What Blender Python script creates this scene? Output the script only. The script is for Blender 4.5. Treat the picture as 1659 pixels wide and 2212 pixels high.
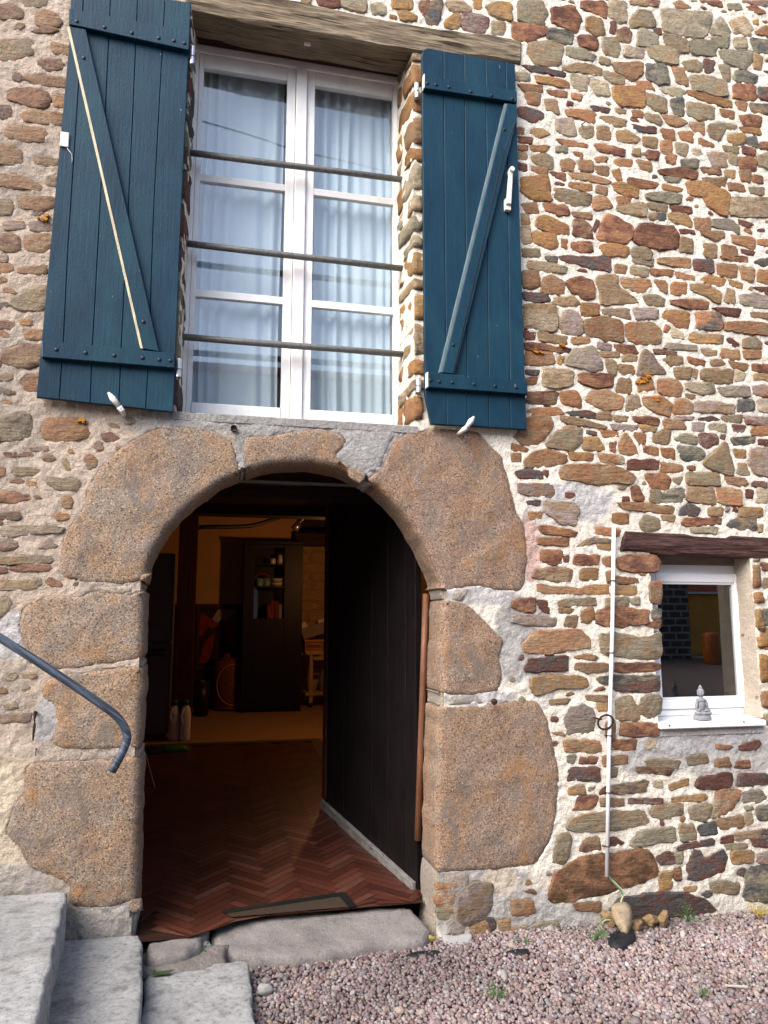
import bpy, bmesh, math, random
import numpy as np
from mathutils import Vector, Matrix, geometry

for _o in list(bpy.data.objects):
    bpy.data.objects.remove(_o)
sc = bpy.context.scene
COL = sc.collection
rad = math.radians

# ------------------------------------------------------------------ camera, sky, sun, exposure
YAW, PITCH, FOC, DIST, EYE = rad(12.9), rad(8.4), 1609.0, 4.43, 1.6
cd = bpy.data.cameras.new('camera')
cam = bpy.data.objects.new('camera', cd)
COL.objects.link(cam)
cam.location = (0, -DIST, EYE)
cam.rotation_euler = (math.pi / 2 + PITCH, 0, -YAW)
cd.sensor_fit = 'VERTICAL'
cd.sensor_height = 24.0
cd.lens = 24.0 * FOC / 2212.0
cd.clip_start = 0.05
cd.clip_end = 500
sc.camera = cam

SUN_EL, SUN_AZ = 42.0, 232.0            # degrees; the azimuth is a compass bearing, +Y is north
world = bpy.data.worlds.new('World')
sc.world = world
world.use_nodes = True
wt = world.node_tree
wt.nodes.clear()
sky = wt.nodes.new('ShaderNodeTexSky')
sky.sky_type = 'NISHITA'
sky.sun_disc = False
sky.sun_elevation = rad(SUN_EL)
sky.sun_rotation = rad(SUN_AZ)
sky.air_density = 1.0
sky.dust_density = 3.0
sky.ozone_density = 1.0
bgn = wt.nodes.new('ShaderNodeBackground')
bgn.inputs['Strength'].default_value = 0.15
wo = wt.nodes.new('ShaderNodeOutputWorld')
wt.links.new(sky.outputs[0], bgn.inputs[0])
wt.links.new(bgn.outputs[0], wo.inputs[0])

sd = bpy.data.lights.new('sun', 'SUN')
sd.energy = 2.2
sd.angle = rad(50)
sd.color = (1.0, 0.965, 0.915)
sun = bpy.data.objects.new('sun', sd)
COL.objects.link(sun)
_az = rad(SUN_AZ)
_dir = Vector((math.sin(_az) * math.cos(rad(SUN_EL)), math.cos(_az) * math.cos(rad(SUN_EL)), math.sin(rad(SUN_EL))))
sun.rotation_euler = _dir.to_track_quat('Z', 'Y').to_euler()
sun.location = _dir * 30

sc.view_settings.view_transform = 'Standard'
sc.view_settings.look = 'None'
sc.view_settings.exposure = 1.28
sc.view_settings.gamma = 1.0
sc.view_settings.use_curve_mapping = False
sc.render.engine = 'CYCLES'
sc.cycles.use_denoising = True
sc.cycles.max_bounces = 8
sc.cycles.transparent_max_bounces = 16
sc.cycles.caustics_reflective = False
sc.cycles.caustics_refractive = False

# ------------------------------------------------------------------ measuring: photograph -> metres
_F = np.array([math.sin(YAW) * math.cos(PITCH), math.cos(YAW) * math.cos(PITCH), math.sin(PITCH)])
_R = np.array([math.cos(YAW), -math.sin(YAW), 0.0])
_U = np.cross(_R, _F)


def ray(px, py):
    return _R * (px - 829.5) + _U * (1106 - py) + _F * FOC


def W(px, py, y=0.0):                     # on an upright plane parallel to the wall
    d = ray(px, py)
    t = (DIST + y) / d[1]
    return (d[0] * t, EYE + d[2] * t)


def WV(px, py, y=0.0):
    x, z = W(px, py, y)
    return Vector((x, y, z))


def G(px, py, z=0.0):                     # on a level plane
    d = ray(px, py)
    t = (z - EYE) / d[2]
    return Vector((d[0] * t, -DIST + d[1] * t, z))


def floor_z(y):                           # the floor of the room climbs gently away from the door
    return -0.06 + 0.05 * (y - 0.2)


def FL(px, py):
    d = ray(px, py)
    t = (EYE + 0.06 + 0.05 * (DIST + 0.2)) / (-d[2] + 0.05 * d[1])
    return Vector((d[0] * t, -DIST + d[1] * t, EYE + d[2] * t))


def project(x, y, z):
    v = np.array([x, y + DIST, z - EYE])
    c = v @ _F
    return 829.5 + FOC * (v @ _R) / c, 1106 - FOC * (v @ _U) / c


# ------------------------------------------------------------------ noise
def _hash(ix, iy, iz, seed):
    h = (ix.astype(np.int64) * 374761393 + iy.astype(np.int64) * 668265263 + iz.astype(np.int64) * 1274126177 + seed * 974711) & 0xFFFFFFFF
    h = ((h ^ (h >> 13)) * 1274126177) & 0xFFFFFFFF
    h = h ^ (h >> 16)
    return (h & 0xFFFFFF) / float(0xFFFFFF) * 2 - 1


def vnoise(p, seed=0):
    i = np.floor(p).astype(np.int64)
    f = p - i
    f = f * f * (3 - 2 * f)
    r = np.zeros(len(p))
    for a in (0, 1):
        for b in (0, 1):
            for c in (0, 1):
                w = (f[:, 0] if a else 1 - f[:, 0]) * (f[:, 1] if b else 1 - f[:, 1]) * (f[:, 2] if c else 1 - f[:, 2])
                r += w * _hash(i[:, 0] + a, i[:, 1] + b, i[:, 2] + c, seed)
    return r


def fbm(p, scale=1.0, octv=3, seed=0):
    p = np.asarray(p, float) * scale
    r = np.zeros(len(p))
    a = 1.0
    for k in range(octv):
        r += a * vnoise(p * (2.03 ** k), seed + k * 17)
        a *= 0.5
    return r


# ------------------------------------------------------------------ materials
class NB:
    def __init__(self, name):
        self.m = bpy.data.materials.new(name)
        self.m.use_nodes = True
        self.t = self.m.node_tree
        self.t.nodes.clear()
        self.out = self.n('ShaderNodeOutputMaterial')
        self.p = self.n('ShaderNodeBsdfPrincipled')
        self.l(self.p.outputs[0], self.out.inputs['Surface'])
        self.geo = self.n('ShaderNodeNewGeometry').outputs['Position']

    def n(self, ty, **kw):
        x = self.t.nodes.new(ty)
        for k, v in kw.items():
            setattr(x, k, v)
        return x

    def l(self, a, b):
        self.t.links.new(a, b)

    def scaled(self, sv):
        if isinstance(sv, (int, float)):
            sv = (sv, sv, sv)
        m = self.n('ShaderNodeVectorMath', operation='MULTIPLY')
        self.l(self.geo, m.inputs[0])
        m.inputs[1].default_value = sv
        return m.outputs[0]

    def noise(self, sv, detail=4, rough=0.55, dist=0.0):
        x = self.n('ShaderNodeTexNoise')
        self.l(self.scaled(sv), x.inputs['Vector'])
        x.inputs['Scale'].default_value = 1.0
        x.inputs['Detail'].default_value = detail
        x.inputs['Roughness'].default_value = rough
        x.inputs['Distortion'].default_value = dist
        return x.outputs[0]

    def vor(self, sv):
        x = self.n('ShaderNodeTexVoronoi')
        self.l(self.scaled(sv), x.inputs['Vector'])
        x.inputs['Scale'].default_value = 1.0
        return x

    def ramp(self, fac, stops):
        x = self.n('ShaderNodeValToRGB')
        e = x.color_ramp.elements
        while len(e) < len(stops):
            e.new(0.5)
        for i, (p, c) in enumerate(stops):
            e[i].position = p
            e[i].color = (c[0], c[1], c[2], 1) if not isinstance(c, (int, float)) else (c, c, c, 1)
        self.l(fac, x.inputs[0])
        return x.outputs[0]

    def mix(self, fac, a, b, mode='MIX'):
        x = self.n('ShaderNodeMix', data_type='RGBA', blend_type=mode)
        for s, v in ((0, fac), (6, a), (7, b)):
            if hasattr(v, 'links'):
                self.l(v, x.inputs[s])
            elif s == 0:
                x.inputs[0].default_value = v
            else:
                x.inputs[s].default_value = (v[0], v[1], v[2], 1)
        return x.outputs[2]

    def attr(self, name):
        x = self.n('ShaderNodeAttribute')
        x.attribute_name = name
        return x.outputs['Color']

    def bump(self, layers):
        prev = None
        for h, dist in layers:
            b = self.n('ShaderNodeBump')
            b.inputs['Strength'].default_value = 1.0
            b.inputs['Distance'].default_value = dist
            self.l(h, b.inputs['Height'])
            if prev is not None:
                self.l(prev, b.inputs['Normal'])
            prev = b.outputs[0]
        self.l(prev, self.p.inputs['Normal'])

    def fin(self, col, rough=0.8, metal=0.0, spec=0.3):
        for k, v in (('Base Color', col), ('Roughness', rough), ('Metallic', metal), ('Specular IOR Level', spec)):
            if hasattr(v, 'links'):
                self.l(v, self.p.inputs[k])
            elif k == 'Base Color':
                self.p.inputs[k].default_value = (v[0], v[1], v[2], 1)
            else:
                self.p.inputs[k].default_value = v
        return self.m


MAT = {}


def simple(key, name, col, rough=0.6, metal=0.0, var=0.25, sv=14.0, bump=0.0, bsv=120.0, spec=0.3):
    b = NB(name)
    c = tuple(col)
    d = tuple(x * (1 - var) for x in c)
    e = tuple(min(1, x * (1 + var)) for x in c)
    f = b.ramp(b.noise(sv), [(0.25, d), (0.5, c), (0.78, e)])
    if bump:
        b.bump([(b.noise(bsv, 3), bump)])
    MAT[key] = b.fin(f, rough, metal, spec)
    return MAT[key]


def mk_stone():
    b = NB('schist_stone')
    c1, c2 = b.attr('col'), b.attr('col2')
    n = b.noise((7, 7, 12), 5, 0.62, 0.6)
    f = b.ramp(n, [(0.42, 0.0), (0.6, 1.0)])
    c = b.mix(f, c1, c2)
    g = b.ramp(b.noise((26, 26, 60), 6, 0.7), [(0.25, (0.55, 0.53, 0.52)), (0.5, (1, 1, 1)), (0.8, (1.45, 1.4, 1.3))])
    c = b.mix(0.85, c, g, 'MULTIPLY')
    fine = b.ramp(b.noise(210, 2, 0.6), [(0.3, (0.7, 0.7, 0.7)), (0.55, (1, 1, 1)), (0.8, (1.3, 1.3, 1.3))])
    c = b.mix(0.7, c, fine, 'MULTIPLY')
    lich = b.ramp(b.noise(55, 3, 0.6), [(0.66, 0.0), (0.72, 0.55)])
    c = b.mix(lich, c, (0.36, 0.33, 0.28))
    lich2 = b.ramp(b.noise((5.1, 5.1, 5.1), 4, 0.7), [(0.70, 0.0), (0.76, 0.7)])
    c = b.mix(lich2, c, (0.40, 0.17, 0.03))
    st = b.noise((9, 9, 75), 4, 0.6, 0.5)
    b.bump([(st, 0.008), (b.noise(38, 5, 0.65), 0.012), (b.noise(230, 2, 0.6), 0.0022)])
    MAT['stone'] = b.fin(c, 0.82, 0, 0.3)


def mk_mortar():
    b = NB('lime_mortar')
    c = b.attr('col')
    g = b.ramp(b.noise(5, 5, 0.65), [(0.25, (0.82, 0.79, 0.75)), (0.55, (1, 1, 1)), (0.8, (1.1, 1.1, 1.1))])
    c = b.mix(1.0, c, g, 'MULTIPLY')
    g = b.ramp(b.noise(60, 5, 0.7), [(0.28, (0.66, 0.62, 0.57)), (0.5, (1, 1, 1)), (0.8, (1.1, 1.1, 1.1))])
    c = b.mix(0.9, c, g, 'MULTIPLY')
    s = b.ramp(b.noise(260, 2, 0.5), [(0.26, (0.55, 0.5, 0.45)), (0.42, (1, 1, 1))])
    c = b.mix(0.8, c, s, 'MULTIPLY')
    b.bump([(b.noise(34, 4, 0.65), 0.016), (b.noise(190, 3, 0.65), 0.005)])
    MAT['mortar'] = b.fin(c, 0.92, 0, 0.15)


def mk_granite():
    b = NB('weathered_granite')
    big = b.ramp(b.noise(3.4, 6, 0.65, 0.8), [(0.25, (0.175, 0.145, 0.122)), (0.40, (0.25, 0.197, 0.157)), (0.52, (0.268, 0.19, 0.132)), (0.62, (0.275, 0.18, 0.112)), (0.74, (0.255, 0.205, 0.175)), (0.85, (0.31, 0.26, 0.225))])
    red = b.ramp(b.attr('col'), [(0.0, 0.0), (1.0, 1.0)])
    big = b.mix(red, big, b.ramp(b.noise(5, 5, 0.7), [(0.3, (0.205, 0.115, 0.078)), (0.6, (0.24, 0.157, 0.115)), (0.8, (0.225, 0.187, 0.165))]))
    gr = b.vor(150)
    spk = b.ramp(gr.outputs['Color'], [(0.14, (0.2, 0.2, 0.21)), (0.27, (0.66, 0.65, 0.64)), (0.5, (1, 1, 1)), (0.78, (1.2, 1.18, 1.15)), (0.9, (1.7, 1.68, 1.65))])
    c = b.mix(0.85, big, spk, 'MULTIPLY')
    s2 = b.ramp(b.noise(95, 4, 0.75), [(0.3, (0.62, 0.6, 0.58)), (0.5, (1, 1, 1)), (0.72, (1.3, 1.28, 1.25))])
    c = b.mix(0.75, c, s2, 'MULTIPLY')
    dk = b.ramp(b.noise((6, 6, 4), 5, 0.75, 1.2), [(0.51, 0.0), (0.65, 0.72)])
    c = b.mix(dk, c, (0.145, 0.128, 0.115))
    og = b.ramp(b.noise((4.5, 4.5, 2.6), 5, 0.7, 0.7), [(0.55, 0.0), (0.68, 0.6)])
    c = b.mix(og, c, b.mix(1.0, (0.30, 0.145, 0.05), s2, 'MULTIPLY'))
    li = b.ramp(b.noise(75, 2, 0.5), [(0.63, 0.0), (0.68, 0.6)])
    lm = b.ramp(b.noise(4.2, 3), [(0.45, 0.0), (0.62, 1.0)])
    lf = b.mix(1.0, li, lm, 'MULTIPLY')
    c = b.mix(lf, c, (0.33, 0.37, 0.34))
    b.bump([(b.noise(18, 5, 0.7), 0.008), (b.noise(120, 3, 0.7), 0.004), (gr.outputs['Distance'], 0.0015)])
    MAT['granite'] = b.fin(c, 0.85, 0, 0.25)


def mk_wood(key, name, dark, mid, light, along=(1.2, 30, 30), rough=0.8, relief=0.006, crack=True, warp=1.0):
    b = NB(name)
    w = b.noise(along, 5, 0.65, warp)
    w2 = b.noise(tuple(q * 2.3 for q in along), 6, 0.75, 0.4)
    c = b.mix(0.5, b.ramp(w, [(0.28, dark), (0.48, mid), (0.7, light)]), b.ramp(w2, [(0.3, dark), (0.5, mid), (0.68, light)]))
    fine = b.ramp(b.noise(tuple(a * 4 for a in along), 3, 0.6), [(0.3, (0.6, 0.58, 0.55)), (0.55, (1, 1, 1)), (0.8, (1.25, 1.25, 1.25))])
    c = b.mix(0.9, c, fine, 'MULTIPLY')
    big = b.ramp(b.noise(4, 3), [(0.3, (0.75, 0.73, 0.7)), (0.7, (1.15, 1.15, 1.15))])
    c = b.mix(0.8, c, big, 'MULTIPLY')
    L = [(w, relief * .6), (w2, relief * .8)]
    if crack:
        cr = b.noise(tuple(a * 1.7 for a in along), 2, 0.5, 0.6)
        k = b.ramp(cr, [(0.30, (0.25, 0.22, 0.2)), (0.37, (1, 1, 1))])
        c = b.mix(1.0, c, k, 'MULTIPLY')
        L.append((b.ramp(cr, [(0.28, 0.0), (0.38, 1.0)]), relief * 0.7))
    b.bump(L + [(b.noise(tuple(a * 5 for a in along), 2), relief * 0.3)])
    MAT[key] = b.fin(c, rough, 0, 0.06 if key == 'door' else 0.2)


def mk_paint():
    b = NB('teal_shutter_paint')
    c = b.ramp(b.noise((5, 5, 2.2), 5, 0.65), [(0.3, (0.0032, 0.021, 0.040)), (0.5, (0.0052, 0.030, 0.056)), (0.75, (0.008, 0.041, 0.066))])
    gr = b.ramp(b.noise((70, 70, 3.5), 5, 0.7, 0.4), [(0.3, (0.84, 0.85, 0.84)), (0.55, (1, 1, 1)), (0.8, (1.16, 1.14, 1.1))])
    c = b.mix(0.85, c, gr, 'MULTIPLY')
    wear = b.ramp(b.noise((90, 90, 7), 4, 0.7), [(0.64, 0.0), (0.72, 0.6)])
    c = b.mix(wear, c, (0.02, 0.075, 0.07))
    fade = b.ramp(b.noise((2.6, 2.6, 1.1), 5, 0.7, 0.5), [(0.5, 0.0), (0.68, 0.55)])
    c = b.mix(fade, c, (0.011, 0.052, 0.074))
    pv = b.noise((70, 70, 14), 6, 0.75)
    pm = b.ramp(b.noise((5, 5, 3), 3, 0.6), [(0.56, 0.0), (0.66, 1.0)])
    peel = b.mix(1.0, b.ramp(pv, [(0.58, 0.0), (0.64, 0.75)]), pm, 'MULTIPLY')
    c = b.mix(peel, c, (0.006, 0.012, 0.014))
    chip = b.ramp(b.noise((60, 60, 16), 3, 0.6), [(0.735, 0.0), (0.745, 0.75)])
    c = b.mix(chip, c, (0.40, 0.42, 0.42))
    b.bump([(b.noise((80, 80, 4), 4, 0.65), 0.0014), (b.noise(60, 3), 0.0010)])
    MAT['paint'] = b.fin(c, 0.5, 0, 0.17)


def mk_white():
    b = NB('old_white_gloss')
    c = b.ramp(b.noise(7, 5, 0.7), [(0.25, (0.70, 0.68, 0.66)), (0.5, (0.80, 0.79, 0.78)), (0.8, (0.84, 0.83, 0.82))])
    d = b.ramp(b.noise((120, 120, 40), 4, 0.75), [(0.24, (0.5, 0.46, 0.42)), (0.36, (1, 1, 1))])
    c = b.mix(0.8, c, d, 'MULTIPLY')
    b.bump([(b.noise((30, 30, 8), 4), 0.004), (b.noise(160, 2), 0.0008)])
    MAT['white'] = b.fin(c, 0.42, 0, 0.45)


def mk_glass(key, name, tint=(1, 1, 1), gain=1.0):
    b = NB(name)
    fr = b.n('ShaderNodeLayerWeight')                # Schlick reflectance, the same from both sides of the pane
    fr.inputs['Blend'].default_value = 0.5
    pw = b.n('ShaderNodeMath', operation='POWER')
    b.l(fr.outputs['Facing'], pw.inputs[0])
    pw.inputs[1].default_value = 5.0
    mu = b.n('ShaderNodeMath', operation='MULTIPLY_ADD')
    b.l(pw.outputs[0], mu.inputs[0])
    mu.inputs[1].default_value = 0.9
    mu.inputs[2].default_value = 0.042 * gain
    mu.use_clamp = True
    tr = b.n('ShaderNodeBsdfTransparent')
    tr.inputs[0].default_value = (*tint, 1)
    gl = b.n('ShaderNodeBsdfGlossy')
    gl.inputs['Roughness'].default_value = 0.0
    mx = b.n('ShaderNodeMixShader')
    b.l(mu.outputs[0], mx.inputs[0])
    b.l(tr.outputs[0], mx.inputs[1])
    b.l(gl.outputs[0], mx.inputs[2])
    b.l(mx.outputs[0], b.out.inputs['Surface'])
    b.t.nodes.remove(b.p)
    MAT[key] = b.m


def mk_pebble():
    b = NB('pink_gravel_stone')
    c = b.attr('col')
    g = b.ramp(b.noise(160, 3, 0.65), [(0.25, (0.7, 0.68, 0.66)), (0.5, (1, 1, 1)), (0.8, (1.25, 1.22, 1.2))])
    c = b.mix(0.8, c, g, 'MULTIPLY')
    b.bump([(b.noise(260, 2), 0.0015)])
    MAT['pebble'] = b.fin(c, 0.75, 0, 0.3)


def mk_ground():
    b = NB('gravel_bed')
    v = b.vor(60)
    c = b.ramp(v.outputs['Color'], [(0.1, (0.13, 0.09, 0.085)), (0.4, (0.22, 0.15, 0.14)), (0.7, (0.27, 0.2, 0.17)), (0.95, (0.33, 0.29, 0.27))])
    d = b.ramp(v.outputs['Distance'], [(0.2, (1, 1, 1)), (0.75, (0.45, 0.42, 0.4))])
    c = b.mix(1.0, c, d, 'MULTIPLY')
    b.bump([(b.ramp(v.outputs['Distance'], [(0.0, 1.0), (0.8, 0.0)]), 0.012)])
    MAT['ground'] = b.fin(c, 0.9)


def mk_concrete():
    b = NB('worn_concrete')
    c = b.ramp(b.noise(3.2, 6, 0.7), [(0.28, (0.22, 0.218, 0.212)), (0.5, (0.31, 0.308, 0.30)), (0.75, (0.38, 0.375, 0.365))])
    d = b.ramp(b.noise(38, 5, 0.75), [(0.3, (0.38, 0.37, 0.37)), (0.47, (0.95, 0.96, 0.97)), (0.75, (1.3, 1.31, 1.32))])
    c = b.mix(0.85, c, d, 'MULTIPLY')
    e = b.ramp(b.noise(9, 5, 0.75), [(0.54, 0.0), (0.7, 0.75)])
    c = b.mix(e, c, (0.10, 0.10, 0.10))
    s = b.ramp(b.noise(150, 2), [(0.29, (0.35, 0.33, 0.32)), (0.36, (1, 1, 1))])
    c = b.mix(0.9, c, s, 'MULTIPLY')
    gm = b.ramp(b.noise((2.2, 2.2, 2.2), 5, 0.75), [(0.5, 0.0), (0.66, 0.55)])
    c = b.mix(gm, c, (0.12, 0.115, 0.10))
    pit = b.ramp(b.vor(75).outputs['Distance'], [(0.06, 0.0), (0.2, 1.0)])
    c = b.mix(0.2, c, b.ramp(pit, [(0.0, (0.3, 0.3, 0.3)), (1.0, (1, 1, 1))]), 'MULTIPLY')
    b.bump([(b.noise(14, 5, 0.7), 0.008), (pit, 0.002), (b.noise(190, 3, 0.7), 0.002)])
    MAT['concrete'] = b.fin(c, 0.9, 0, 0.2)


def mk_slab():
    b = NB('granite_doorstep')
    c = b.ramp(b.noise(6, 5, 0.7), [(0.3, (0.12, 0.11, 0.105)), (0.5, (0.185, 0.168, 0.158)), (0.75, (0.24, 0.215, 0.20))])
    g = b.ramp(b.noise(110, 4, 0.75), [(0.3, (0.55, 0.53, 0.52)), (0.5, (1, 1, 1)), (0.75, (1.4, 1.38, 1.34))])
    c = b.mix(0.85, c, g, 'MULTIPLY')
    b.bump([(b.noise(22, 4, 0.7), 0.01), (b.noise(150, 3, 0.7), 0.004)])
    MAT['slab'] = b.fin(c, 0.85)


def mk_rail():
    b = NB('worn_blue_grey_rail')
    c = b.ramp(b.noise(8, 5, 0.7), [(0.3, (0.035, 0.047, 0.07)), (0.55, (0.055, 0.075, 0.11)), (0.8, (0.09, 0.115, 0.16))])
    x = b.n('ShaderNodeVectorRotate', rotation_type='Y_AXIS')
    b.l(b.geo, x.inputs['Vector'])
    x.inputs['Angle'].default_value = rad(-36)
    m = b.n('ShaderNodeVectorMath', operation='MULTIPLY')
    b.l(x.outputs[0], m.inputs[0])
    m.inputs[1].default_value = (7, 90, 90)
    nz = b.n('ShaderNodeTexNoise')
    b.l(m.outputs[0], nz.inputs['Vector'])
    nz.inputs['Scale'].default_value = 1
    nz.inputs['Detail'].default_value = 5
    s = b.ramp(nz.outputs[0], [(0.42, (0.35, 0.33, 0.32)), (0.54, (1, 1, 1)), (0.64, (1.6, 1.5, 1.4))])
    c = b.mix(0.9, c, s, 'MULTIPLY')
    b.bump([(nz.outputs[0], 0.002)])
    MAT['rail'] = b.fin(c, 0.5, 0.0, 0.45)


def mk_curtain():
    b = NB('white_net_curtain')
    c = b.ramp(b.noise((300, 300, 300), 2), [(0.3, (0.52, 0.60, 0.67)), (0.7, (0.60, 0.68, 0.745))])  # white cloth tinted blue: the sky's reflection is put into its colour
    b.fin(c, 0.9, 0, 0.1)
    b.p.inputs['Transmission Weight'].default_value = 0.0
    MAT['curtain'] = b.m


mk_stone(); mk_mortar(); mk_granite(); mk_paint(); mk_white(); mk_pebble(); mk_ground(); mk_concrete(); mk_slab(); mk_rail(); mk_curtain()
mk_glass('glass', 'window_glass', (0.96, 0.98, 0.98), 2.3)
mk_glass('glass2', 'double_glazing', (0.85, 0.88, 0.88), 2.2)
mk_glass('ware', 'drinking_glass', (0.95, 0.96, 0.95), 1.3)
mk_wood('lintel', 'weathered_oak', (0.10, 0.075, 0.05), (0.20, 0.155, 0.105), (0.30, 0.25, 0.18), along=(1.6, 34, 34), relief=0.009, warp=0.35)
mk_wood('lintel2', 'dark_oxblood_oak', (0.02, 0.010, 0.010), (0.060, 0.028, 0.024), (0.17, 0.10, 0.085), relief=0.012, along=(2.2, 30, 30), warp=0.4)
mk_wood('beam', 'stained_beam_wood', (0.014, 0.006, 0.004), (0.028, 0.011, 0.007), (0.05, 0.02, 0.012), rough=0.6, relief=0.003)
mk_wood('post', 'red_brown_post_wood', (0.034, 0.009, 0.006), (0.06, 0.017, 0.010), (0.09, 0.027, 0.016), along=(30, 30, 1.2), rough=0.55, relief=0.003)
mk_wood('door', 'dark_stained_door', (0.0055, 0.0045, 0.0048), (0.0095, 0.0075, 0.008), (0.016, 0.013, 0.0135), along=(40, 40, 1.6), rough=0.48, relief=0.002, crack=False)
mk_wood('grey_wood', 'silvered_bare_wood', (0.10, 0.10, 0.10), (0.20, 0.195, 0.19), (0.30, 0.29, 0.28), along=(30, 1.5, 30), relief=0.003)
mk_wood('red_wood', 'reddish_varnished_strip', (0.10, 0.04, 0.022), (0.17, 0.075, 0.042), (0.25, 0.12, 0.07), along=(50, 50, 2.5), rough=0.45, relief=0.002, crack=False)
mk_wood('pale_wood', 'pale_pine', (0.30, 0.20, 0.09), (0.42, 0.29, 0.13), (0.5, 0.36, 0.18), along=(30, 30, 2), rough=0.5, relief=0.001, crack=False)
mk_wood('cabinet', 'black_cabinet_wood', (0.004, 0.003, 0.003), (0.007, 0.005, 0.005), (0.012, 0.009, 0.008), along=(30, 30, 1.5), rough=0.45, relief=0.001, crack=False)
simple('bare', 'unpainted_edge_wood', (0.50, 0.44, 0.31), 0.8, 0, 0.35, (40, 40, 6), 0.002, 90)
simple('edge_highlight', 'thin_grey_edge_highlight', (0.10, 0.145, 0.165), 0.6, 0, 0.35, (40, 40, 6), 0.002, 90)  # lighter grey that paints a highlight onto shutter edges
simple('pvc', 'white_pvc', (0.80, 0.80, 0.82), 0.3, 0, 0.03, 6, 0, 100, 0.5)
simple('pvcgrey', 'white_plastic_pipe', (0.68, 0.68, 0.72), 0.45, 0, 0.06, 12)
simple('galv', 'galvanised_steel', (0.14, 0.14, 0.132), 0.55, 0.25, 0.35, 45, 0.001, 200)
simple('iron', 'rusty_iron', (0.045, 0.022, 0.014), 0.8, 0.2, 0.5, 60, 0.003, 150)
simple('bolt', 'dark_bolt_head', (0.012, 0.02, 0.03), 0.45, 0.2, 0.3, 80)
simple('zinc', 'zinc_plated_hinge', (0.5, 0.5, 0.52), 0.35, 0.8, 0.2, 60)
simple('whitemetal', 'white_painted_metal', (0.62, 0.60, 0.56), 0.55, 0.0, 0.25, 45, 0.001, 200)
simple('plaster', 'ochre_plaster', (0.46, 0.27, 0.11), 0.9, 0, 0.1, 3, 0.003, 60)
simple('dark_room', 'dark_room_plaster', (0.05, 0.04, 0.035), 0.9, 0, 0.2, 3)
simple('upper_room', 'upper_room_plaster', (0.32, 0.31, 0.30), 0.9, 0, 0.1, 3)
simple('tan_floor', 'tan_matting', (0.26, 0.155, 0.07), 0.85, 0, 0.25, 40, 0.004, 150)
simple('border', 'dark_mat_border', (0.055, 0.045, 0.03), 0.8, 0, 0.3, 60)
simple('matbrown', 'brown_doormat_pile', (0.04, 0.025, 0.014), 0.9, 0, 0.4, 160, 0.006, 240)
simple('fridge', 'dark_grey_enamel', (0.14, 0.13, 0.13), 0.35, 0, 0.08, 3)
simple('black', 'black_plastic', (0.012, 0.012, 0.012), 0.4, 0, 0.2, 12)
simple('membrane', 'black_weed_membrane', (0.010, 0.011, 0.013), 0.6, 0, 0.4, 60, 0.004, 120)
simple('hamper', 'red_brown_mesh_fabric', (0.15, 0.055, 0.032), 0.8, 0, 0.4, 40, 0.002, 200)
simple('red_cloth', 'dark_red_paint', (0.20, 0.02, 0.015), 0.7, 0, 0.5, 14)
simple('pale_cloth', 'pale_grey_paint', (0.32, 0.29, 0.26), 0.7, 0, 0.2, 14)
simple('white_dish', 'glazed_white_china', (0.70, 0.67, 0.58), 0.2, 0, 0.05, 10, 0, 100, 0.5)
simple('blue_dish', 'green_leaf_painted_china', (0.25, 0.40, 0.36), 0.25, 0, 0.75, 60)
simple('bottle', 'milky_plastic', (0.60, 0.57, 0.52), 0.4, 0, 0.05, 8)
simple('green', 'green_plastic_cap', (0.02, 0.12, 0.02), 0.5, 0, 0.15, 12)
simple('basket', 'orange_plastic_crate', (0.42, 0.20, 0.07), 0.5, 0, 0.15, 12)
simple('basket2', 'grey_wicker', (0.22, 0.19, 0.14), 0.8, 0, 0.4, 90, 0.004, 160)
simple('paper', 'loose_paper', (0.6, 0.52, 0.4), 0.8, 0, 0.1, 20)
simple('statue', 'grey_cast_stone', (0.21, 0.215, 0.235), 0.85, 0, 0.25, 70, 0.003, 140)
simple('leaf', 'weed_leaf', (0.035, 0.11, 0.018), 0.6, 0, 0.4, 60)
simple('dryleaf', 'yellow_moss_leaf', (0.36, 0.27, 0.06), 0.75, 0, 0.3, 60)
simple('darkleaf', 'dark_fallen_leaf', (0.03, 0.06, 0.02), 0.6, 0, 0.3, 60)
simple('wire_green', 'green_earth_wire', (0.10, 0.21, 0.11), 0.45, 0, 0.1, 10)
simple('wire_cream', 'cream_wire', (0.50, 0.46, 0.28), 0.45, 0, 0.1, 10)
simple('cap_stone', 'tan_field_stone', (0.19, 0.125, 0.065), 0.85, 0, 0.5, 26, 0.012, 60)
simple('heart', 'pale_tan_stone', (0.29, 0.225, 0.145), 0.85, 0, 0.35, 24, 0.006, 80)
simple('pale_stone', 'pale_limestone_chip', (0.27, 0.265, 0.26), 0.85, 0, 0.15, 30, 0.004, 90)
simple('rubber', 'black_cable', (0.012, 0.011, 0.01), 0.5, 0, 0.2, 30)
simple('white_wire', 'white_wire', (0.4, 0.37, 0.33), 0.5, 0, 0.1, 30)
simple('roof', 'red_roof_tile', (0.24, 0.06, 0.035), 0.8, 0, 0.4, 9, 0.03, 8)
simple('ochre_wall', 'ochre_render', (0.74, 0.36, 0.07), 0.9, 0, 0.2, 1.5)
simple('grey_render', 'pale_grey_render', (0.40, 0.39, 0.40), 0.9, 0, 0.1, 0.6)
simple('pot', 'orange_enamel', (0.42, 0.10, 0.015), 0.35, 0, 0.25, 4)
simple('headboard', 'brown_head_board', (0.20, 0.16, 0.13), 0.8, 0, 0.3, (4, 30, 30))
simple('lamp_metal', 'brushed_lamp_metal', (0.55, 0.5, 0.45), 0.3, 0.9, 0.1, 30)


def mk_lichen():
    simple('lichen', 'orange_lichen', (0.40, 0.17, 0.02), 0.9, 0, 0.4, 120, 0.004, 200)


mk_lichen()


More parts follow.
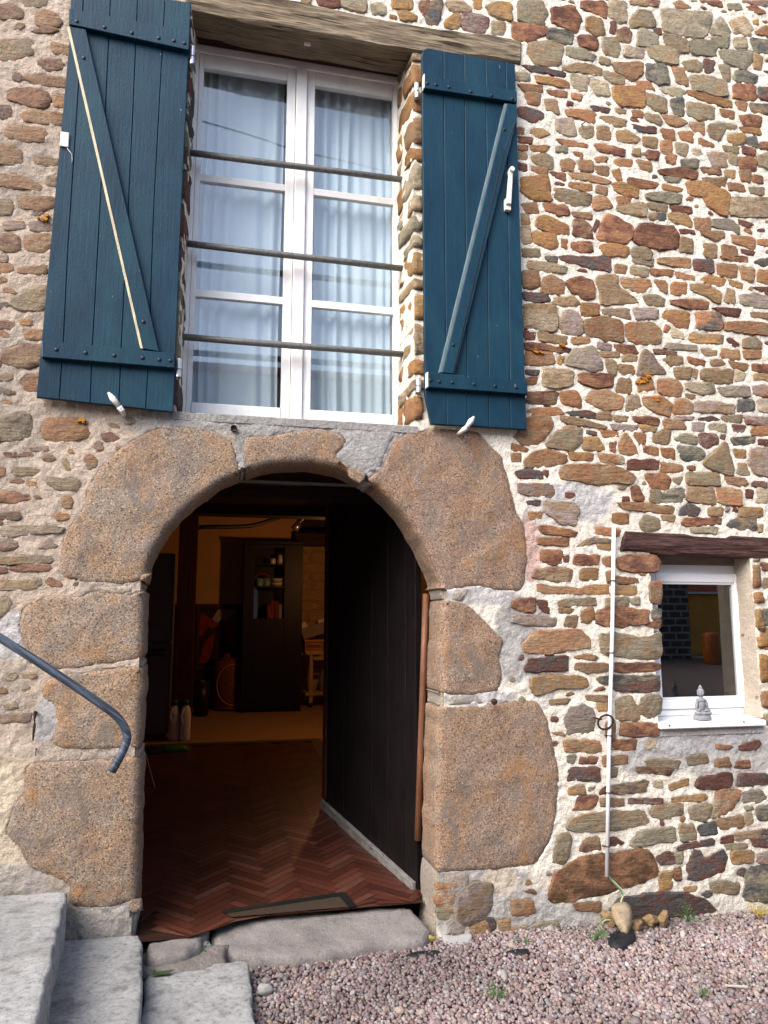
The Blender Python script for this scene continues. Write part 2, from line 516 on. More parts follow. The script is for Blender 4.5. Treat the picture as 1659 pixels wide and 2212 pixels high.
def mk_bulb():
    b = NB('lit_bulb')
    em = b.n('ShaderNodeEmission')
    em.inputs[0].default_value = (1.0, 0.5, 0.18, 1)
    em.inputs[1].default_value = 4.0
    b.l(em.outputs[0], b.out.inputs['Surface'])
    b.t.nodes.remove(b.p)
    MAT['bulb'] = b.m


mk_bulb()
b_ = NB('parquet_print')
_c = b_.attr('col')
_g = b_.ramp(b_.noise((60, 60, 60), 4, 0.7), [(0.3, (0.6, 0.6, 0.6)), (0.7, (1.3, 1.3, 1.3))])
MAT['parquet'] = b_.fin(b_.mix(0.8, _c, _g, 'MULTIPLY'), 0.42, 0, 0.4)
b_ = NB('far_barn_stone')
_v = b_.n('ShaderNodeTexBrick')
_m = b_.n('ShaderNodeVectorRotate', rotation_type='X_AXIS')
b_.l(b_.geo, _m.inputs['Vector'])
_m.inputs['Angle'].default_value = rad(-90)
b_.l(_m.outputs[0], _v.inputs['Vector'])
_v.inputs['Scale'].default_value = 0.7
_v.inputs['Color1'].default_value = (0.06, 0.055, 0.05, 1)
_v.inputs['Color2'].default_value = (0.09, 0.08, 0.07, 1)
_v.inputs['Mortar'].default_value = (0.30, 0.28, 0.26, 1)
_v.inputs['Mortar Size'].default_value = 0.035
MAT['barn'] = b_.fin(_v.outputs['Color'], 0.9)


# ------------------------------------------------------------------ mesh helpers
def tag(o, label=None, cat=None, group=None, kind=None):
    if label: o['label'] = label
    if cat: o['category'] = cat
    if group: o['group'] = group
    if kind: o['kind'] = kind
    return o


def empty(name, loc=(0, 0, 0), parent=None, **kw):
    o = bpy.data.objects.new(name, None)
    o.location = loc
    o.empty_display_size = 0.1
    COL.objects.link(o)
    if parent is not None:
        o.parent = parent
        o.matrix_parent_inverse = Matrix.Translation(-Vector(parent.location))
    return tag(o, **kw)


def link(name, me, mat, parent=None, smooth=False):
    me.name = name
    o = bpy.data.objects.new(name, me)
    COL.objects.link(o)
    if mat is not None:
        me.materials.append(MAT[mat] if isinstance(mat, str) else mat)
    if smooth:
        me.polygons.foreach_set('use_smooth', [True] * len(me.polygons))
    if parent is not None:
        o.parent = parent
        o.matrix_parent_inverse = Matrix.Translation(-Vector(parent.location))
    return o


def obj(name, bm, mat, parent=None, smooth=False):
    bmesh.ops.recalc_face_normals(bm, faces=bm.faces[:])
    me = bpy.data.meshes.new(name)
    bm.to_mesh(me)
    bm.free()
    return link(name, me, mat, parent, smooth)


def raw(name, V, Fc, mat, parent=None, smooth=False, cols=None, sharp=0):
    me = bpy.data.meshes.new(name)
    V = np.asarray(V, np.float32)
    Fc = np.asarray(Fc, np.int32)
    k = Fc.shape[1]
    me.vertices.add(len(V))
    me.vertices.foreach_set('co', V.ravel())
    me.loops.add(Fc.size)
    me.loops.foreach_set('vertex_index', Fc.ravel())
    me.polygons.add(len(Fc))
    me.polygons.foreach_set('loop_start', np.arange(0, Fc.size, k, dtype=np.int32))
    me.polygons.foreach_set('loop_total', np.full(len(Fc), k, np.int32))
    me.update(calc_edges=True)
    if sharp:
        me.polygons.foreach_set('use_smooth', [True] * len(me.polygons))
        me.set_sharp_from_angle(angle=rad(sharp))
    for an, c in (cols or {}).items():
        a = me.color_attributes.new(an, 'FLOAT_COLOR', 'POINT')
        c = np.asarray(c, np.float32)
        a.data.foreach_set('color', np.concatenate([c, np.ones((len(c), 1), np.float32)], 1).ravel())
    return link(name, me, mat, parent, smooth)


def add_box(bm, x0, x1, y0, y1, z0, z1, bev=0.0, M=None):
    r = bmesh.ops.create_cube(bm, size=1.0)
    vs = r['verts']
    for v in vs:
        v.co = Vector(((x0 + x1) / 2 + v.co.x * (x1 - x0), (y0 + y1) / 2 + v.co.y * (y1 - y0), (z0 + z1) / 2 + v.co.z * (z1 - z0)))
        if M is not None:
            v.co = M @ v.co
    if bev:
        es = list({e for v in vs for e in v.link_edges})
        bmesh.ops.bevel(bm, geom=es, offset=bev, segments=2, affect='EDGES', profile=0.6)
    return bm


def box(name, x0, x1, y0, y1, z0, z1, mat, parent=None, bev=0.0, M=None):
    bm = bmesh.new()
    add_box(bm, x0, x1, y0, y1, z0, z1, bev, M)
    return obj(name, bm, mat, parent)


def smooth_line(pts, sub=6):
    pts = [Vector(p) for p in pts]
    out = []
    for i in range(len(pts) - 1):
        p0 = pts[max(i - 1, 0)]; p1 = pts[i]; p2 = pts[i + 1]; p3 = pts[min(i + 2, len(pts) - 1)]
        for k in range(sub):
            t = k / sub
            out.append(0.5 * ((2 * p1) + (p2 - p0) * t + (2 * p0 - 5 * p1 + 4 * p2 - p3) * t * t + (3 * p1 - p0 - 3 * p2 + p3) * t ** 3))
    out.append(pts[-1])
    return out


def add_tube(bm, pts, r, n=10, cap=True):
    pts = [Vector(p) for p in pts]
    rings = []
    up = Vector((0.13, 0.21, 0.97))
    for i, p in enumerate(pts):
        t = (pts[min(i + 1, len(pts) - 1)] - pts[max(i - 1, 0)]).normalized()
        a = t.cross(up)
        if a.length < 1e-3:
            a = t.cross(Vector((1, 0, 0)))
        a.normalize()
        b = t.cross(a)
        rr = r[i] if isinstance(r, (list, tuple)) else r
        rings.append([bm.verts.new(p + (a * math.cos(2 * math.pi * k / n) + b * math.sin(2 * math.pi * k / n)) * rr) for k in range(n)])
    for q, s in zip(rings, rings[1:]):
        for k in range(n):
            bm.faces.new((q[k], q[(k + 1) % n], s[(k + 1) % n], s[k]))
    if cap:
        bm.faces.new(rings[0][::-1])
        bm.faces.new(rings[-1])
    return bm


def tube(name, pts, r, mat, parent=None, n=10):
    bm = bmesh.new()
    add_tube(bm, pts, r, n)
    o = obj(name, bm, mat, parent, True)
    return o


def add_lathe(bm, prof, c, n=20, squash=1.0):
    rings = []
    for r, z in prof:
        rings.append([bm.verts.new((c[0] + r * math.cos(2 * math.pi * k / n), c[1] + squash * r * math.sin(2 * math.pi * k / n), c[2] + z)) for k in range(n)])
    for q, s in zip(rings, rings[1:]):
        for k in range(n):
            bm.faces.new((q[k], q[(k + 1) % n], s[(k + 1) % n], s[k]))
    bm.faces.new(rings[0][::-1])
    bm.faces.new(rings[-1])
    return bm


def lathe(name, prof, c, mat, parent=None, n=20, squash=1.0):
    bm = bmesh.new()
    add_lathe(bm, prof, c, n, squash)
    return obj(name, bm, mat, parent, True)


def area2(p):
    return sum(p[i][0] * p[(i + 1) % len(p)][1] - p[(i + 1) % len(p)][0] * p[i][1] for i in range(len(p)))


def inset(p, d):                                     # p runs counter-clockwise; positive d moves inwards
    n = len(p)
    dl = d if isinstance(d, (list, tuple)) else [d] * n
    out = []
    for i in range(n):
        a, b, c = p[i - 1], p[i], p[(i + 1) % n]
        e1 = (b[0] - a[0], b[1] - a[1]); e2 = (c[0] - b[0], c[1] - b[1])
        l1 = math.hypot(*e1) or 1e-9; l2 = math.hypot(*e2) or 1e-9
        n1 = (-e1[1] / l1, e1[0] / l1); n2 = (-e2[1] / l2, e2[0] / l2)
        m = (n1[0] + n2[0], n1[1] + n2[1])
        k = m[0] * n1[0] + m[1] * n1[1]
        k = max(k, 0.35)
        out.append((b[0] + m[0] * dl[i] / k, b[1] + m[1] * dl[i] / k))
    return out


def add_prism(bm, poly, yf, yb, bev=0.003):          # poly in X,Z; front face at yf (towards the street)
    p = list(poly)
    if area2(p) < 0:
        p = p[::-1]
    q = inset(p, bev)
    r0 = [bm.verts.new((x, yb, z)) for x, z in p]
    r1 = [bm.verts.new((x, yf + bev, z)) for x, z in p]
    r2 = [bm.verts.new((x, yf, z)) for x, z in q]
    n = len(p)
    for a, b in ((r0, r1), (r1, r2)):
        for k in range(n):
            bm.faces.new((a[k], a[(k + 1) % n], b[(k + 1) % n], b[k]))
    bm.faces.new(r2)
    bm.faces.new(r0[::-1])


def prism(name, poly, yf, yb, mat, parent=None, bev=0.003):
    bm = bmesh.new()
    add_prism(bm, poly, yf, yb, bev)
    return obj(name, bm, mat, parent)


def resample(poly, step, closed=True):
    out = []
    n = len(poly)
    for i in range(n if closed else n - 1):
        a, b = poly[i], poly[(i + 1) % n]
        L = math.hypot(b[0] - a[0], b[1] - a[1])
        k = max(1, int(round(L / step)))
        for j in range(k):
            t = j / k
            out.append((a[0] + (b[0] - a[0]) * t, a[1] + (b[1] - a[1]) * t))
    return out


def chaikin(p, f=0.22):
    out = []
    n = len(p)
    for i in range(n):
        a, b = p[i], p[(i + 1) % n]
        out.append((a[0] + (b[0] - a[0]) * f, a[1] + (b[1] - a[1]) * f))
        out.append((a[0] + (b[0] - a[0]) * (1 - f), a[1] + (b[1] - a[1]) * (1 - f)))
    return out


def in_poly(px, pz, poly):
    c = np.zeros(px.shape, bool)
    n = len(poly)
    for i in range(n):
        x0, z0 = poly[i]; x1, z1 = poly[(i + 1) % n]
        if z0 == z1:
            continue
        h = ((z0 > pz) != (z1 > pz)) & (px < (x1 - x0) * (pz - z0) / (z1 - z0) + x0)
        c ^= h
    return c


def rect(px0, py0, px1, py1, y):                     # photo rectangle -> x0, x1, z0, z1 at depth y
    x0 = (W(px0, py0, y)[0] + W(px0, py1, y)[0]) / 2
    x1 = (W(px1, py0, y)[0] + W(px1, py1, y)[0]) / 2
    z1 = (W(px0, py0, y)[1] + W(px1, py0, y)[1]) / 2
    z0 = (W(px0, py1, y)[1] + W(px1, py1, y)[1]) / 2
    return x0, x1, z0, z1

# ------------------------------------------------------------------ ground
rng = np.random.default_rng(7)
random.seed(7)


def ground_h(x, y):
    return -0.215 + 0.012 * np.sin(x * 1.7 + y) + 0.008 * np.sin(y * 4.1 - x * 2.3)


gx = np.concatenate([np.linspace(-60, -3, 20), np.linspace(-2.8, 6, 70), np.linspace(7, 70, 22)])
gy = np.concatenate([np.linspace(-70, -4, 24), np.linspace(-3.8, 0.3, 34)])
XX, YY = np.meshgrid(gx, gy)
ZZ = ground_h(XX, YY) - 0.012
V = np.stack([XX.ravel(), YY.ravel(), ZZ.ravel()], 1)
nx, ny = len(gx), len(gy)
I = np.arange(nx * ny).reshape(ny, nx)
Fq = np.stack([I[:-1, :-1].ravel(), I[:-1, 1:].ravel(), I[1:, 1:].ravel(), I[1:, :-1].ravel()], 1)
tag(raw('ground', V, Fq, 'ground', smooth=True), 'courtyard ground under the pink gravel', kind='structure')

# ------------------------------------------------------------------ the house: opening outlines
house = empty('stone_house', label='old schist and granite farmhouse wall with blue shutters and arched doorway', cat='house')

DOOR_P = [(303, 1990), (304, 1950), (310, 1700), (315, 1560), (319, 1450), (321, 1330), (322, 1265), (330, 1222), (341, 1198), (353, 1175), (369, 1152), (386, 1131), (407, 1110),
          (430, 1090), (455, 1072), (482, 1057), (510, 1043), (541, 1032), (570, 1024), (600, 1019), (645, 1017), (675, 1019), (702, 1023), (730, 1031), (760, 1045),
          (786, 1060), (811, 1079), (832, 1099), (852, 1121), (868, 1143), (882, 1167), (895, 1191), (907, 1217), (918, 1243), (927, 1268), (931, 1287), (928, 1400),
          (923, 1500), (919, 1600), (917, 1700), (915, 1830), (908, 1925), (908, 2010)]
DOOR = [W(x, y, 0.25) for x, y in DOOR_P]           # the inner edge of the reveal, left foot round to right foot
UW = (-0.25, 1.215, 2.83, 5.56)                     # upper window opening: x0, x1, z0, z1
SW = (2.83, 3.60, 0.92, 2.06)                       # small window opening

# stones traced as outlines on the face of the wall
STONES = """
@1106 0
gb 4 0 20 0 23 8 21 16 10 15 4 12
ro 26 5 40 3 46 12 42 21 33 18 26 14
ro 45 0 61 0 62 12 55 9 45 5
t 63 0 74 0 75 14 70 15 63 10
rb 77 0 96 0 95 4 85 3 77 2
b 48 12 53 10 58 12 61 22 55 24 48 18
r 64 14 68 13 67 22 64 22
rb 68 19 75 17 78 21 77 28 70 27
b 77 13 82 6 89 6 94 13 93 17 82 17 77 18
tg 97 5 110 6 131 8 128 20 124 25 110 23 99 20 97 12
r 92 18 97 18 97 22 93 21
b 104 2 110 0 117 5 108 5
r 121 0 136 0 137 4 122 1
g 140 2 148 2 150 6 141 6
r 152 4 158 3 165 8 160 9 153 6
p 148 0 166 0 166 4
g 136 10 142 20 140 24 128 22 130 16
t 141 13 150 10 157 18 155 23 144 21
o 157 13 160 12 160 16 157 15
o 158 20 166 16 170 24 159 22
o 0 14 10 15 24 18 20 23 10 27 0 25
g 25 17 40 21 39 29 28 28 22 23
ro 42 23 50 22 57 26 55 33 44 30
gb 58 24 68 24 71 30 68 37 60 34
g 82 18 87 18 96 23 95 29 88 30 81 29
b 98 22 105 22 115 26 115 34 106 34 99 27
g 115 26 125 25 133 28 133 37 120 36 116 34
g 126 24 142 21 141 31 134 30 133 27
t 144 24 153 24 153 31 145 31
gk 154 24 170 26 170 35 158 34
bg 11 27 24 26 34 29 32 42 15 42 10 34
g 36 30 47 31 55 36 52 39 35 36
tp 73 29 86 31 86 38 73 36
gb 87 30 96 29 109 32 108 42 95 40 89 36
g 134 32 156 32 156 40 152 45 138 41
b 157 34 163 36 162 45 157 44
b 58 36 64 38 63 42 57 40
ob 64 40 85 40 85 48 79 53 68 46
b 33 43 46 40 58 44 58 49 40 46 33 45
bg 111 40 120 38 124 41 123 47 112 45
r 124 38 132 39 131 47 126 47
bg 134 42 141 42 142 52 138 51
g 145 46 152 45 160 49 158 54 144 52
rk 7 42 20 43 35 47 35 50 22 47 12 46
g 0 46 12 47 12 52 0 51
o 15 49 28 50 37 53 37 57 25 55 16 53
tg 38 47 50 49 49 59 44 59 39 54
g 51 50 62 53 64 62 55 61 51 55
g 59 45 73 49 73 54 66 54 60 50
k 86 40 100 42 103 54 95 55 88 51
bo 104 43 112 44 115 55 107 53
gb 115 49 125 48 139 52 141 62 133 63 118 58
o 144 54 158 55 159 65 143 64
r 160 56 170 57 170 66 160 64
o 81 52 90 53 93 58 82 57
oy 66 55 86 56 87 70 70 69 66 62
g 96 57 108 56 113 59 110 63 98 59
o 114 58 125 60 143 66 143 70 128 66 115 61
o 4 54 20 55 20 59 7 58
o 23 58 36 59 36 63 25 61
ob 9 59 19 60 18 68 10 67
o 39 60 46 61 45 65 39 63
b 21 64 29 64 31 74 23 71
r 36 65 40 66 39 68 36 68
bg 87 60 93 61 101 64 101 73 92 71 87 66
g 102 64 112 63 112 75 106 74
bg 114 65 132 69 133 77 122 78 114 74
o 145 65 153 66 152 72 147 71
k 154 67 170 67 170 74 156 72
b 134 70 145 72 144 78 137 75
kr 4 69 10 69 21 73 20 77 14 79 5 75
o 35 71 45 70 55 73 54 80 47 78 36 74
r 51 68 64 70 63 73 53 71
o 67 70 74 71 74 73 68 73
b 57 75 66 75 75 78 74 82 61 80
o 78 71 85 72 85 76 79 75
b 86 73 95 74 98 78 97 81 88 78
bo 97 74 107 75 114 79 110 82 103 81
ro 146 74 162 75 162 82 150 81
t 29 77 34 76 40 77 43 88 35 88 29 84
r 78 80 86 82 94 82 94 86 85 85 79 84
b 115 79 125 79 125 87 119 85
gb 127 81 135 79 139 83 135 91 128 88
b 137 79 146 81 145 84 139 83
o 148 82 161 83 162 87 150 85
b 12 83 20 83 25 87 18 89 12 86
o 3 82 8 83 8 87 3 86
b 44 82 53 81 53 88 47 90 44 86
ob 55 82 64 82 64 91 56 90
b 67 85 75 84 83 89 81 93 69 91
or 97 83 106 84 106 91 99 89
o 108 85 118 85 118 92 110 90
b 141 87 151 86 152 92 145 94 140 90
g 152 89 159 88 160 95 153 93
r 4 88 14 89 13 93 4 92
ob 85 88 95 89 94 96 86 94
ob 97 91 104 90 104 100 97 99
b 106 92 115 93 114 102 107 99
ob 122 89 131 93 131 95 121 93
o 28 90 40 91 50 94 49 96 35 94
ro 53 93 60 93 74 97 73 101 62 99 55 97
o 12 94 25 94 22 98 13 97
r 4 94 10 94 10 97 4 97
g 29 95 36 94 36 99 29 98
o 79 96 83 96 84 101 78 100
o 88 97 96 98 95 103 88 102
o 40 98 46 99 46 103 42 101
t 116 97 122 96 125 101 118 101
b 137 94 148 95 147 99 138 97
r 149 94 158 96 158 101 150 99
o 161 92 170 92 170 96 161 96
b 4 98 10 99 10 104 4 103
b 13 101 22 99 27 102 26 109 19 108 13 104
b 31 104 37 102 41 105 41 110 33 110
o 43 104 53 104 53 111 44 110
o 54 102 62 101 62 105 55 105
o 67 103 78 103 78 108 70 108 67 106
og 81 103 91 105 91 111 83 109
ro 100 101 107 100 106 106 101 106
g 110 103 122 103 121 109 110 108
bp 126 99 133 98 139 99 140 108 130 107
g 140 98 147 101 146 107 141 105
or 147 102 156 101 159 104 158 111 148 109
b 159 100 170 98 170 111 160 107
r 4 105 10 106 10 111 4 110
bo 12 107 23 109 23 113 13 111
o 54 107 63 108 63 114 55 112
o 65 110 70 109 72 117 68 116
o 25 111 35 112 35 117 27 114
ob 37 112 48 112 64 117 62 119 45 116 38 115
or 95 110 110 108 121 111 120 116 105 114 97 112
rb 122 108 135 108 136 113 125 112
b 138 110 145 110 145 115 139 114
b 148 110 155 110 155 118 149 117
o 156 113 163 114 163 119 157 118
o 6 114 23 113 25 118 26 130 15 130 6 125
ro 75 115 84 116 96 119 92 122 80 121 76 119
o 37 118 52 119 52 124 45 123 37 120
r 27 117 34 119 34 120 28 119
oy 65 118 72 118 82 122 82 128 75 128 66 123
b 55 120 62 121 62 126 55 124
g 99 114 110 115 108 118 100 117
bo 124 115 140 115 138 121 126 118
o 98 119 111 122 110 124 98 122
ob 140 118 150 119 152 124 141 123
b 154 121 164 121 164 126 155 125
oy 113 117 125 117 142 125 140 140 135 139 128 134 123 127 115 126
bt 142 128 152 127 170 128 170 140 150 141 141 139
bg 27 121 40 123 52 126 51 133 40 134 28 128
o 68 127 78 128 76 132 69 132
g 87 125 100 124 111 126 110 132 95 131 87 128
ob 52 129 56 126 62 128 66 134 54 136
bg 68 133 85 131 88 134 87 141 75 138 69 136
b 6 132 16 131 18 138 10 138
o 20 131 36 133 38 139 30 140 22 136
bg 88 131 101 132 101 137 90 135
ro 103 133 117 134 117 138 104 138
o 39 137 52 138 52 142 40 140
kb 89 138 100 137 100 142 90 142
b 101 138 112 137 117 143 116 147 106 144 102 141
og 6 138 11 139 12 145 6 145
o 16 141 22 139 37 146 37 151 30 152 15 147
rb 40 142 46 142 52 146 53 155 40 152
bo 118 141 129 141 129 150 120 148
gp 130 142 143 142 148 146 148 151 130 147
r 147 142 157 145 154 147 148 145
or 60 141 63 138 79 146 79 153 74 158 55 155 57 148
ro 80 150 84 144 105 146 109 151 107 161 95 162 79 157
r 55 142 57 143 54 150 53 148
ro 109 148 118 149 119 151 110 151
ob 122 149 138 150 138 154 132 156 124 152
tb 6 146 12 146 13 158 7 158
oy 14 150 29 151 30 160 25 162 14 157
o 32 155 36 155 36 161 32 160
or 39 157 52 156 53 163 44 163 39 161
o 142 152 158 154 158 162 144 157
b 110 153 118 155 118 164 109 163
o 57 159 65 157 76 160 76 166 60 166
gb 78 160 88 160 92 164 90 169 77 166
bg 7 161 18 161 19 166 7 166
o 160 155 170 155 170 160 160 158
yb 125 157 133 158 133 168 124 165
ob 136 158 146 160 147 168 137 168
r 148 161 158 163 157 165 150 164
@1106 553
k 22 0 30 0 29 4 24 3
r 31 0 64 0 64 10 55 9 45 6 33 3
b 11 3 24 4 36 7 35 11 20 9 10 7
o 67 5 75 6 74 12 67 11
b 77 6 89 8 88 13 77 12
gb 78 1 92 1 92 6 78 4
b 95 1 116 1 116 8 104 7 95 4
o 90 8 105 9 104 13 91 12
ob 106 10 119 13 119 16 107 14
r 118 2 131 2 131 11 118 9
b 134 4 147 6 146 14 134 12
b 148 6 158 8 157 17 149 15
o 160 9 170 9 170 18 159 17
o 136 0 153 0 153 4 137 2
k 157 3 170 0 170 6 159 6
o 122 15 129 12 139 15 138 19 127 18
b 141 15 151 18 149 21 142 19
b 7 9 18 9 18 19 12 21 7 20
ob 20 14 26 12 34 16 34 25 19 24
or 36 15 45 13 53 16 54 27 46 28 36 21
b 55 13 68 12 70 20 80 27 82 30 58 32 57 22
b 71 14 90 15 91 19 84 24 72 20
b 92 15 101 16 101 24 97 22
o 104 17 114 17 114 25 103 25
b 115 18 128 18 136 24 135 31 127 27 116 22
b 139 21 145 22 145 31 138 30
gp 148 25 158 24 170 27 170 34 155 33 148 30
r 157 20 170 20 170 26 160 22
r 7 23 23 24 25 29 15 30 7 27
b 27 27 40 26 44 30 42 33 27 31
gb 85 25 95 25 100 28 99 33 87 31
or 103 29 116 28 128 29 127 34 113 34 103 31
o 45 30 57 31 57 38 45 39
bp 59 34 77 34 77 41 66 38 59 37
p 79 33 95 34 95 41 80 41
bt 7 31 28 31 30 38 29 49 15 47 7 46
pb 30 43 37 34 44 38 47 45 46 51 33 50
bo 48 41 60 39 72 42 73 56 60 54 49 52 47 46
bo 74 43 92 43 97 48 96 57 83 57 74 53
yo 98 35 115 36 115 47 108 46 99 40
ko 119 36 136 37 137 48 120 48
r 130 33 149 34 147 39 138 38
o 155 36 170 37 170 41 156 39
b 138 43 150 42 170 44 170 52 150 50 138 48
b 115 50 137 51 137 56 122 57 115 54
t 104 46 112 50 111 54 104 52
o 100 44 103 46 101 49 99 48
r 7 48 15 49 15 54 8 54
b 17 49 36 52 36 57 18 55
bo 37 53 50 52 51 56 40 57
r 139 54 142 53 148 57 145 59
b 150 54 158 52 162 56 162 60 150 59
o 8 56 20 57 38 60 36 63 20 61 8 60
p 55 56 65 57 64 61 56 60
or 66 57 79 58 83 63 75 64 67 60
p 101 56 120 58 120 61 99 60
pg 33 70 40 60 54 58 60 73 52 75 44 73
b 57 62 70 62 70 65 58 65
rb 92 60 107 62 107 64 93 63
b 123 60 133 61 133 65 125 64
ob 136 60 148 61 148 67 135 65
o 150 61 162 61 162 66 151 66
o 8 62 26 62 28 69 18 71 8 70
o 31 64 34 65 32 70 30 69
b 72 65 76 63 82 65 81 68 72 68
bp 83 71 86 60 92 64 97 72 101 76 90 77 81 77
b 98 67 103 64 111 65 111 69 104 71
r 114 65 126 68 125 71 115 69
b 129 68 136 67 139 70 130 71
b 141 68 154 70 152 74 143 72
ro 156 70 170 70 170 76 156 74
b 61 67 66 67 69 72 67 77 62 74
b 70 70 79 71 80 77 70 76
b 105 72 117 72 116 80 107 79
b 118 73 121 74 120 79 117 78
b 123 73 144 73 143 83 129 82 122 79
t 145 73 152 76 151 80 145 81
b 156 76 170 77 170 81 157 80
r 9 74 18 74 17 77 9 76
or 9 79 17 78 16 82 10 83
tb 21 72 40 74 40 84 29 86 20 84
ro 43 76 66 76 66 84 55 86 44 82
bo 70 79 77 79 78 89 68 88
yo 81 79 91 79 93 86 82 88
ob 94 80 105 79 111 85 109 91 96 89
g 112 82 131 82 132 88 126 91 113 86
pg 133 85 154 84 155 91 138 91
p 156 84 170 84 170 92 157 90
b 113 89 119 90 118 92 113 91
rb 10 88 30 88 29 96 10 96
o 31 88 43 87 46 98 33 96
bo 49 88 62 86 73 92 72 99 60 100 48 94
tb 75 91 82 90 84 99 74 101
ob 85 91 98 91 104 96 102 104 97 103 86 98
b 106 93 112 92 118 96 117 102 104 102
pb 119 94 132 94 145 97 144 102 119 101
k 147 93 157 93 158 100 147 101
t 159 93 170 93 170 103 160 100
o 10 99 31 98 34 102 20 103 10 102
r 35 101 50 100 55 102 54 105 40 103
bo 54 102 64 101 65 106 56 106
b 65 103 76 104 75 107 68 107
or 78 104 90 104 96 106 95 110 79 107
pr 107 104 118 104 117 106 107 106
kr 121 105 130 104 135 106 128 107
b 136 104 150 103 149 108 137 107
rp 151 104 170 105 170 110 152 109
bo 98 106 110 106 114 112 100 112
b 32 104 40 104 62 111 61 112 45 110 33 107
p 64 109 82 110 81 113 66 112
b 82 109 94 111 93 114 84 113
p 118 108 126 108 124 113 117 113
b 127 109 140 109 139 114 128 113
rp 143 109 152 110 150 115 144 114
o 155 113 160 110 170 111 170 116 156 116
ob 10 104 25 103 27 110 20 120 10 123 0 117 3 115
bg 22 121 28 115 37 109 46 112 46 120 40 126 23 124
r 49 113 55 114 55 116 49 115
o 57 112 69 114 69 117 60 117
b 91 116 99 112 103 113 102 122 92 121
b 46 118 56 117 61 125 52 126 46 125
ob 69 121 74 114 80 123 82 129 71 128
o 64 121 68 120 67 127 64 126
o 79 114 87 115 87 121 82 122
g 106 118 112 115 120 117 120 122 108 120
pr 121 115 133 115 134 122 125 125 122 121
r 135 116 139 116 138 119 135 118
kg 142 118 158 117 158 121 144 123
r 160 119 170 119 170 124 160 122
o 0 121 11 125 10 127 0 125
o 0 128 6 128 6 134 0 134
ob 8 134 12 128 24 125 36 129 36 133 22 137 9 137
o 37 127 53 128 53 132 39 132
ot 56 127 72 130 73 135 58 133
o 85 123 95 124 95 130 86 127
o 97 124 106 125 106 132 98 130
g 107 123 122 124 126 128 122 133 110 132
b 139 119 145 142 135 141 124 135 128 130
b 144 125 152 126 152 131 145 131
pb 155 126 160 124 170 124 170 144 158 142 153 133
r 75 132 95 132 95 138 75 139
ob 97 133 111 136 111 140 96 140
r 114 136 119 136 119 139 114 138
b 147 134 152 134 155 142 146 141
bo 31 140 35 135 52 135 66 135 81 143 78 147 54 148 40 145 32 144
r 2 140 10 138 20 140 20 144 5 144
r 21 139 24 139 23 143 21 142
or 86 141 100 141 104 145 101 151 90 150
b 105 144 111 143 109 148 105 146
gb 113 140 135 141 135 149 113 148
rb 138 143 151 144 154 147 150 150 141 148
rp 156 146 166 146 166 151 156 149
po 4 147 26 148 29 154 25 157 4 154
r 35 153 41 154 39 157 35 156
o 78 150 82 149 86 156 85 159 78 158
r 72 156 76 156 76 159 72 159
b 90 151 97 152 96 160 90 159
g 98 152 112 150 111 159 97 160
b 114 149 132 151 132 161 113 159
ob 133 150 150 152 149 162 133 160
r 152 151 157 152 156 157 152 156
t 159 150 166 151 166 160 159 160
r 10 159 19 158 18 161 11 161
b 68 160 87 160 106 163 105 167 72 164
kr 109 164 116 160 123 164 120 168 108 168
ob 128 163 137 163 137 168 128 168
b 148 163 163 163 163 169 148 169
pb 21 160 38 159 44 163 42 175 32 174 21 166
@1106 1106
ob 11 0 20 0 19 4 12 5
o 66 1 76 1 76 7 70 8 65 5
b 83 7 87 2 96 5 97 11 85 12
b 97 2 106 2 106 6 98 5
ro 112 4 136 4 136 8 113 9 110 7
g 116 10 134 10 133 14 117 13
k 139 8 146 4 159 2 159 11 150 12 142 10
g 160 8 163 8 163 13 160 13
o 17 9 26 9 43 13 41 16 20 14
o 54 10 63 10 71 12 70 16 54 14
o 17 17 37 17 37 22 17 21
kb 43 22 50 17 64 18 64 20 55 20 45 22
b 55 20 65 20 65 24 56 24
o 19 25 33 25 32 34 19 33
r 34 29 37 28 37 32 34 32
or 41 28 57 28 56 34 40 34
or 68 30 80 27 94 28 97 32 95 39 80 39 68 37
o 59 30 65 29 65 35 60 34
br 15 38 25 36 39 37 40 45 25 45 14 42
o 45 37 56 36 56 44 44 44
o 61 39 65 38 65 47 62 46
ob 67 42 82 43 82 46 67 46
b 83 40 89 39 90 41 84 41
ob 89 46 97 44 98 52 97 60 90 58
o 16 47 46 50 46 53 17 52
o 47 48 63 47 63 53 47 53
b 67 48 81 48 81 53 67 53
or 0 57 15 55 15 65 5 64 0 62
r 17 57 23 58 26 66 18 64
b 29 57 54 56 55 60 31 61
gb 61 56 76 55 76 61 61 61
g 77 57 83 55 83 60 78 60
b 31 62 40 63 38 66 31 65
b 35 68 43 67 42 75 34 74
o 45 65 52 61 54 67 50 72 45 71
or 55 64 65 61 89 64 89 72 70 75 55 73
g 91 63 97 63 97 69 91 69
o 88 72 97 70 96 75 88 74
pb 0 67 20 67 30 70 29 74 15 74 0 71
ob 7 85 15 77 45 76 50 82 50 88 25 92 8 91
gb 57 79 65 78 85 82 97 78 98 90 94 96 80 95 58 92
r 11 95 37 93 37 102 15 104 8 103
o 41 94 50 92 56 94 54 96 43 95
bo 42 98 62 98 62 103 48 104 41 102
ro 67 98 90 98 97 99 96 102 85 104 67 103
b 12 108 25 105 48 107 50 113 30 115 16 119 13 114
k 55 108 65 106 96 106 96 109 65 112 57 111
r 65 112 96 109 95 116 78 117 65 115
b 24 122 38 121 36 124 25 125
b 48 119 62 119 62 123 49 122
b 55 124 62 124 62 129 56 129
pg 34 135 38 127 46 124 52 127 54 134 52 143 36 144
bg 68 121 78 119 83 128 83 135 68 135
gb 84 121 92 118 97 120 97 130 90 134 83 131
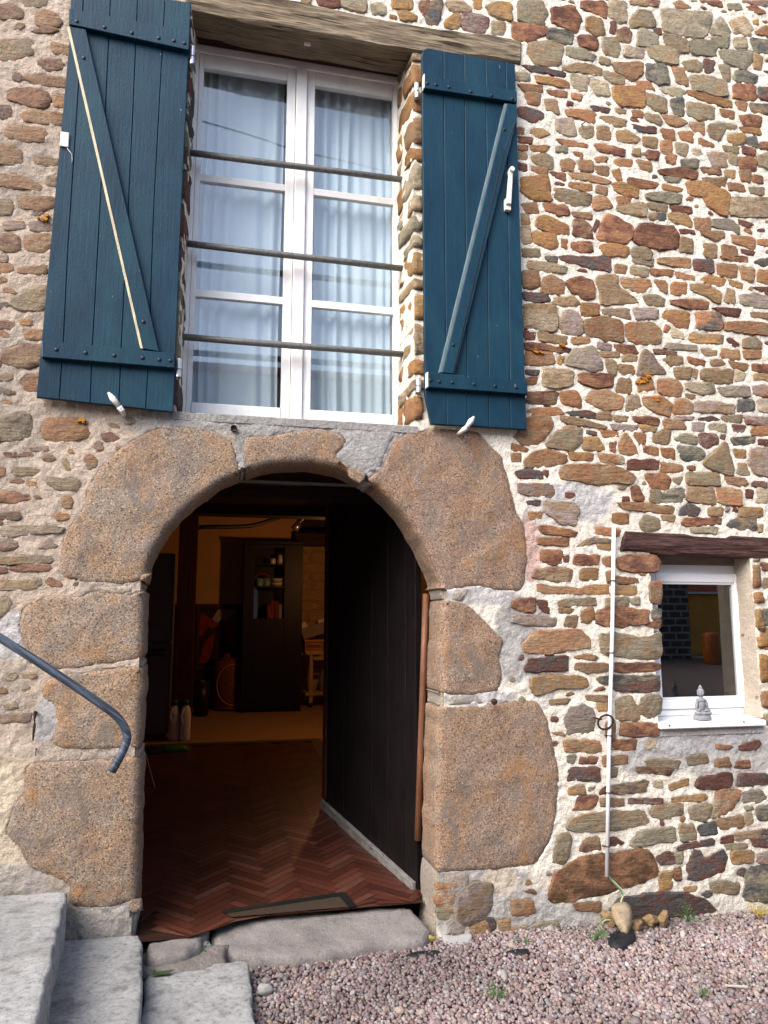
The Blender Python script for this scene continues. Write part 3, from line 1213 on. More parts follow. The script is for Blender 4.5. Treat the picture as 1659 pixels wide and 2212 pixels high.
o 70 137 80 136 96 137 96 144 85 146 71 145
b 61 137 67 134 67 147 61 146
bo 34 148 57 148 58 156 35 156
ro 63 148 81 148 80 154 63 154
t 86 149 94 148 94 153 87 153
g 36 158 42 158 40 163 36 162
ro 45 159 56 159 55 163 44 163
b 59 158 75 158 75 163 60 165
r 133 151 143 152 140 154 133 153
r 148 152 160 148 162 150 158 154 148 154
ob 133 161 141 159 143 165 132 165
r 146 162 154 161 155 166 145 166
bg 86 161 100 160 110 162 108 166 90 166
bg 113 158 126 157 128 163 115 164
o 162 33 170 33 170 38 162 38
b 163 43 170 43 170 49 163 49
g 163 63 170 63 170 74 163 72
o 162 76 170 75 170 90 162 88
b 162 105 170 105 170 112 162 110
g 162 118 170 118 170 127 162 126
o 162 134 170 133 170 138 162 137
@1106 1659
rk 37 0 57 0 57 9 45 8 36 8
b 63 0 69 0 68 6 64 6
br 80 0 105 0 103 5 82 3
r 120 7 140 3 143 4 143 12 130 14 120 13
r 147 4 166 4 166 11 146 12
b 37 13 47 11 48 17 37 17
g 50 13 54 12 53 15 50 15
kb 65 12 88 8 88 16 70 17 64 16
r 57 16 61 12 61 17 57 17
t 92 9 97 8 98 13 92 13
b 102 11 115 7 115 11 103 14
og 132 16 137 14 149 14 148 20 140 30 129 33 131 25
p 150 16 162 14 166 20 160 23 150 22
r 41 26 43 19 56 18 55 24 50 27 40 27
b 58 20 73 20 73 25 58 25
rp 76 20 98 20 98 23 76 23
b 103 20 125 17 127 19 126 21 105 22
kg 151 25 156 25 157 27 152 27
k 158 26 170 23 170 34 160 34
gb 36 39 38 34 50 29 86 27 89 35 65 41 40 41
b 89 28 95 23 111 23 111 30 100 33 91 32
gb 115 26 126 22 130 24 128 34 116 34
ob 132 34 150 31 151 39 136 40
b 151 31 155 28 157 36 152 37
gb 27 58 31 44 37 42 39 45 38 55 35 62 27 62
rb 44 53 49 45 57 45 58 53 48 54
r 62 46 67 45 73 49 62 52
g 77 50 82 41 106 38 107 47 92 49 78 51
b 108 37 118 36 121 46 110 48
k 120 38 132 35 134 43 122 44
r 135 45 144 44 144 48 136 49
b 144 43 162 40 162 45 145 47
r 163 40 170 40 170 43 162 43
r 156 46 170 45 170 52 157 51
r 103 52 130 46 132 47 131 50 110 53
b 138 50 153 49 153 52 139 53
oB 24 85 28 68 45 58 88 52 94 60 94 69 85 75 60 82 27 88
pr 94 58 101 54 106 57 106 62 97 63
g 106 56 111 54 111 62 107 62
kr 115 70 113 66 117 53 122 53 122 58 128 58 138 52 140 58 138 67 125 72 114 73
yb 142 58 145 53 157 54 157 62 143 62
p 159 56 170 54 170 62 159 62
r 146 69 149 65 152 66 150 70
b 95 68 105 67 104 78 97 80 96 74
o 105 66 110 65 110 73 106 73
gb 129 75 137 73 148 75 147 82 130 81
kg 150 86 153 64 170 64 170 88
r 123 82 128 80 130 82 127 84
b 112 78 120 77 120 80 113 80
ob 40 88 58 87 58 93 42 92
kr 60 97 70 85 90 81 112 81 127 86 134 93 110 97 95 99 75 97
ob 0 86 14 86 16 93 10 96 0 95
bg 0 104 10 103 9 108 0 109
g 10 105 18 100 30 100 32 104 22 108 11 109
@553 1659
ot 117 76 124 75 130 75 128 90 117 90
pb 131 85 138 76 145 74 154 76 153 90 148 98 136 103 130 98
g 117 91 128 91 128 98 118 98
b 140 103 150 99 153 108 150 112 138 111
r 149 98 154 98 156 104 152 107
b 157 100 165 98 165 108 158 108
@553 0
b 29 -3 36 -3 35 2 30 1
r 40 -4 54 -4 55 5 45 4 40 2
bg 55 -4 72 -4 71 8 62 7 55 4
g 74 2 80 1 85 4 84 9 76 9
by 88 -4 102 -4 101 5 95 6 88 5
yb 92 7 97 6 105 10 104 13 94 13
ro 87 9 91 10 91 12 87 11
rb 106 0 113 0 112 8 109 10 106 4
k 110 10 114 0 121 0 120 8 118 16 112 15
bt 123 0 134 0 140 5 139 7 126 7
b 122 14 128 9 132 8 133 15 130 18 123 17
rp 134 8 145 9 152 11 150 21 145 21 134 19
b 149 4 156 0 166 2 166 13 158 12 152 9
gb 153 13 162 14 161 23 153 22
o 140 -3 147 -3 146 6 141 5
@0 0
br -4 4 8 2 14 6 14 10 5 11 -4 10
bo 23 9 29 6 36 8 40 13 38 16 27 16 23 14
bg -4 27 8 25 20 25 21 33 10 38 -4 39
br 25 39 38 38 41 41 40 44 30 45 25 42
ob 33 27 46 30 46 35 35 34
b 15 -4 30 -4 28 3 16 3
bo 14 50 22 48 43 51 43 56 25 54
o 5 60 9 57 20 57 31 60 32 65 28 69 15 67 6 64
o 34 61 42 61 42 69 35 68
r -4 69 5 68 7 72 5 76 -4 76
bo 14 74 20 71 40 73 39 80 28 79 15 77
ob 4 82 12 81 27 83 30 87 28 91 15 90 5 87
bo -4 93 8 93 13 98 14 104 8 106 -4 105
b 22 100 30 101 38 104 37 107 23 105
bo -4 113 10 113 20 116 26 120 25 123 5 121 -4 119
bg 31 115 36 114 36 120 30 119
bg -4 130 6 129 8 133 6 138 -4 139
bo 11 128 20 127 36 128 35 134 24 136 12 133
p 2 144 14 143 15 147 3 148
p 19 144 34 145 34 149 20 149
br -4 154 7 151 12 154 12 162 4 162 -4 160
ob 16 155 20 152 33 152 33 160 27 163 17 161
@0 553
ob -4 5 7 5 8 9 5 11 -4 10
bo 12 8 30 6 30 10 25 11 12 10
bg 6 30 12 27 20 20 31 19 31 30 24 35 10 34
br -4 43 4 42 9 44 8 47 -4 46
o 13 42 19 41 20 44 14 44
ob 16 48 29 48 29 53 17 53
br 1 68 4 60 15 57 29 58 29 68 20 72 10 72
o 14 80 17 77 27 77 27 87 16 86
gk -4 106 10 102 19 102 21 107 20 117 8 120 -4 120
o 27 112 31 105 40 104 50 105 56 110 58 116 55 119 40 120 28 118
p 60 123 65 120 67 125 63 126
r 65 115 72 114 78 119 75 120 68 120
rp 19 124 32 123 32 126 20 126
r 2 127 20 127 21 129 4 130
b 40 132 43 131 46 138 43 139
bo 54 130 58 128 63 131 62 136 57 138
bg 6 137 15 137 26 139 25 142 10 142
or -4 137 3 137 3 142 -4 144
bg 29 146 32 143 50 144 52 147 50 152 35 151
b 16 146 23 146 24 150 18 150
ro -4 153 10 152 15 155 25 155 27 157 15 158 8 160 -4 159
b 40 157 44 155 47 158 46 163 41 163
@0 1106
r -4 1 11 0 13 3 11 5 -4 4
o 35 2 38 0 44 1 45 4 37 5
gp 4 10 12 9 35 9 42 11 41 13 20 14 5 16 1 15
rp -4 18 6 17 12 22 8 24 -4 25
g -4 29 15 28 33 29 35 31 33 33 8 34 -4 33
o 6 36 15 34 31 34 33 36 31 38 10 38
o -4 36 4 36 4 39 -4 40
r 29 45 32 42 40 46 39 48 33 48
gy -4 45 10 44 26 43 27 46 22 50 -4 50
bg -4 57 5 55 7 59 5 65 -4 70
bg 2 107 8 104 11 106 9 109 3 109
b 14 105 21 104 24 106 22 108 15 108
gb 2 125 10 124 11 127 3 128
ob -4 115 3 114 4 117 -4 118
pb -4 132 15 131 20 131 19 136 -4 137
bg 14 113 19 113 19 117 14 116
"""
PAL = {'o': (.228, .109, .052), 'b': (.205, .136, .076), 'g': (.19, .165, .112), 't': (.32, .255, .175), 'r': (.105, .042, .029), 'k': (.062, .060, .058),
       'p': (.215, .165, .145), 'y': (.26, .145, .052), 'B': (.10, .050, .022)}
stones = []
_o = (0, 0)
for ln in STONES.strip().split('\n'):
    w = ln.split()
    if w[0][0] == '@':
        _o = (float(w[0][1:]), float(w[1]))
        continue
    v = [float(a) for a in w[1:]]
    pp = [(_o[0] + v[i] * 10 / 3, _o[1] + v[i + 1] * 10 / 3) for i in range(0, len(v), 2)]
    poly = [W(x, y, -0.008) for x, y in pp]
    if area2(poly) < 0:
        poly = poly[::-1]
    stones.append((poly, w[0], sum(p[0] for p in pp) / len(pp)))


def outside_frame(x, z):
    px, py = project(x, 0, z)
    return px < -6 or px > 1668 or py < -8


# plain courses beyond the traced part, so that the wall goes on past the frame
z = -0.1
while z < 6.9:
    h = random.uniform(0.08, 0.17)
    x = -1.95 + random.uniform(0, 0.15)
    while x < 4.75:
        w_ = random.uniform(0.10, 0.34)
        q = [(x, z), (x + w_, z + random.uniform(-.01, .01)), (x + w_ + random.uniform(-.02, .02), z + h - 0.03), (x + random.uniform(-.02, .02), z + h - 0.03 + random.uniform(-.01, .01))]
        if all(outside_frame(a, b) for a, b in q) and not (SW[0] - .1 < x + w_ / 2 < SW[1] + .2 and SW[2] - .2 < z < SW[3] + .25) and not (-.6 < x + w_ / 2 < 2.2 and 5.4 < z < 5.85):
            stones.append((q, random.choice(['o', 'ob', 'b', 'bg', 'g', 'ro', 'bo', 'gb', 'r']), 0 if x > 0 else -1))
        x += w_ + 0.032
    z += h


def ccw_s(p):
    return p if area2(p) > 0 else p[::-1]


# thin chips of stone pressed into the wider joints
_st = 0.012
_gx, _gz = np.arange(-1.45, 4.2, _st), np.arange(-.15, 6.7, _st)
_X, _Z = np.meshgrid(_gx, _gz)
occ = np.zeros(_X.shape, bool)
GRAN_P = [[(277, 1262), (128, 1238), (177, 1103), (333, 915), (510, 915), (1060, 915), (1145, 1150), (1150, 1290), (1095, 1390), (1095, 1510), (1215, 1650), (1200, 1840), (1120, 1900), (900, 2050), (-60, 2050), (-60, 1640), (100, 1600), (40, 1440), (20, 1300)], [(-100, 1290), (60, 1290), (140, 1700), (-100, 2000)],
          [(400, -60), (1150, 75), (1150, 960), (350, 930)], [(140, -60), (425, -60), (400, 910), (60, 880)], [(1325, 1130), (1720, 1140), (1720, 1720), (1330, 1720)], [(1080, 1040), (1330, 1050), (1300, 1200), (1100, 1230)]]
for p in [s[0] for s in stones] + [ccw_s([W(*q) for q in g]) for g in GRAN_P]:
    q = np.array(p)
    i0, i1 = np.searchsorted(_gx, [q[:, 0].min(), q[:, 0].max()]); j0, j1 = np.searchsorted(_gz, [q[:, 1].min(), q[:, 1].max()])
    if i1 > i0 and j1 > j0:
        occ[j0:j1, i0:i1] |= in_poly(_X[j0:j1, i0:i1], _Z[j0:j1, i0:i1], p)
nchip = 0
for t in range(9000):
    w_, h_ = random.uniform(.022, .085), random.uniform(.014, .034)
    x, z = random.uniform(-1.4, 4.1), random.uniform(0, 6.6)
    if x < -.1 and t < 6000:
        w_, h_ = w_ * random.uniform(1.2, 2.2), h_ * random.uniform(1.2, 1.8)
    i, j = int((x + 1.45) / _st), int((z + .15) / _st)
    mi, mj = int(w_ / 2 / _st + 1.4), int(h_ / 2 / _st + 1.4)
    if i - mi < 0 or j - mj < 0 or i + mi >= occ.shape[1] or j + mj >= occ.shape[0] or occ[j - mj:j + mj + 1, i - mi:i + mi + 1].any():
        continue
    k = random.uniform(-.25, .25)
    q = [(-w_ / 2, -h_ * random.uniform(.1, .5)), (w_ * random.uniform(-.1, .3), -h_ / 2), (w_ / 2, -h_ * random.uniform(-.2, .4)), (w_ * random.uniform(0, .35), h_ / 2), (-w_ * random.uniform(.1, .4), h_ * random.uniform(.2, .5))]
    stones.append(([(x + u, z + v + k * u) for u, v in q], random.choice(['o', 'ob', 'r', 'ro', 'b', 'bg', 'rk', 'p', 'g', 'or']), 0))
    occ[j - mj:j + mj + 1, i - mi:i + mi + 1] = True
    nchip += 1


def stone_mesh(poly, code, seed, left):
    rs = random.Random(seed)
    A = abs(area2(poly)) / 2
    size = math.sqrt(A)
    czs = sum(q[1] for q in poly) / len(poly)
    p = inset(chaikin(poly, 0.11), (-0.009 if czs > 2.75 else -0.004) if left else -0.006)
    p = resample(p, max(0.016, min(0.03, size / 7)))
    # jagged outline
    P3 = np.array([(a, 0, b) for a, b in p])
    n1 = fbm(P3, 22, 2, seed % 97); n2 = fbm(P3 + 31.7, 22, 2, seed % 89)
    amp = min(0.009, size * 0.055)
    p = [(a + n1[i] * amp, b + n2[i] * amp) for i, (a, b) in enumerate(p)]
    n = len(p)
    cx = sum(a for a, b in p) / n; cz = sum(b for a, b in p) / n
    hgt = rs.uniform(0.004, 0.010) * min(1.3, max(0.6, size / 0.13))
    if left:
        hgt *= 0.7
    tx, tz = rs.uniform(-.04, .04), rs.uniform(-.06, .04)
    sets = [(0.0, 0.05, 0), (0.0, -0.0015, 0.25), (0.0, -hgt, .8), (0.45, -hgt * 1.1, 1)]
    V = []
    for kk, (f, y, nz) in enumerate(sets):
        ring = []
        for a, b in p:
            if kk == 2:
                d = math.hypot(a - cx, b - cz)
                ff = min(0.3, (0.0045 + 0.5 * hgt) / max(d, 1e-4))
            else:
                ff = f
            ring.append((a + (cx - a) * ff, y, b + (cz - b) * ff))
        R = np.array(ring)
        if nz:
            R[:, 1] += nz * (0.0048 * fbm(R + seed * 0.37, 15, 3, 5) + tx * (R[:, 0] - cx) + tz * (R[:, 2] - cz)) * min(1, size / 0.12)
        if kk >= 2:
            R[:, 1] = np.minimum(R[:, 1], -0.0035)
        V.append(R)
    V = np.concatenate(V + [np.array([[cx, -hgt * 1.02, cz]])])
    Fa = []
    for r in range(len(sets) - 1):
        for k in range(n):
            a, b = r * n + k, r * n + (k + 1) % n
            Fa.append((a, b, b + n)); Fa.append((a, b + n, a + n))
    last = (len(sets) - 1) * n
    for k in range(n):
        Fa.append((last + k, last + (k + 1) % n, len(V) - 1))
    c1 = np.array(PAL[code[0]])
    c2 = np.array(PAL[code[1]]) if len(code) > 1 else np.array(PAL[rs.choice({'o': 'byor', 'b': 'goyb', 'g': 'bgtk', 't': 'tbgp', 'r': 'rork', 'k': 'kgbk', 'p': 'pbgo', 'y': 'oyb', 'B': 'o'}[code[0]])])
    v = rs.uniform(0.82, 1.2) * 1.13
    c1, c2 = c1 * v, c2 * v * rs.uniform(0.85, 1.15)
    if not left and czs < 2.0:
        c1, c2 = c1 * .86 + c1.mean() * .08, c2 * .86 + c2.mean() * .08
    if left:
        gpk = np.array((.21, .15, .11))
        c1 = c1 * .62 + gpk * .38
        c2 = c2 * .62 + gpk * .38
    return V, np.array(Fa)[:, ::-1], np.tile(c1, (len(V), 1)), np.tile(c2, (len(V), 1)), p


order = sorted(range(len(stones)), key=lambda i: -abs(area2(stones[i][0])) * (1 if stones[i][2] > 0 and not outside_frame(*stones[i][0][0]) else 0.0001))
single = set(order[:296])
masks = []
bulk = [[], [], [], []]
off = 0
for i, (poly, code, pxm) in enumerate(stones):
    cxm = sum(a for a, b in poly) / len(poly); czm = sum(b for a, b in poly) / len(poly)
    left = cxm < -0.1
    V, Fa, c1, c2, p = stone_mesh(poly, code, i + 1, left)
    masks.append(p)
    if i in single:
        raw('stone', V, Fa, 'stone', house, True, {'col': c1, 'col2': c2}, 38)
    else:
        bulk[0].append(V); bulk[1].append(Fa + off); bulk[2].append(c1); bulk[3].append(c2)
        off += len(V)
tag(raw('small_stones', np.concatenate(bulk[0]), np.concatenate(bulk[1]), 'stone', house, True, {'col': np.concatenate(bulk[2]), 'col2': np.concatenate(bulk[3])}, 38), kind='stuff')

# ------------------------------------------------------------------ granite door surround
DP = DOOR_P


def seg(i, j):
    return [W(x, y, 0.25) for x, y in DP[i:j + 1]]


def dpt(px, py):
    return W(px, py, 0.25)


def o_(*pts):
    return [W(x, y, -0.01) for x, y in pts]


GRAN = [
    # springing stone and left half of the arch
    ('granite_block', o_((277, 1262), (187, 1259), (147, 1249), (128, 1238), (127, 1216), (133, 1173), (143, 1149), (167, 1106), (177, 1103), (187, 1063), (200, 1030), (227, 996), (257, 970), (290, 946), (333, 924), (400, 921), (463, 930), (480, 943), (500, 953), (510, 976), (516, 1003), (517, 1018)), [dpt(517, 1040)] + seg(6, 15)[::-1] + [dpt(321, 1256)], 0.0),
    ('granite_block', o_((529, 1010), (526, 975), (527, 945), (553, 942), (603, 936), (637, 930), (693, 926), (740, 938), (752, 953), (723, 983), (742, 1003), (763, 1020)), [dpt(776, 1054)] + seg(17, 23)[::-1] + [dpt(531, 1036)], 0.15),
    ('granite_block', o_((793, 1032), (826, 1013), (836, 980), (853, 950), (886, 930), (953, 923), (1033, 930), (1053, 953), (1083, 983), (1100, 1036), (1117, 1106), (1134, 1133), (1141, 1189), (1139, 1239), (1126, 1276), (1106, 1279), (1020, 1266), (968, 1276), (950, 1270)), seg(26, 34)[::-1] + [dpt(793, 1064)], 0.55),
    ('granite_block', o_((972, 1297), (1000, 1302), (1020, 1313), (1053, 1346), (1090, 1383), (1083, 1419), (1086, 1459), (1080, 1493), (1036, 1499), (980, 1504), (952, 1496)), [dpt(925, 1484), dpt(928, 1400), dpt(931, 1300)], 0.45),
    ('granite_block', o_((968, 1526), (1053, 1523), (1106, 1514), (1159, 1513), (1173, 1536), (1186, 1563), (1196, 1606), (1206, 1646), (1209, 1686), (1203, 1759), (1193, 1816), (1163, 1866), (1106, 1877), (1020, 1882), (955, 1887)), [dpt(914, 1850), dpt(916, 1760), dpt(917, 1700), dpt(919, 1600), dpt(923, 1520)], 0.35),
    ('granite_block', o_((267, 1429), (200, 1439), (133, 1446), (60, 1436), (50, 1396), (37, 1349), (47, 1309), (103, 1286), (167, 1289), (200, 1275), (233, 1278), (267, 1286)), [dpt(321, 1275), dpt(320, 1330), dpt(319, 1416)], 0.0),
    ('granite_block', o_((283, 1614), (217, 1621), (133, 1616), (110, 1606), (123, 1566), (120, 1526), (87, 1503), (100, 1469), (150, 1455), (213, 1449), (280, 1441)), [dpt(319, 1437), dpt(316, 1530), dpt(313, 1604)], 0.0),
    ('granite_block', o_((290, 1948), (233, 1964), (153, 1959), (147, 1909), (60, 1876), (40, 1832), (7, 1799), (27, 1739), (53, 1709), (48, 1686), (53, 1659), (67, 1648), (150, 1642), (233, 1640), (285, 1632)), [dpt(312, 1627), dpt(310, 1700), dpt(307, 1820), dpt(304, 1945)], 0.1),
]


def granite(name, outer, inner, red, seed, mat='granite', col=None):
    poly = outer + inner
    inner_set = len(outer)
    if area2(poly) < 0:
        poly = poly[::-1]
    p = chaikin(poly, 0.12)
    p = resample(p, 0.022)
    if mat != 'granite':
        p = inset(p, .007)
    P3 = np.array([(a, 0, b) for a, b in p])
    n1 = fbm(P3, 14, 3, seed); n2 = fbm(P3 + 9.3, 14, 3, seed + 3)
    p = [(a + n1[i] * 0.006, b + n2[i] * 0.006) for i, (a, b) in enumerate(p)]
    q = inset(resample(p, 0.022), 0.0)
    ina = np.array(resample(inner, 0.01, False))
    di = np.sqrt(((np.array(p)[:, None, :] - ina[None]) ** 2).sum(2)).min(1)
    wi = np.clip((0.022 - di) / 0.014, 0, 1)
    jm = mat != 'granite'
    wj = np.clip((0.07 - di) / 0.05, 0, 1)
    q1 = inset(p, [float(0.003 + (0 if jm else 0.011 * w)) for w in wi])
    q2 = inset(p, [float(0.006 + (0 if jm else 0.034 * w)) for w in wi])
    n = len(p)
    V = []
    ys = [(p, 0.29), (p, 0.20), (p, 0.11), (p, None), (q1, None), (q2, None)]
    for kk, (ring, y) in enumerate(ys):
        for k, (a, b) in enumerate(ring):
            w = wi[k]
            yv = (0.010 + .030 * w, 0.001 + .005 * w, -0.003)[kk - 3]
            if jm:
                yv = (.008, .002, -.002)[kk - 3] + .04 * wj[k]
            V.append((a, y if y is not None else yv, b))
    Fa = []
    for r in range(len(ys) - 1):
        for k in range(n):
            a, b = r * n + k, r * n + (k + 1) % n
            Fa.append((a, b, b + n)); Fa.append((a, b + n, a + n))
    # front face: a fine triangulation so that it can be uneven
    xs = [a for a, b in q2]; zs = [b for a, b in q2]
    stp = 0.028
    X, Z = np.meshgrid(np.arange(min(xs), max(xs), stp), np.arange(min(zs), max(zs), stp))
    X = X + rng.uniform(-.007, .007, X.shape); Z = Z + rng.uniform(-.007, .007, Z.shape)
    q3 = inset(q2, 0.012)
    m = in_poly(X.ravel(), Z.ravel(), q3)
    pts = [Vector((a, b)) for a, b in q2] + [Vector((a, b)) for a, b in zip(X.ravel()[m], Z.ravel()[m])]
    ed = [(k, (k + 1) % n) for k in range(n)]
    ov, oe, of, *_ = geometry.delaunay_2d_cdt(pts, ed, [], 1, 1e-6)
    base = len(V)
    near = np.array([(v.x, v.y) for v in ov])
    q2a = np.array(q2)
    dd = np.sqrt(((near[:, None, :] - q2a[None, :, :]) ** 2).sum(2)).min(1)
    yy = -0.003 - 0.004 * np.clip(dd / 0.10, 0, 1)
    if jm:
        dq = np.sqrt(((near[:, None, :] - ina[None]) ** 2).sum(2)).min(1)
        yy = -0.002 + .04 * np.clip((0.07 - dq) / 0.05, 0, 1)
    for v, y in zip(ov, yy):
        V.append((v.x, y, v.y))
    for f in of:
        Fa.append((base + f[0], base + f[1], base + f[2]) if len(f) == 3 else f[:3])
    V = np.array(V)
    d = 0.007 * fbm(V, 9, 4, seed) + 0.003 * fbm(V, 40, 2, seed + 8)
    front = np.clip((0.05 - V[:, 1]) / 0.06, 0, 1)
    front[base:] *= 0.35 + 0.65 * np.clip(dd / 0.09, 0, 1)
    front[:base] *= 0.4
    V[:, 1] += d * front
    back = (V[:, 1] > 0.03)
    V[:, 0] += np.where(back, 0.004 * fbm(V, 12, 3, seed + 2), 0)
    bm = bmesh.new()
    bv = [bm.verts.new(v) for v in V]
    for f in Fa:
        try:
            bm.faces.new([bv[k] for k in f])
        except ValueError:
            pass
    bmesh.ops.remove_doubles(bm, verts=bm.verts[:], dist=0.0004)
    o = obj(name, bm, mat, house, True)
    a = o.data.color_attributes.new('col', 'FLOAT_COLOR', 'POINT')
    a.data.foreach_set('color', np.tile([*(col or (red, red, red)), 1.0], (len(o.data.vertices), 1)).astype(np.float32).ravel())
    return o


for i, (nm, outer, inner, red) in enumerate(GRAN):
    granite(nm, outer, inner, red, 40 + i * 7)
    pl = outer + inner
    masks.append(pl if area2(pl) > 0 else pl[::-1])

GC, LC = (.31, .30, .295), (.37, .315, .265)
for i, (outer, inner, col) in enumerate((
        (o_((267, 1287), (200, 1276), (200, 1261), (277, 1263)), [dpt(321, 1257), dpt(321, 1274)], LC),
        (o_((213, 1450), (200, 1440), (267, 1430)), [dpt(319, 1417), dpt(319, 1437), ], LC),
        (o_((233, 1641), (217, 1622), (283, 1615)), [dpt(313, 1605), dpt(312, 1627)], LC),
        (o_((972, 1298), (1000, 1302), (1020, 1267), (968, 1275)), [dpt(927, 1269), dpt(931, 1299)], (.31, .275, .235)),
        (o_((968, 1527), (1053, 1524), (1036, 1498), (952, 1496)), [dpt(925, 1485), dpt(923, 1519)], (.31, .28, .245)),
        (o_((948, 2030), (1010, 2030), (1020, 1882), (955, 1886)), [dpt(914, 1850), dpt(909, 1920), dpt(907, 2030)], (.31, .27, .23)),
        (o_((165, 2040), (160, 1960), (233, 1963), (290, 1948)), [dpt(304, 1945), dpt(303, 2040)], (.36, .33, .30)),
        (o_((517, 1019), (514, 990), (503, 955), (527, 950), (528, 1011)), [dpt(531, 1035), dpt(517, 1041)], GC),
        (o_((763, 1019), (741, 1002), (723, 983), (752, 953), (775, 938), (860, 935), (836, 980), (826, 1012), (793, 1031)), [dpt(793, 1063), dpt(776, 1055)], GC))):
    granite('joint_mortar', outer, inner, 0, 300 + i * 5, 'mortar', col)


def ccw_(p):
    return p if area2(p) > 0 else p[::-1]


# ------------------------------------------------------------------ mortar: one uneven sheet with the openings cut out
STEP = 0.0125
lines_x = [UW[0], UW[1], SW[0], SW[1]]
lines_z = [UW[2], UW[3], SW[2], SW[3]]


def axis(a, b, extra):
    v = np.arange(a, b, STEP)
    v = v[np.all(np.abs(v[:, None] - np.array(extra)[None]) > STEP * 0.45, 1)]
    return np.sort(np.concatenate([v, extra]))


ax, az = axis(-1.95, 4.75, lines_x), axis(-0.34, 6.95, lines_z)
X, Z = np.meshgrid(ax, az)
P = np.stack([X.ravel(), np.zeros(X.size), Z.ravel()], 1)
Ym = 0.0005 + 0.0045 * fbm(P, 26, 3, 3) + 0.003 * fbm(P, 70, 2, 11) + 0.003 * fbm(P, 5, 2, 19)
Ym = np.maximum(Ym, -0.009)
inside = np.zeros(X.shape, bool)
for p in masks:
    a = np.array(p)
    i0, i1 = np.searchsorted(ax, [a[:, 0].min(), a[:, 0].max()])
    j0, j1 = np.searchsorted(az, [a[:, 1].min(), a[:, 1].max()])
    if i1 <= i0 or j1 <= j0:
        continue
    sub = in_poly(X[j0:j1, i0:i1], Z[j0:j1, i0:i1], p)
    inside[j0:j1, i0:i1] |= sub
er = inside.copy()
er[1:-1, 1:-1] = inside[1:-1, 1:-1] & inside[:-2, 1:-1] & inside[2:, 1:-1] & inside[1:-1, :-2] & inside[1:-1, 2:]
Ym = np.where(er.ravel(), np.maximum(Ym, 0) + 0.022, Ym)
edge = (np.isin(X, lines_x) & (((Z >= UW[2]) & (Z <= UW[3]) & (X < 2)) | ((Z >= SW[2]) & (Z <= SW[3]) & (X > 2)))) | (np.isin(Z, lines_z) & (((X >= UW[0]) & (X <= UW[1]) & (Z > 2.5)) | ((X >= SW[0]) & (X <= SW[1]) & (Z < 2.5))))
Ym = np.where(edge.ravel(), 0.0, Ym)
# colours of the pointing: cream on the right, older pinkish render on the left, grey cement patches
right = np.array((.765, .715, .625)); leftc = np.array((.47, .385, .315)); grey = np.array((.36, .35, .345)); beige = np.array((.56, .47, .36)); pink = np.array((.50, .33, .29)); lav = np.array((.46, .45, .46))
wob = 0.16 * fbm(P, 2.2, 3, 31)
fr = np.clip((P[:, 0] + wob - (-0.22) + 0.0) / 0.22, 0, 1)
fr = np.where(P[:, 2] < 2.75, np.clip((P[:, 0] - 0.5) / 0.1, 0, 1), fr)
C = leftc[None] * (1 - fr[:, None]) + right[None] * fr[:, None]
PATCH = [(650, 922, 300, 24, grey, 1), (785, 985, 75, 62, grey, 1), (523, 990, 16, 55, grey, 1), (1120, 1380, 50, 95, grey, .9), (1040, 1288, 90, 20, lav, .9), (1140, 1330, 45, 30, grey, .8), (1145, 1180, 22, 75, pink, .9),
         (18, 1372, 42, 60, lav, .9), (100, 1550, 30, 52, lav, .9), (1000, 1905, 140, 30, grey, .9), (1060, 1960, 150, 45, grey, .8), (1080, 1905, 40, 30, beige, .7), (1215, 1990, 120, 36, grey, .8), (1530, 1606, 170, 26, lav, 1), (1420, 1645, 90, 30, grey, .85), (1590, 1650, 90, 45, grey, .8),
         (25, 1790, 55, 160, beige, .9), (20, 1910, 80, 50, grey, .6), (1245, 1085, 80, 42, lav, .9), (1190, 1100, 60, 50, lav, .5), (350, 912, 90, 22, grey, .7), (1035, 1510, 90, 14, lav, .9), (1170, 1480, 25, 60, lav, .5), (230, 1985, 90, 40, grey, .8)]
rag = fbm(P, 11, 3, 77)
for px, py, rx, ry, col, al in PATCH:
    cx, cz = W(px, py)
    ex, ez = abs(W(px + rx, py)[0] - W(px - rx, py)[0]) / 2, abs(W(px, py + ry)[1] - W(px, py - ry)[1]) / 2
    d = np.sqrt(((P[:, 0] - cx) / ex) ** 2 + ((P[:, 2] - cz) / ez) ** 2) + 0.16 * rag
    k = np.clip((1.12 - d) / 0.2, 0, 1) * al
    C = C * (1 - k[:, None]) + col[None] * k[:, None]
stain = np.clip((fbm(P, 1.6, 4, 55) - 0.35) * 1.4, 0, 0.5) * (1 - fr * .8)
C = C * (1 - stain[:, None]) + np.array((.27, .25, .22))[None] * stain[:, None]
low = np.clip((0.12 - P[:, 2] + 0.15 * rag) / 0.5, 0, 1) * .45
C = C * (1 - low[:, None]) + np.array((.33, .31, .29))[None] * low[:, None]
xc = (X[:-1, :-1] + X[1:, 1:]) / 2
zc = (Z[:-1, :-1] + Z[1:, 1:]) / 2
door_cut = inset(ccw_([(DOOR[0][0], -1.0)] + list(DOOR) + [(DOOR[-1][0], -1.0)]), -0.03)
keep = ~(((xc > UW[0]) & (xc < UW[1]) & (zc > UW[2]) & (zc < UW[3])) | ((xc > SW[0]) & (xc < SW[1]) & (zc > SW[2]) & (zc < SW[3])) | in_poly(xc, zc, door_cut))
I = np.arange(X.size).reshape(X.shape)
Fq = np.stack([I[:-1, :-1], I[:-1, 1:], I[1:, 1:], I[1:, :-1]], 2)[keep]
P[:, 1] = Ym
raw('mortar', P, Fq, 'mortar', house, True, {'col': C})


def coltag(o, c):
    a = o.data.color_attributes.new('col', 'FLOAT_COLOR', 'POINT')
    a.data.foreach_set('color', np.tile([*c, 1.0], (len(o.data.vertices), 1)).astype(np.float32).ravel())
    return o


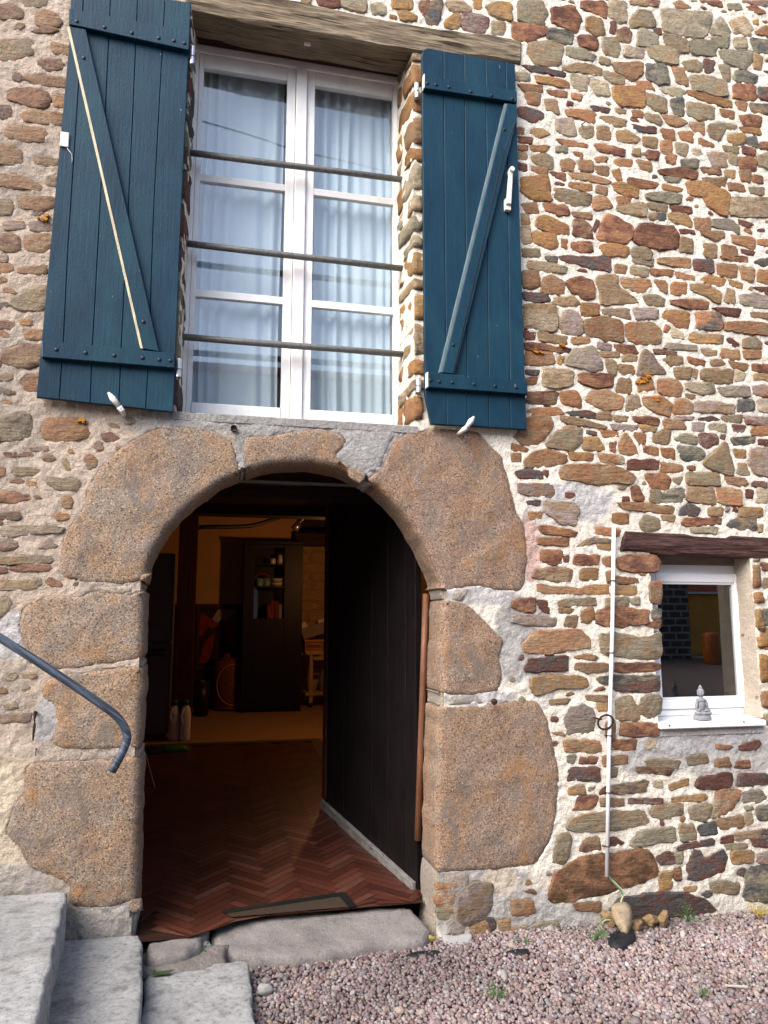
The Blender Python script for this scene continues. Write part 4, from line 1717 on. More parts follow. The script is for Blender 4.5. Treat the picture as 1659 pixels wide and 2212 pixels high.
# lining of the three openings (mortared masonry seen in the reveals)
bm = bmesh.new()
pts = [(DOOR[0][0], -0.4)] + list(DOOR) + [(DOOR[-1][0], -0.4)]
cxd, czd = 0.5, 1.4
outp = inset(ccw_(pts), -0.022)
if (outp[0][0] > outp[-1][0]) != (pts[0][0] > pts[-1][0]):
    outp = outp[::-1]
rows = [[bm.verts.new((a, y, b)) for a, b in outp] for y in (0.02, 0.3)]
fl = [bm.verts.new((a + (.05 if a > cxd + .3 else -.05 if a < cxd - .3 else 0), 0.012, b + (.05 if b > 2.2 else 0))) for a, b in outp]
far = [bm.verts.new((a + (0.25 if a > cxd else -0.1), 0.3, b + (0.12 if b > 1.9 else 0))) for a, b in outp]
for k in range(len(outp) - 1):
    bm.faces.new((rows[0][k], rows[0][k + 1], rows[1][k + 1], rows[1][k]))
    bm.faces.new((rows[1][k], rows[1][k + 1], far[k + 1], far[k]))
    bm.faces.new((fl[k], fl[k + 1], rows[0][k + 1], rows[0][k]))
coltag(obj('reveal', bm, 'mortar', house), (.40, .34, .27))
WD = 0.31                                            # depth at which the upper window sits
bm = bmesh.new()


def grid_quad(bm, p00, p10, p11, p01, nu, nv, amp, seed):
    p00, p10, p11, p01 = map(Vector, (p00, p10, p11, p01))
    nrm = (p10 - p00).cross(p01 - p00).normalized()
    vs = []
    for j in range(nv + 1):
        for i in range(nu + 1):
            u, v = i / nu, j / nv
            vs.append((p00 * (1 - u) + p10 * u) * (1 - v) + (p01 * (1 - u) + p11 * u) * v)
    d = fbm(np.array(vs), 14, 3, seed) * amp
    bv = []
    for k, p in enumerate(vs):
        i, j = k % (nu + 1), k // (nu + 1)
        e = 0 if i in (0, nu) or j in (0, nv) else 1
        bv.append(bm.verts.new(p + nrm * d[k] * e))
    for j in range(nv):
        for i in range(nu):
            a = j * (nu + 1) + i
            bm.faces.new((bv[a], bv[a + 1], bv[a + nu + 2], bv[a + nu + 1]))


uxl, uxr = UW[0] + 0.02, UW[1] - 0.035
grid_quad(bm, (UW[0], 0, UW[2]), (uxl, WD, UW[2]), (uxl, WD, UW[3]), (UW[0], 0, UW[3]), 8, 90, 0.010, 2)
coltag(obj('reveal', bm, 'mortar', house, True), (.78, .73, .63))
bm = bmesh.new()
grid_quad(bm, (uxr, WD, UW[2]), (UW[1], 0, UW[2]), (UW[1], 0, UW[3]), (uxr, WD, UW[3]), 8, 90, 0.012, 4)
coltag(obj('reveal', bm, 'mortar', house, True), (.78, .73, .63))
bm = bmesh.new()
add_box(bm, UW[0] - .02, UW[1] + .02, -0.004, WD + .06, UW[2] - 0.05, UW[2] - 0.004, 0.003)
coltag(obj('window_ledge', bm, 'mortar', house), (.30, .29, .28))
SD = 0.17
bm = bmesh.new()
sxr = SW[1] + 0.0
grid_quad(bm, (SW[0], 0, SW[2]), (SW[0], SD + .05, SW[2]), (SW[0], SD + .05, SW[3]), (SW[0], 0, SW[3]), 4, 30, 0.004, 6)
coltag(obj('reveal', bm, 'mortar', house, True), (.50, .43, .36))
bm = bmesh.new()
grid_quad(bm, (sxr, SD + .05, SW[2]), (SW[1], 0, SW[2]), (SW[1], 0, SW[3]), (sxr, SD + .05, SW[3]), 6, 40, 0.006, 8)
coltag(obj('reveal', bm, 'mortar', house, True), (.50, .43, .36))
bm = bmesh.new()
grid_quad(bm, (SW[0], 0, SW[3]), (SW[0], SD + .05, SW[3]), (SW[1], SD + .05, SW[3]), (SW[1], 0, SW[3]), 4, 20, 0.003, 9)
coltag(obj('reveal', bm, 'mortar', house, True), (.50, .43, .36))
bm = bmesh.new()
add_box(bm, SW[0], SW[1], -0.006, SD + .05, SW[2] - 0.05, SW[2] - 0.012, 0.004)
coltag(obj('sill_bed', bm, 'mortar', house), (.46, .45, .44))

# the stones of the window jambs, laid round the corner
rs = random.Random(5)


def jamb_stones(xe, xb, z0, z1, depth, side, nm='jamb_stone'):
    z = z0
    while z < z1 - 0.03:
        h = rs.uniform(0.09, 0.26)
        if z + h > z1:
            h = z1 - z
        runs = [(-0.014, rs.uniform(0.11, 0.19)), None]
        runs[1] = (runs[0][1] + rs.uniform(.015, .03), depth - 0.01)
        if rs.random() < 0.35:
            runs = [(-0.014, depth - .02)]
        tilt = rs.uniform(-0.06, 0.03)
        for y0, y1 in runs:
            bm = bmesh.new()
            f0 = xe + (xb - xe) * max(0, y0) / depth; f1 = xe + (xb - xe) * y1 / depth
            t = rs.uniform(-0.003, 0.009)
            wfront = rs.uniform(0.05, 0.12)
            M = None
            xa = min(f0, f1) if side > 0 else max(f0, f1)
            x0, x1 = (f0 - t, f0 + wfront) if side > 0 else (f0 - wfront, f0 + t)
            gp_ = rs.uniform(.012, .024)
            add_box(bm, x0, x1, y0, y1, z + gp_, z + h - gp_, 0.0)
            bmesh.ops.subdivide_edges(bm, edges=bm.edges[:], cuts=3, use_grid_fill=True)
            for v in bm.verts:
                if v.co.y > y0 + .03:
                    v.co.x += (f1 - f0) * (v.co.y - y0) / max(1e-3, y1 - y0)
                v.co.z += tilt * (v.co.y / depth)
            co = np.array([v.co for v in bm.verts])
            cen = co.mean(0)
            d = fbm(co + z * 3.1, 19, 3, int(z * 100) % 50) * 0.016
            for v, dd in zip(bm.verts, d):
                dr = (v.co - Vector(cen)); dr.z *= 0.7
                v.co += dr.normalized() * dd
                # round the corners off
                rel = Vector(((v.co.x - cen[0]) / (wfront / 2), (v.co.y - cen[1]) / max(.02, (y1 - y0) / 2), (v.co.z - cen[2]) / max(0.02, h / 2)))
                ex = sum(1 for c in rel if abs(c) > 0.75)
                if ex >= 2:
                    v.co -= (v.co - Vector(cen)) * 0.04 * (ex - 1)
            o = obj(nm, bm, 'stone', house, True)
            code = rs.choice(['tb', 'bt', 'bg', 'oy', 'yb', 'yo', 'gb', 'ob', 'tb', 'tg', 'ro'] if side > 0 else ['r', 'rk', 'bg', 'k', 'ro', 'g'])
            v_ = rs.uniform(.85, 1.15)
            coltag(o, [c * v_ for c in PAL[code[0]]])
            a = o.data.color_attributes.new('col2', 'FLOAT_COLOR', 'POINT')
            a.data.foreach_set('color', np.tile([*[c * v_ for c in PAL[code[-1]]], 1.0], (len(o.data.vertices), 1)).astype(np.float32).ravel())
        z += h


jamb_stones(UW[1], uxr, UW[2] + .02, 5.5, WD - .02, 1)
jamb_stones(UW[0], uxl, UW[2] + .02, 5.5, WD - .02, -1)
jamb_stones(SW[1] + .015, SW[1] + .015, SW[2] - .02, SW[3] - .02, .10, 1)

# ------------------------------------------------------------------ the rest of the house: plain wall beyond, other sides, roof
HX0, HX1, HYB, HZ = -7.0, 9.5, 12.0, 8.4


def slab(name, x0, x1, y0, y1, z0, z1, mat, col=None):
    o = box(name, x0, x1, y0, y1, z0, z1, mat, house)
    if col:
        coltag(o, col)
    return o


slab('wall', HX0, -1.952, 0.0, 0.3, -0.34, HZ, 'mortar', (.5, .4, .325))
slab('wall', 4.752, HX1, 0.0, 0.3, -0.34, HZ, 'mortar', (.8, .755, .665))
slab('wall', -1.95, 4.75, 0.0, 0.3, 6.952, HZ, 'mortar', (.8, .755, .665))
slab('wall', HX0, HX0 + .3, 0.302, HYB, -0.34, HZ, 'mortar', (.5, .42, .36))
slab('wall', HX1 - .3, HX1, 0.302, HYB, -0.34, HZ, 'mortar', (.5, .42, .36))
slab('wall', HX0 + .302, HX1 - .302, HYB - .3, HYB, -0.34, HZ, 'mortar', (.5, .42, .36))
slab('roof', HX0 - .2, HX1 + .2, -0.25, HYB + .2, HZ + .003, HZ + .2, 'roof')
# backing behind the mortar sheet so that no daylight leaks into the rooms
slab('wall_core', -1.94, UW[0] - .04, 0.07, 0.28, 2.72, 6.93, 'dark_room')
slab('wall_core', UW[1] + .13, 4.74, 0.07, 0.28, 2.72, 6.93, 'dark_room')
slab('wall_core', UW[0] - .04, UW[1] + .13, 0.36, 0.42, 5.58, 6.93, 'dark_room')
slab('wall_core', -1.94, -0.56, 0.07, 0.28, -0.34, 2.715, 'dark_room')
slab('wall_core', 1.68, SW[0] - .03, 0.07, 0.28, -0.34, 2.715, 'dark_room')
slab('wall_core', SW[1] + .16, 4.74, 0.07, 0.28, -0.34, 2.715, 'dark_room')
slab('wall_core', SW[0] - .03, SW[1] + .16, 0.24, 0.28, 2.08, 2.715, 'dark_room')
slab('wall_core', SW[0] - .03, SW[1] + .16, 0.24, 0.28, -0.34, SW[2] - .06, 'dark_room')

# ------------------------------------------------------------------ lintels
def lintel(name, poly, yf, yb, mat, amp, seed):
    bm = bmesh.new()
    p = poly if area2(poly) > 0 else poly[::-1]
    p = resample(p, 0.05)
    q = inset(p, 0.012)
    n = len(p)
    xs = [a for a, b in q]; zs = [b for a, b in q]
    Xg, Zg = np.meshgrid(np.arange(min(xs), max(xs), 0.035), np.arange(min(zs), max(zs), 0.018))
    m = in_poly(Xg.ravel(), Zg.ravel(), inset(q, 0.008))
    pts = [Vector(a) for a in q] + [Vector((a, b)) for a, b in zip(Xg.ravel()[m], Zg.ravel()[m])]
    ov, oe, of, *_ = geometry.delaunay_2d_cdt(pts, [(k, (k + 1) % n) for k in range(n)], [], 1, 1e-6)
    V = np.array([(v.x, yf, v.y) for v in ov])
    V[:, 1] += amp * fbm(V * np.array([0.25, 1, 2.2]), 16, 4, seed)
    bv = [bm.verts.new(v) for v in V]
    for f in of:
        bm.faces.new([bv[k] for k in f])
    r1 = [bm.verts.new((a, yf + 0.012, b)) for a, b in p]
    r2 = [bm.verts.new((a, yb, b)) for a, b in p]
    for k in range(n):
        j = (k + 1) % n
        bm.faces.new((bv[k], bv[j], r1[j], r1[k]))
        bm.faces.new((r1[k], r1[j], r2[j], r2[k]))
    bm.faces.new(r2)
    return obj(name, bm, mat, house, False)


LT = [(400, -30), (560, -14), (600, -4), (646, 1), (720, 18), (793, 34), (886, 51), (953, 64), (1053, 73), (1106, 82), (1128, 89), (1126, 135), (1040, 122), (911, 113), (870, 108), (820, 100), (702, 76), (663, 72), (531, 47), (478, 32), (423, 20), (400, 16)]
lin = lintel('lintel', [W(x, y, -0.02) for x, y in LT], -0.022, 0.21, 'lintel', 0.012, 4)
tag(lin, 'long weathered grey oak beam over the upper window')
lintel('lintel', [(UW[0] - .15, 5.50), (UW[1] + .12, 5.50), (UW[1] + .12, 5.66), (UW[0] - .15, 5.66)], 0.214, 0.40, 'beam', 0.004, 6)
b = W(664, 88, 0.06)
box('hook_plate', b[0] - .022, b[0] + .022, 0.055, 0.068, b[1] - .035, b[1] + .06, 'whitemetal', house, 0.004)
box('hook_plate', b[0] - .024, b[0] + .024, 0.02, 0.054, b[1] + .012, b[1] + .03, 'whitemetal', house, 0.004)
LT2 = [(1352, 1147), (1400, 1150), (1480, 1153), (1500, 1158), (1570, 1162), (1580, 1157), (1690, 1163), (1690, 1206), (1600, 1204), (1500, 1199), (1430, 1197), (1380, 1191), (1342, 1190), (1344, 1170)]
l2 = lintel('lintel', [W(x, y, -0.015) for x, y in LT2], -0.018, 0.10, 'lintel2', 0.010, 9)
tag(l2, 'short dark red-brown oak beam over the small window')

# ------------------------------------------------------------------ upper window
def window_upper():
    w = empty('window', parent=house, label='tall white six-pane window with two casements')
    f = WD
    bm = bmesh.new()
    x0, x1, z0, z1 = -0.236, 1.188, 2.832, 5.505
    add_box(bm, x0, x0 + .03, f - .005, f + .07, z0 + .06, z1 - .062, .004)
    add_box(bm, x1 - .03, x1, f - .005, f + .07, z0 + .06, z1 - .062, .004)
    add_box(bm, x0, x1, f - .012, f + .07, z1 - .06, z1, .006)
    add_box(bm, x0, x1, f - .02, f + .07, z0, z0 + .058, .008)
    obj('frame', bm, 'white', w)
    for a, b, c, d in ((-.204, -.172, .394, .452), (.534, .588, 1.153, 1.156)):
        bm = bmesh.new()
        zt, zb = 5.442, 2.894
        add_box(bm, a, b, f, f + .045, zb, zt, .004)
        add_box(bm, c, d, f, f + .045, zb, zt, .004)
        add_box(bm, b + .001, c - .001, f + .001, f + .044, 5.343, zt - .001, .004)
        add_box(bm, b + .001, c - .001, f - .006, f + .044, zb, 2.982, .006)
        obj('casement', bm, 'white', w)
        for z in (4.538, 3.724):
            bm = bmesh.new()
            v = [(b, f + .004, z - .026), (b, f + .004, z + .018), (b, f + .014, z + .027), (b, f + .04, z + .027), (b, f + .04, z - .027)]
            A = [bm.verts.new(p) for p in v]
            B = [bm.verts.new((c, p[1], p[2])) for p in v]
            for k in range(5):
                bm.faces.new((A[k], A[(k + 1) % 5], B[(k + 1) % 5], B[k]))
            bm.faces.new(A); bm.faces.new(B[::-1])
            obj('glazing_bar', bm, 'white', w)
        for za, zb2 in ((5.345, 4.563), (4.513, 3.75), (3.698, 2.98)):
            box('pane', b - .003, c + .003, f + .0245, f + .0275, zb2, za, 'glass', w)
    box('meeting_strip', .455, .531, f - .022, f + .05, 2.897, 5.441, 'white', w, .008)
    box('latch', .47, .50, f - .035, f - .0225, 2.845, 2.885, 'whitemetal', w, .004)


window_upper()


def curtain(xa, xb, outer, seed, label):
    n, m = 150, 26
    V = []
    xs = np.linspace(xa, xb, n)
    u = (xs - xa) / (xb - xa)
    if outer > 0:
        u = 1 - u
    # tight pleats at the outer edge, wide soft folds towards the middle
    ph = 2 * math.pi * (9.5 * u ** 0.62 + 0.25 * np.sin(5 * u + seed))
    amp = 0.014 + 0.008 * np.sin(7 * u + seed)
    for j in range(m):
        t = j / (m - 1)
        z = 2.80 + (5.47 - 2.80) * t
        k = 0.65 + 0.35 * np.sin(2.1 * t * 3 + seed)
        y = 0.435 + amp * (0.75 + 0.25 * k) * np.sin(ph + 0.5 * np.sin(2 * t + seed)) + 0.008 * np.sin(23 * u + 3 * t)
        x = xs + 0.006 * np.sin(6 * t + 9 * u + seed)
        V += [(x[i], y[i], z) for i in range(n)]
    I = np.arange(n * m).reshape(m, n)
    Fq = np.stack([I[:-1, :-1].ravel(), I[:-1, 1:].ravel(), I[1:, 1:].ravel(), I[1:, :-1].ravel()], 1)
    tag(raw('curtain', V, Fq, 'curtain', None, True), label, 'curtain', 'net curtains behind the upper window')


curtain(-0.26, 0.382, -1, 0.4, 'white net curtain with tight pleats behind the casement nearer the brace with the cream edge')
curtain(0.600, 1.24, 1, 2.2, 'white net curtain behind the casement nearer the shutter with the white latch')

# guard bars
for (a, b) in (((413, 330), (868, 388)), ((413, 527), (868, 580)), ((400, 728), (865, 765))):
    p, q = WV(*a, .2), WV(*b, .2)
    d = (q - p).normalized()
    o = tube('guard_bar', [p - d * .06, p + (q - p) * .33 + Vector((0, 0, -.002)), p + (q - p) * .66 + Vector((0, 0, .001)), q + d * .07], .021, 'galv', house, 14)

# ------------------------------------------------------------------ shutters
YS = -0.068


def sp(pts, y=YS):
    return [W(a, b, y) for a, b in pts]


def bolt(par, px, py, y):
    p = WV(px, py, y)
    bm = bmesh.new()
    bmesh.ops.create_uvsphere(bm, u_segments=10, v_segments=6, radius=.0125)
    for v in bm.verts:
        v.co = Vector((v.co.x, v.co.y * .55, v.co.z)) + p
    return obj('bolt', bm, 'bolt', par, True)


def hinge(par, px, py0, py1, r=.017, leaf=0):
    y = YS + .02
    x0, z1 = W(px, py0, y)
    _, z0 = W(px, py1, y)
    bm = bmesh.new()
    zm = z0 + (z1 - z0) * .42
    add_lathe(bm, [(r, zm + .003), (r, z1), (r * .7, z1 + .004)], (x0, y, 0), 14)
    add_lathe(bm, [(r * .95, z0), (r * .95, zm - .003)], (x0, y, 0), 14)
    add_box(bm, x0 - .008, x0 + .008, y + .01, 0.02, z0 + .01, zm - .01)
    if leaf:
        add_box(bm, x0 + leaf * .018, x0 + leaf * .05, y - .034, y - .021, zm - .01, z1 + .01)
    return obj('hinge', bm, 'zinc', par, False)


def shutter_left():
    s = empty('shutter', parent=house, label='larger blue shutter with a cream bare edge along its brace')
    L = [(152, -36), (152, 60), (78, 858)]
    gr = [[(182, -31), (170, 183), (147, 533), (137, 740), (128, 863)], [(240, -22), (228, 233), (200, 746), (195, 871)], [(298, -13), (287, 250), (262, 753), (257, 877)], [(357, -4), (333, 433), (320, 800), (315, 884)], [(413, 5), (388, 533), (380, 753), (374, 890)]]
    prev = L
    for g in gr:
        prism('plank', inset(ccw(sp(prev + g[::-1])), .0012), YS, YS + .028, 'paint', s, .0035)
        prev = g
    prism('batten', sp([(152, 28), (410, 76), (408, 117), (186, 69), (151, 62)]), YS - .036, YS - .0005, 'paint', s, .003)
    prism('batten', sp([(95, 740), (378, 768), (377, 799), (94, 776)]), YS - .038, YS - .0005, 'paint', s, .003)
    prism('brace', sp([(153, 65), (187, 71), (344, 763), (311, 757)]), YS - .030, YS - .0005, 'paint', s, .003)
    prism('pale_edge', sp([(146.5, 66), (152.5, 65), (310, 757), (304, 756)]), YS - .028, YS - .0005, 'bare', s, .0015)
    prism('pale_edge', sp([(94, 741), (96.5, 741), (95.5, 775), (92.5, 775)]), YS - .036, YS - .0006, 'edge_highlight', s, .001)
    for p in ((166, 46), (226, 59), (285, 71), (343, 82), (376, 88), (399, 93)):
        bolt(s, *p, YS - .036)
    for p in ((122, 755), (185, 762), (247, 768), (308, 773), (344, 777), (368, 779)):
        bolt(s, *p, YS - .038)
    for p in ((181, 125), (310, 695)):
        bolt(s, *p, YS - .030)
    hinge(s, 416.5, 102, 140, .018)
    hinge(s, 387, 776, 815, .018)
    # catch plate and a thin hanging wire
    x, z = W(140, 303, YS)
    bm = bmesh.new()
    add_box(bm, x - .024, x + .024, YS - .012, YS - .0005, z - .047, z + .047, .006)
    obj('catch_plate', bm, 'whitemetal', s)
    tube('catch_wire', [WV(145, 320, YS - .008), WV(155, 333, YS - .006), WV(156, 345, YS - .006), WV(155, 352, YS - .005)], .0015, 'whitemetal', s, 6)


def ccw(p):
    return p if area2(p) > 0 else p[::-1]


def shutter_right():
    s = empty('shutter', parent=house, label='smaller blue shutter with a white latch and a clipped lower corner')
    L = [(924, 103), (914, 108), (911, 120), (918, 850), (931, 916)]
    gr = [[(958, 109), (961, 480), (965, 918)], [(1003, 117), (1006, 480), (1010, 920)], [(1049, 126), (1053, 480), (1057, 923)], [(1093, 133), (1098, 480), (1103, 926)], [(1113, 137), (1125, 530), (1138, 928)]]
    prev = L
    for g in gr:
        prism('plank', inset(ccw(sp(prev + g[::-1])), .0012), YS, YS + .028, 'paint', s, .0035)
        prev = g
    prism('batten', sp([(915, 171), (1112, 204), (1113, 228), (914, 198)]), YS - .036, YS - .0005, 'paint', s, .003)
    prism('batten', sp([(922, 808), (1134, 827), (1135, 855), (922, 840)]), YS - .038, YS - .0005, 'paint', s, .003)
    prism('brace', sp([(1093, 229), (1113, 232), (1114, 258), (979, 811), (953, 808)]), YS - .030, YS - .0005, 'paint', s, .003)
    prism('pale_edge', sp([(1087, 229), (1092.5, 230), (952.5, 808), (946, 807)]), YS - .028, YS - .0005, 'edge_highlight', s, .0015)  # strip coloured as the light catching the brace's left edge
    prism('pale_edge', sp([(912, 168), (914.5, 168), (914, 198), (911.5, 198)]), YS - .038, YS - .0006, 'whitemetal', s, .001)
    prism('pale_edge', sp([(918.5, 808), (921.5, 808), (921.5, 840), (918.5, 840)]), YS - .040, YS - .0006, 'whitemetal', s, .001)
    for p in ((923, 180), (942, 183), (970, 188), (1017, 198), (1062, 206), (1107, 214)):
        bolt(s, *p, YS - .036)
    for p in ((930, 822), (949, 824), (977, 826), (1024, 830), (1070, 834), (1115, 837)):
        bolt(s, *p, YS - .038)
    for p in ((1090, 280), (979, 745)):
        bolt(s, *p, YS - .030)
    hinge(s, 900, 181, 212, .017)
    hinge(s, 904, 817, 848, .017)
    tube('wire', [WV(1113, 262, YS - .031), WV(1085, 340, YS - .031), WV(979, 808, YS - .031)], .0022, 'iron', s, 6)
    # white espagnolette latch
    bm = bmesh.new()
    a, b = W(1099, 376, YS), W(1094, 448, YS)
    add_prism(bm, [(a[0] - .014, a[1]), (b[0] - .017, b[1]), (b[0] + .017, b[1]), (a[0] + .014, a[1])], YS - .047, YS - .030, .004)
    add_lathe(bm, [(.017, -.02), (.017, .02)], (a[0], 0, 0), 12)
    for v in bm.verts:
        if abs(v.co.y) < .02 and abs(v.co.z) < .03:
            v.co = Vector((v.co.x, YS - .050 + v.co.z * .8, a[1] + v.co.y))
    add_box(bm, b[0] - .02, b[0] + .02, YS - .031, YS - .0005, b[1] - .035, b[1] + .045, .004)
    add_box(bm, a[0] - .012, a[0] + .012, YS - .032, YS - .0005, a[1] - .012, a[1] + .012)
    obj('latch', bm, 'whitemetal', s)


shutter_left()
shutter_right()


def shutter_dog(p0, p1, foot):
    a, b, c = WV(*p0, -.11), WV(*p1, -.115), WV(*foot, -.1)
    bm = bmesh.new()
    add_tube(bm, [b, (a + b) / 2 + (a - b) * .1, a], [.014, .019, .006], 8)
    add_tube(bm, [c + Vector((0, .12, 0)), c + Vector((0, -.02, 0))], .013, 8)
    add_tube(bm, [b, c], [.015, .018], 8)
    return obj('shutter_dog', bm, 'whitemetal', house, True)


shutter_dog((234, 848), (257, 878), (264, 888))
shutter_dog((1024, 900), (1008, 923), (1000, 930))

# ------------------------------------------------------------------ small window
def window_small():
    w = empty('window', parent=house, label='small white plastic window with one pane')
    y = SD
    ox0, ox1, oz0, oz1 = SW[0] + .01, 3.708, 0.975, 1.995
    bm = bmesh.new()
    b = .075
    for a in ((ox0, ox0 + b, oz0, oz1), (ox1 - b, ox1, oz0, oz1), (ox0 + b + .001, ox1 - b - .001, oz1 - b, oz1), (ox0 + b + .001, ox1 - b - .001, oz0, oz0 + b * .55)):
        add_box(bm, a[0], a[1], y, y + .07, a[2], a[3], .005)
    obj('frame', bm, 'pvc', w)
    bm = bmesh.new()
    sx0, sx1, sz0, sz1 = ox0 + b * .8, ox1 - b * .8, oz0 + b * .6, oz1 - b * .8
    c = .062
    for a in ((sx0, sx0 + c, sz0, sz1), (sx1 - c, sx1, sz0, sz1), (sx0 + c + .001, sx1 - c - .001, sz1 - c, sz1), (sx0 + c + .001, sx1 - c - .001, sz0, sz0 + c)):
        add_box(bm, a[0], a[1], y - .018, y + .05, a[2], a[3], .008)
    obj('sash', bm, 'pvc', w)
    box('head_board', SW[0] + .002, SW[1] + .1, y - .01, y + .04, oz1 + .001, SW[3] + .015, 'headboard', w, .003)
    bm = bmesh.new()
    d = .014
    qx0, qx1, qz0, qz1 = sx0 + c, sx1 - c, sz0 + c, sz1 - c
    for a in ((qx0, qx0 + d, qz0, qz1), (qx1 - d, qx1, qz0, qz1), (qx0 + d + .001, qx1 - d - .001, qz1 - d, qz1), (qx0 + d + .001, qx1 - d - .001, qz0, qz0 + d)):
        add_box(bm, a[0], a[1], y - .008, y + .03, a[2], a[3], .004)
    obj('glazing_bead', bm, 'pvc', w)
    box('pane', qx0 + .005, qx1 - .005, y + .008, y + .012, qz0 + .005, qz1 - .005, 'glass2', w)
    # sloping white sill
    bm = bmesh.new()
    pr = [(-.045, .922), (-.045, .953), (-.035, .958), (y + .06, .976), (y + .06, .925)]
    A = [bm.verts.new((SW[0] - .012, *p)) for p in pr]
    B = [bm.verts.new((3.60, *p)) for p in pr]
    for k in range(5):
        bm.faces.new((A[k], A[(k + 1) % 5], B[(k + 1) % 5], B[k]))
    bm.faces.new(A); bm.faces.new(B[::-1])
    bmesh.ops.bevel(bm, geom=[e for e in bm.edges], offset=.004, segments=2, affect='EDGES')
    obj('sill', bm, 'pvc', w)
    for px, py in ((1446, 1567), (1607, 1559)):
        p = WV(px, py, -.046)
        bm = bmesh.new()
        bmesh.ops.create_uvsphere(bm, u_segments=8, v_segments=5, radius=.006)
        for v in bm.verts:
            v.co = v.co + p
        obj('screw', bm, 'iron', w)
    # closed box with dark walls, added to keep the view through the pane dark
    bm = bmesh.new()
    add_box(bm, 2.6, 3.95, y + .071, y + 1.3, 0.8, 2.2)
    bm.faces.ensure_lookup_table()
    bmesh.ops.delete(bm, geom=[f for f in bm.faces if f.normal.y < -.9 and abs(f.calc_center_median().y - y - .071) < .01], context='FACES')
    obj('dark_backing_box', bm, 'dark_room', w)


window_small()

# ------------------------------------------------------------------ the open door
HI, FR = Vector((1.30, .325, 0)), Vector((.975, 2.08, 0))
dv = (FR - HI); DWID = dv.length; dv.normalize()
dn = Vector((-dv.y, dv.x, 0))                        # outer face side
if dn.x > 0:
    dn = -dn


def dpos(s, t, z):                                   # along the leaf, out of its face, up
    p = HI + dv * s + dn * t
    return Vector((p.x, p.y, z))


def dbot(s):
    return -0.075 + 0.125 * s / DWID


def door_piece(name, s0, s1, t0, t1, zb, zt, mat, par, bev=.003):
    bm = bmesh.new()
    c = [(s0, zb(s0)), (s1, zb(s1)), (s1, zt), (s0, zt)] if not callable(zt) else [(s0, zb(s0)), (s1, zb(s1)), (s1, zt(s1)), (s0, zt(s0))]
    A = [bm.verts.new(dpos(s, t0, z)) for s, z in c]
    B = [bm.verts.new(dpos(s, t1, z)) for s, z in c]
    for k in range(4):
        bm.faces.new((A[k], A[(k + 1) % 4], B[(k + 1) % 4], B[k]))
    bm.faces.new(A[::-1]); bm.faces.new(B)
    if bev:
        bmesh.ops.bevel(bm, geom=bm.edges[:], offset=bev, segments=1, affect='EDGES')
    return obj(name, bm, mat, par)


door = empty('door', parent=house, label='dark plank door standing open into the room')
cuts = [0.0, .16, .45, .74, 1.03, 1.32, 1.60, DWID]
for a, b in zip(cuts, cuts[1:]):
    door_piece('plank', a + .0015, b - .0015, -.045, random.uniform(-.001, .001), lambda s: dbot(s) + .006, 2.62, 'door', door)
door_piece('edge_strip', DWID - .07, DWID + .002, .002, .022, lambda s: dbot(s) + .09, 2.61, 'post', door)
door_piece('weather_board', 0.01, DWID + .01, .003, .032, dbot, lambda s: dbot(s) + .072, 'grey_wood', door, .004)
tm = empty('trim_strip', parent=house) if False else None
tube('trim_strip', [WV(920, 1283, .292), WV(914, 1460, .292), WV(908, 1640, .292), WV(902, 1815, .292)], .021, 'red_wood', house, 10)
for px, py in ((955, 1265), (1000, 1500)):
    pass

# ------------------------------------------------------------------ small iron on the wall
def nail(px, py, r=.02, L=.05, name='nail'):
    p = WV(px, py, -.01)
    bm = bmesh.new()
    add_tube(bm, [p + Vector((0, .05, 0)), p + Vector((-.004, -L, .004))], .008, 8)
    add_tube(bm, [p + Vector((-.004, -L, .004)), p + Vector((-.012, -L - .012, 0))], [r, r * .8], 10)
    return obj(name, bm, 'iron', house, True)


nail(1063, 1515)
bm = bmesh.new()
add_tube(bm, [WV(76, 1538, .02), WV(76, 1540, -.03), WV(74, 1570, -.035), WV(71, 1600, -.02)], [.009, .011, .008, .004], 8)
obj('iron_spike', bm, 'iron', house, True)
bm = bmesh.new()
add_tube(bm, [WV(78, 1616, .01), WV(78, 1618, -.02), WV(77, 1632, -.02)], [.004, .004, .003], 6)
obj('iron_spike', bm, 'iron', house, True)
p = WV(505, 925, -.02)
bm = bmesh.new()
add_tube(bm, [p + Vector((0, .04, 0)), p + Vector((0, -.005, 0))], .019, 14, False)
add_tube(bm, [p + Vector((0, .04, 0)), p + Vector((0, .03, 0))], .018, 14)
obj('drain_tube', bm, 'black', house, True)
for px, py, dx in ((1255, 270, 9), (1307, 350, 8), (1280, 340, 9), (1417, 345, 7), (1338, 235, 8)):
    p, q = WV(px, py, .01), WV(px + dx, py - 7, -.07)
    if (px, py) in ((1280, 340), (1338, 235)):
        continue
    tube('wall_nail', [p, q], [.005, .003], 'iron', house, 6)
for px, py, sx, sz in ((97, 470, .022, .022), (1218, 745, .018, .016), (1158, 757, .03, .014), (1386, 822, .05, .02), (1418, 862, .02, .02), (1400, 812, .03, .012), (175, 907, .03, .022)):
    rs_ = random.Random(px)
    p = WV(px, py, -.024)
    bm = bmesh.new()
    for q in range(7):
        ox, oz = rs_.gauss(0, .55) * sx, rs_.gauss(0, .55) * sz
        rr = rs_.uniform(.18, .5) if q else .6
        pts = []
        for k in range(12):
            r = rr * rs_.uniform(.55, 1.2)
            pts.append((p.x + ox + sx * r * math.cos(k * math.pi / 6), p.z + oz + sz * r * math.sin(k * math.pi / 6)))
        add_prism(bm, pts, -.019 - .0008 * q, .0, .001)
    tag(obj('lichen', bm, 'lichen', house), kind='stuff')


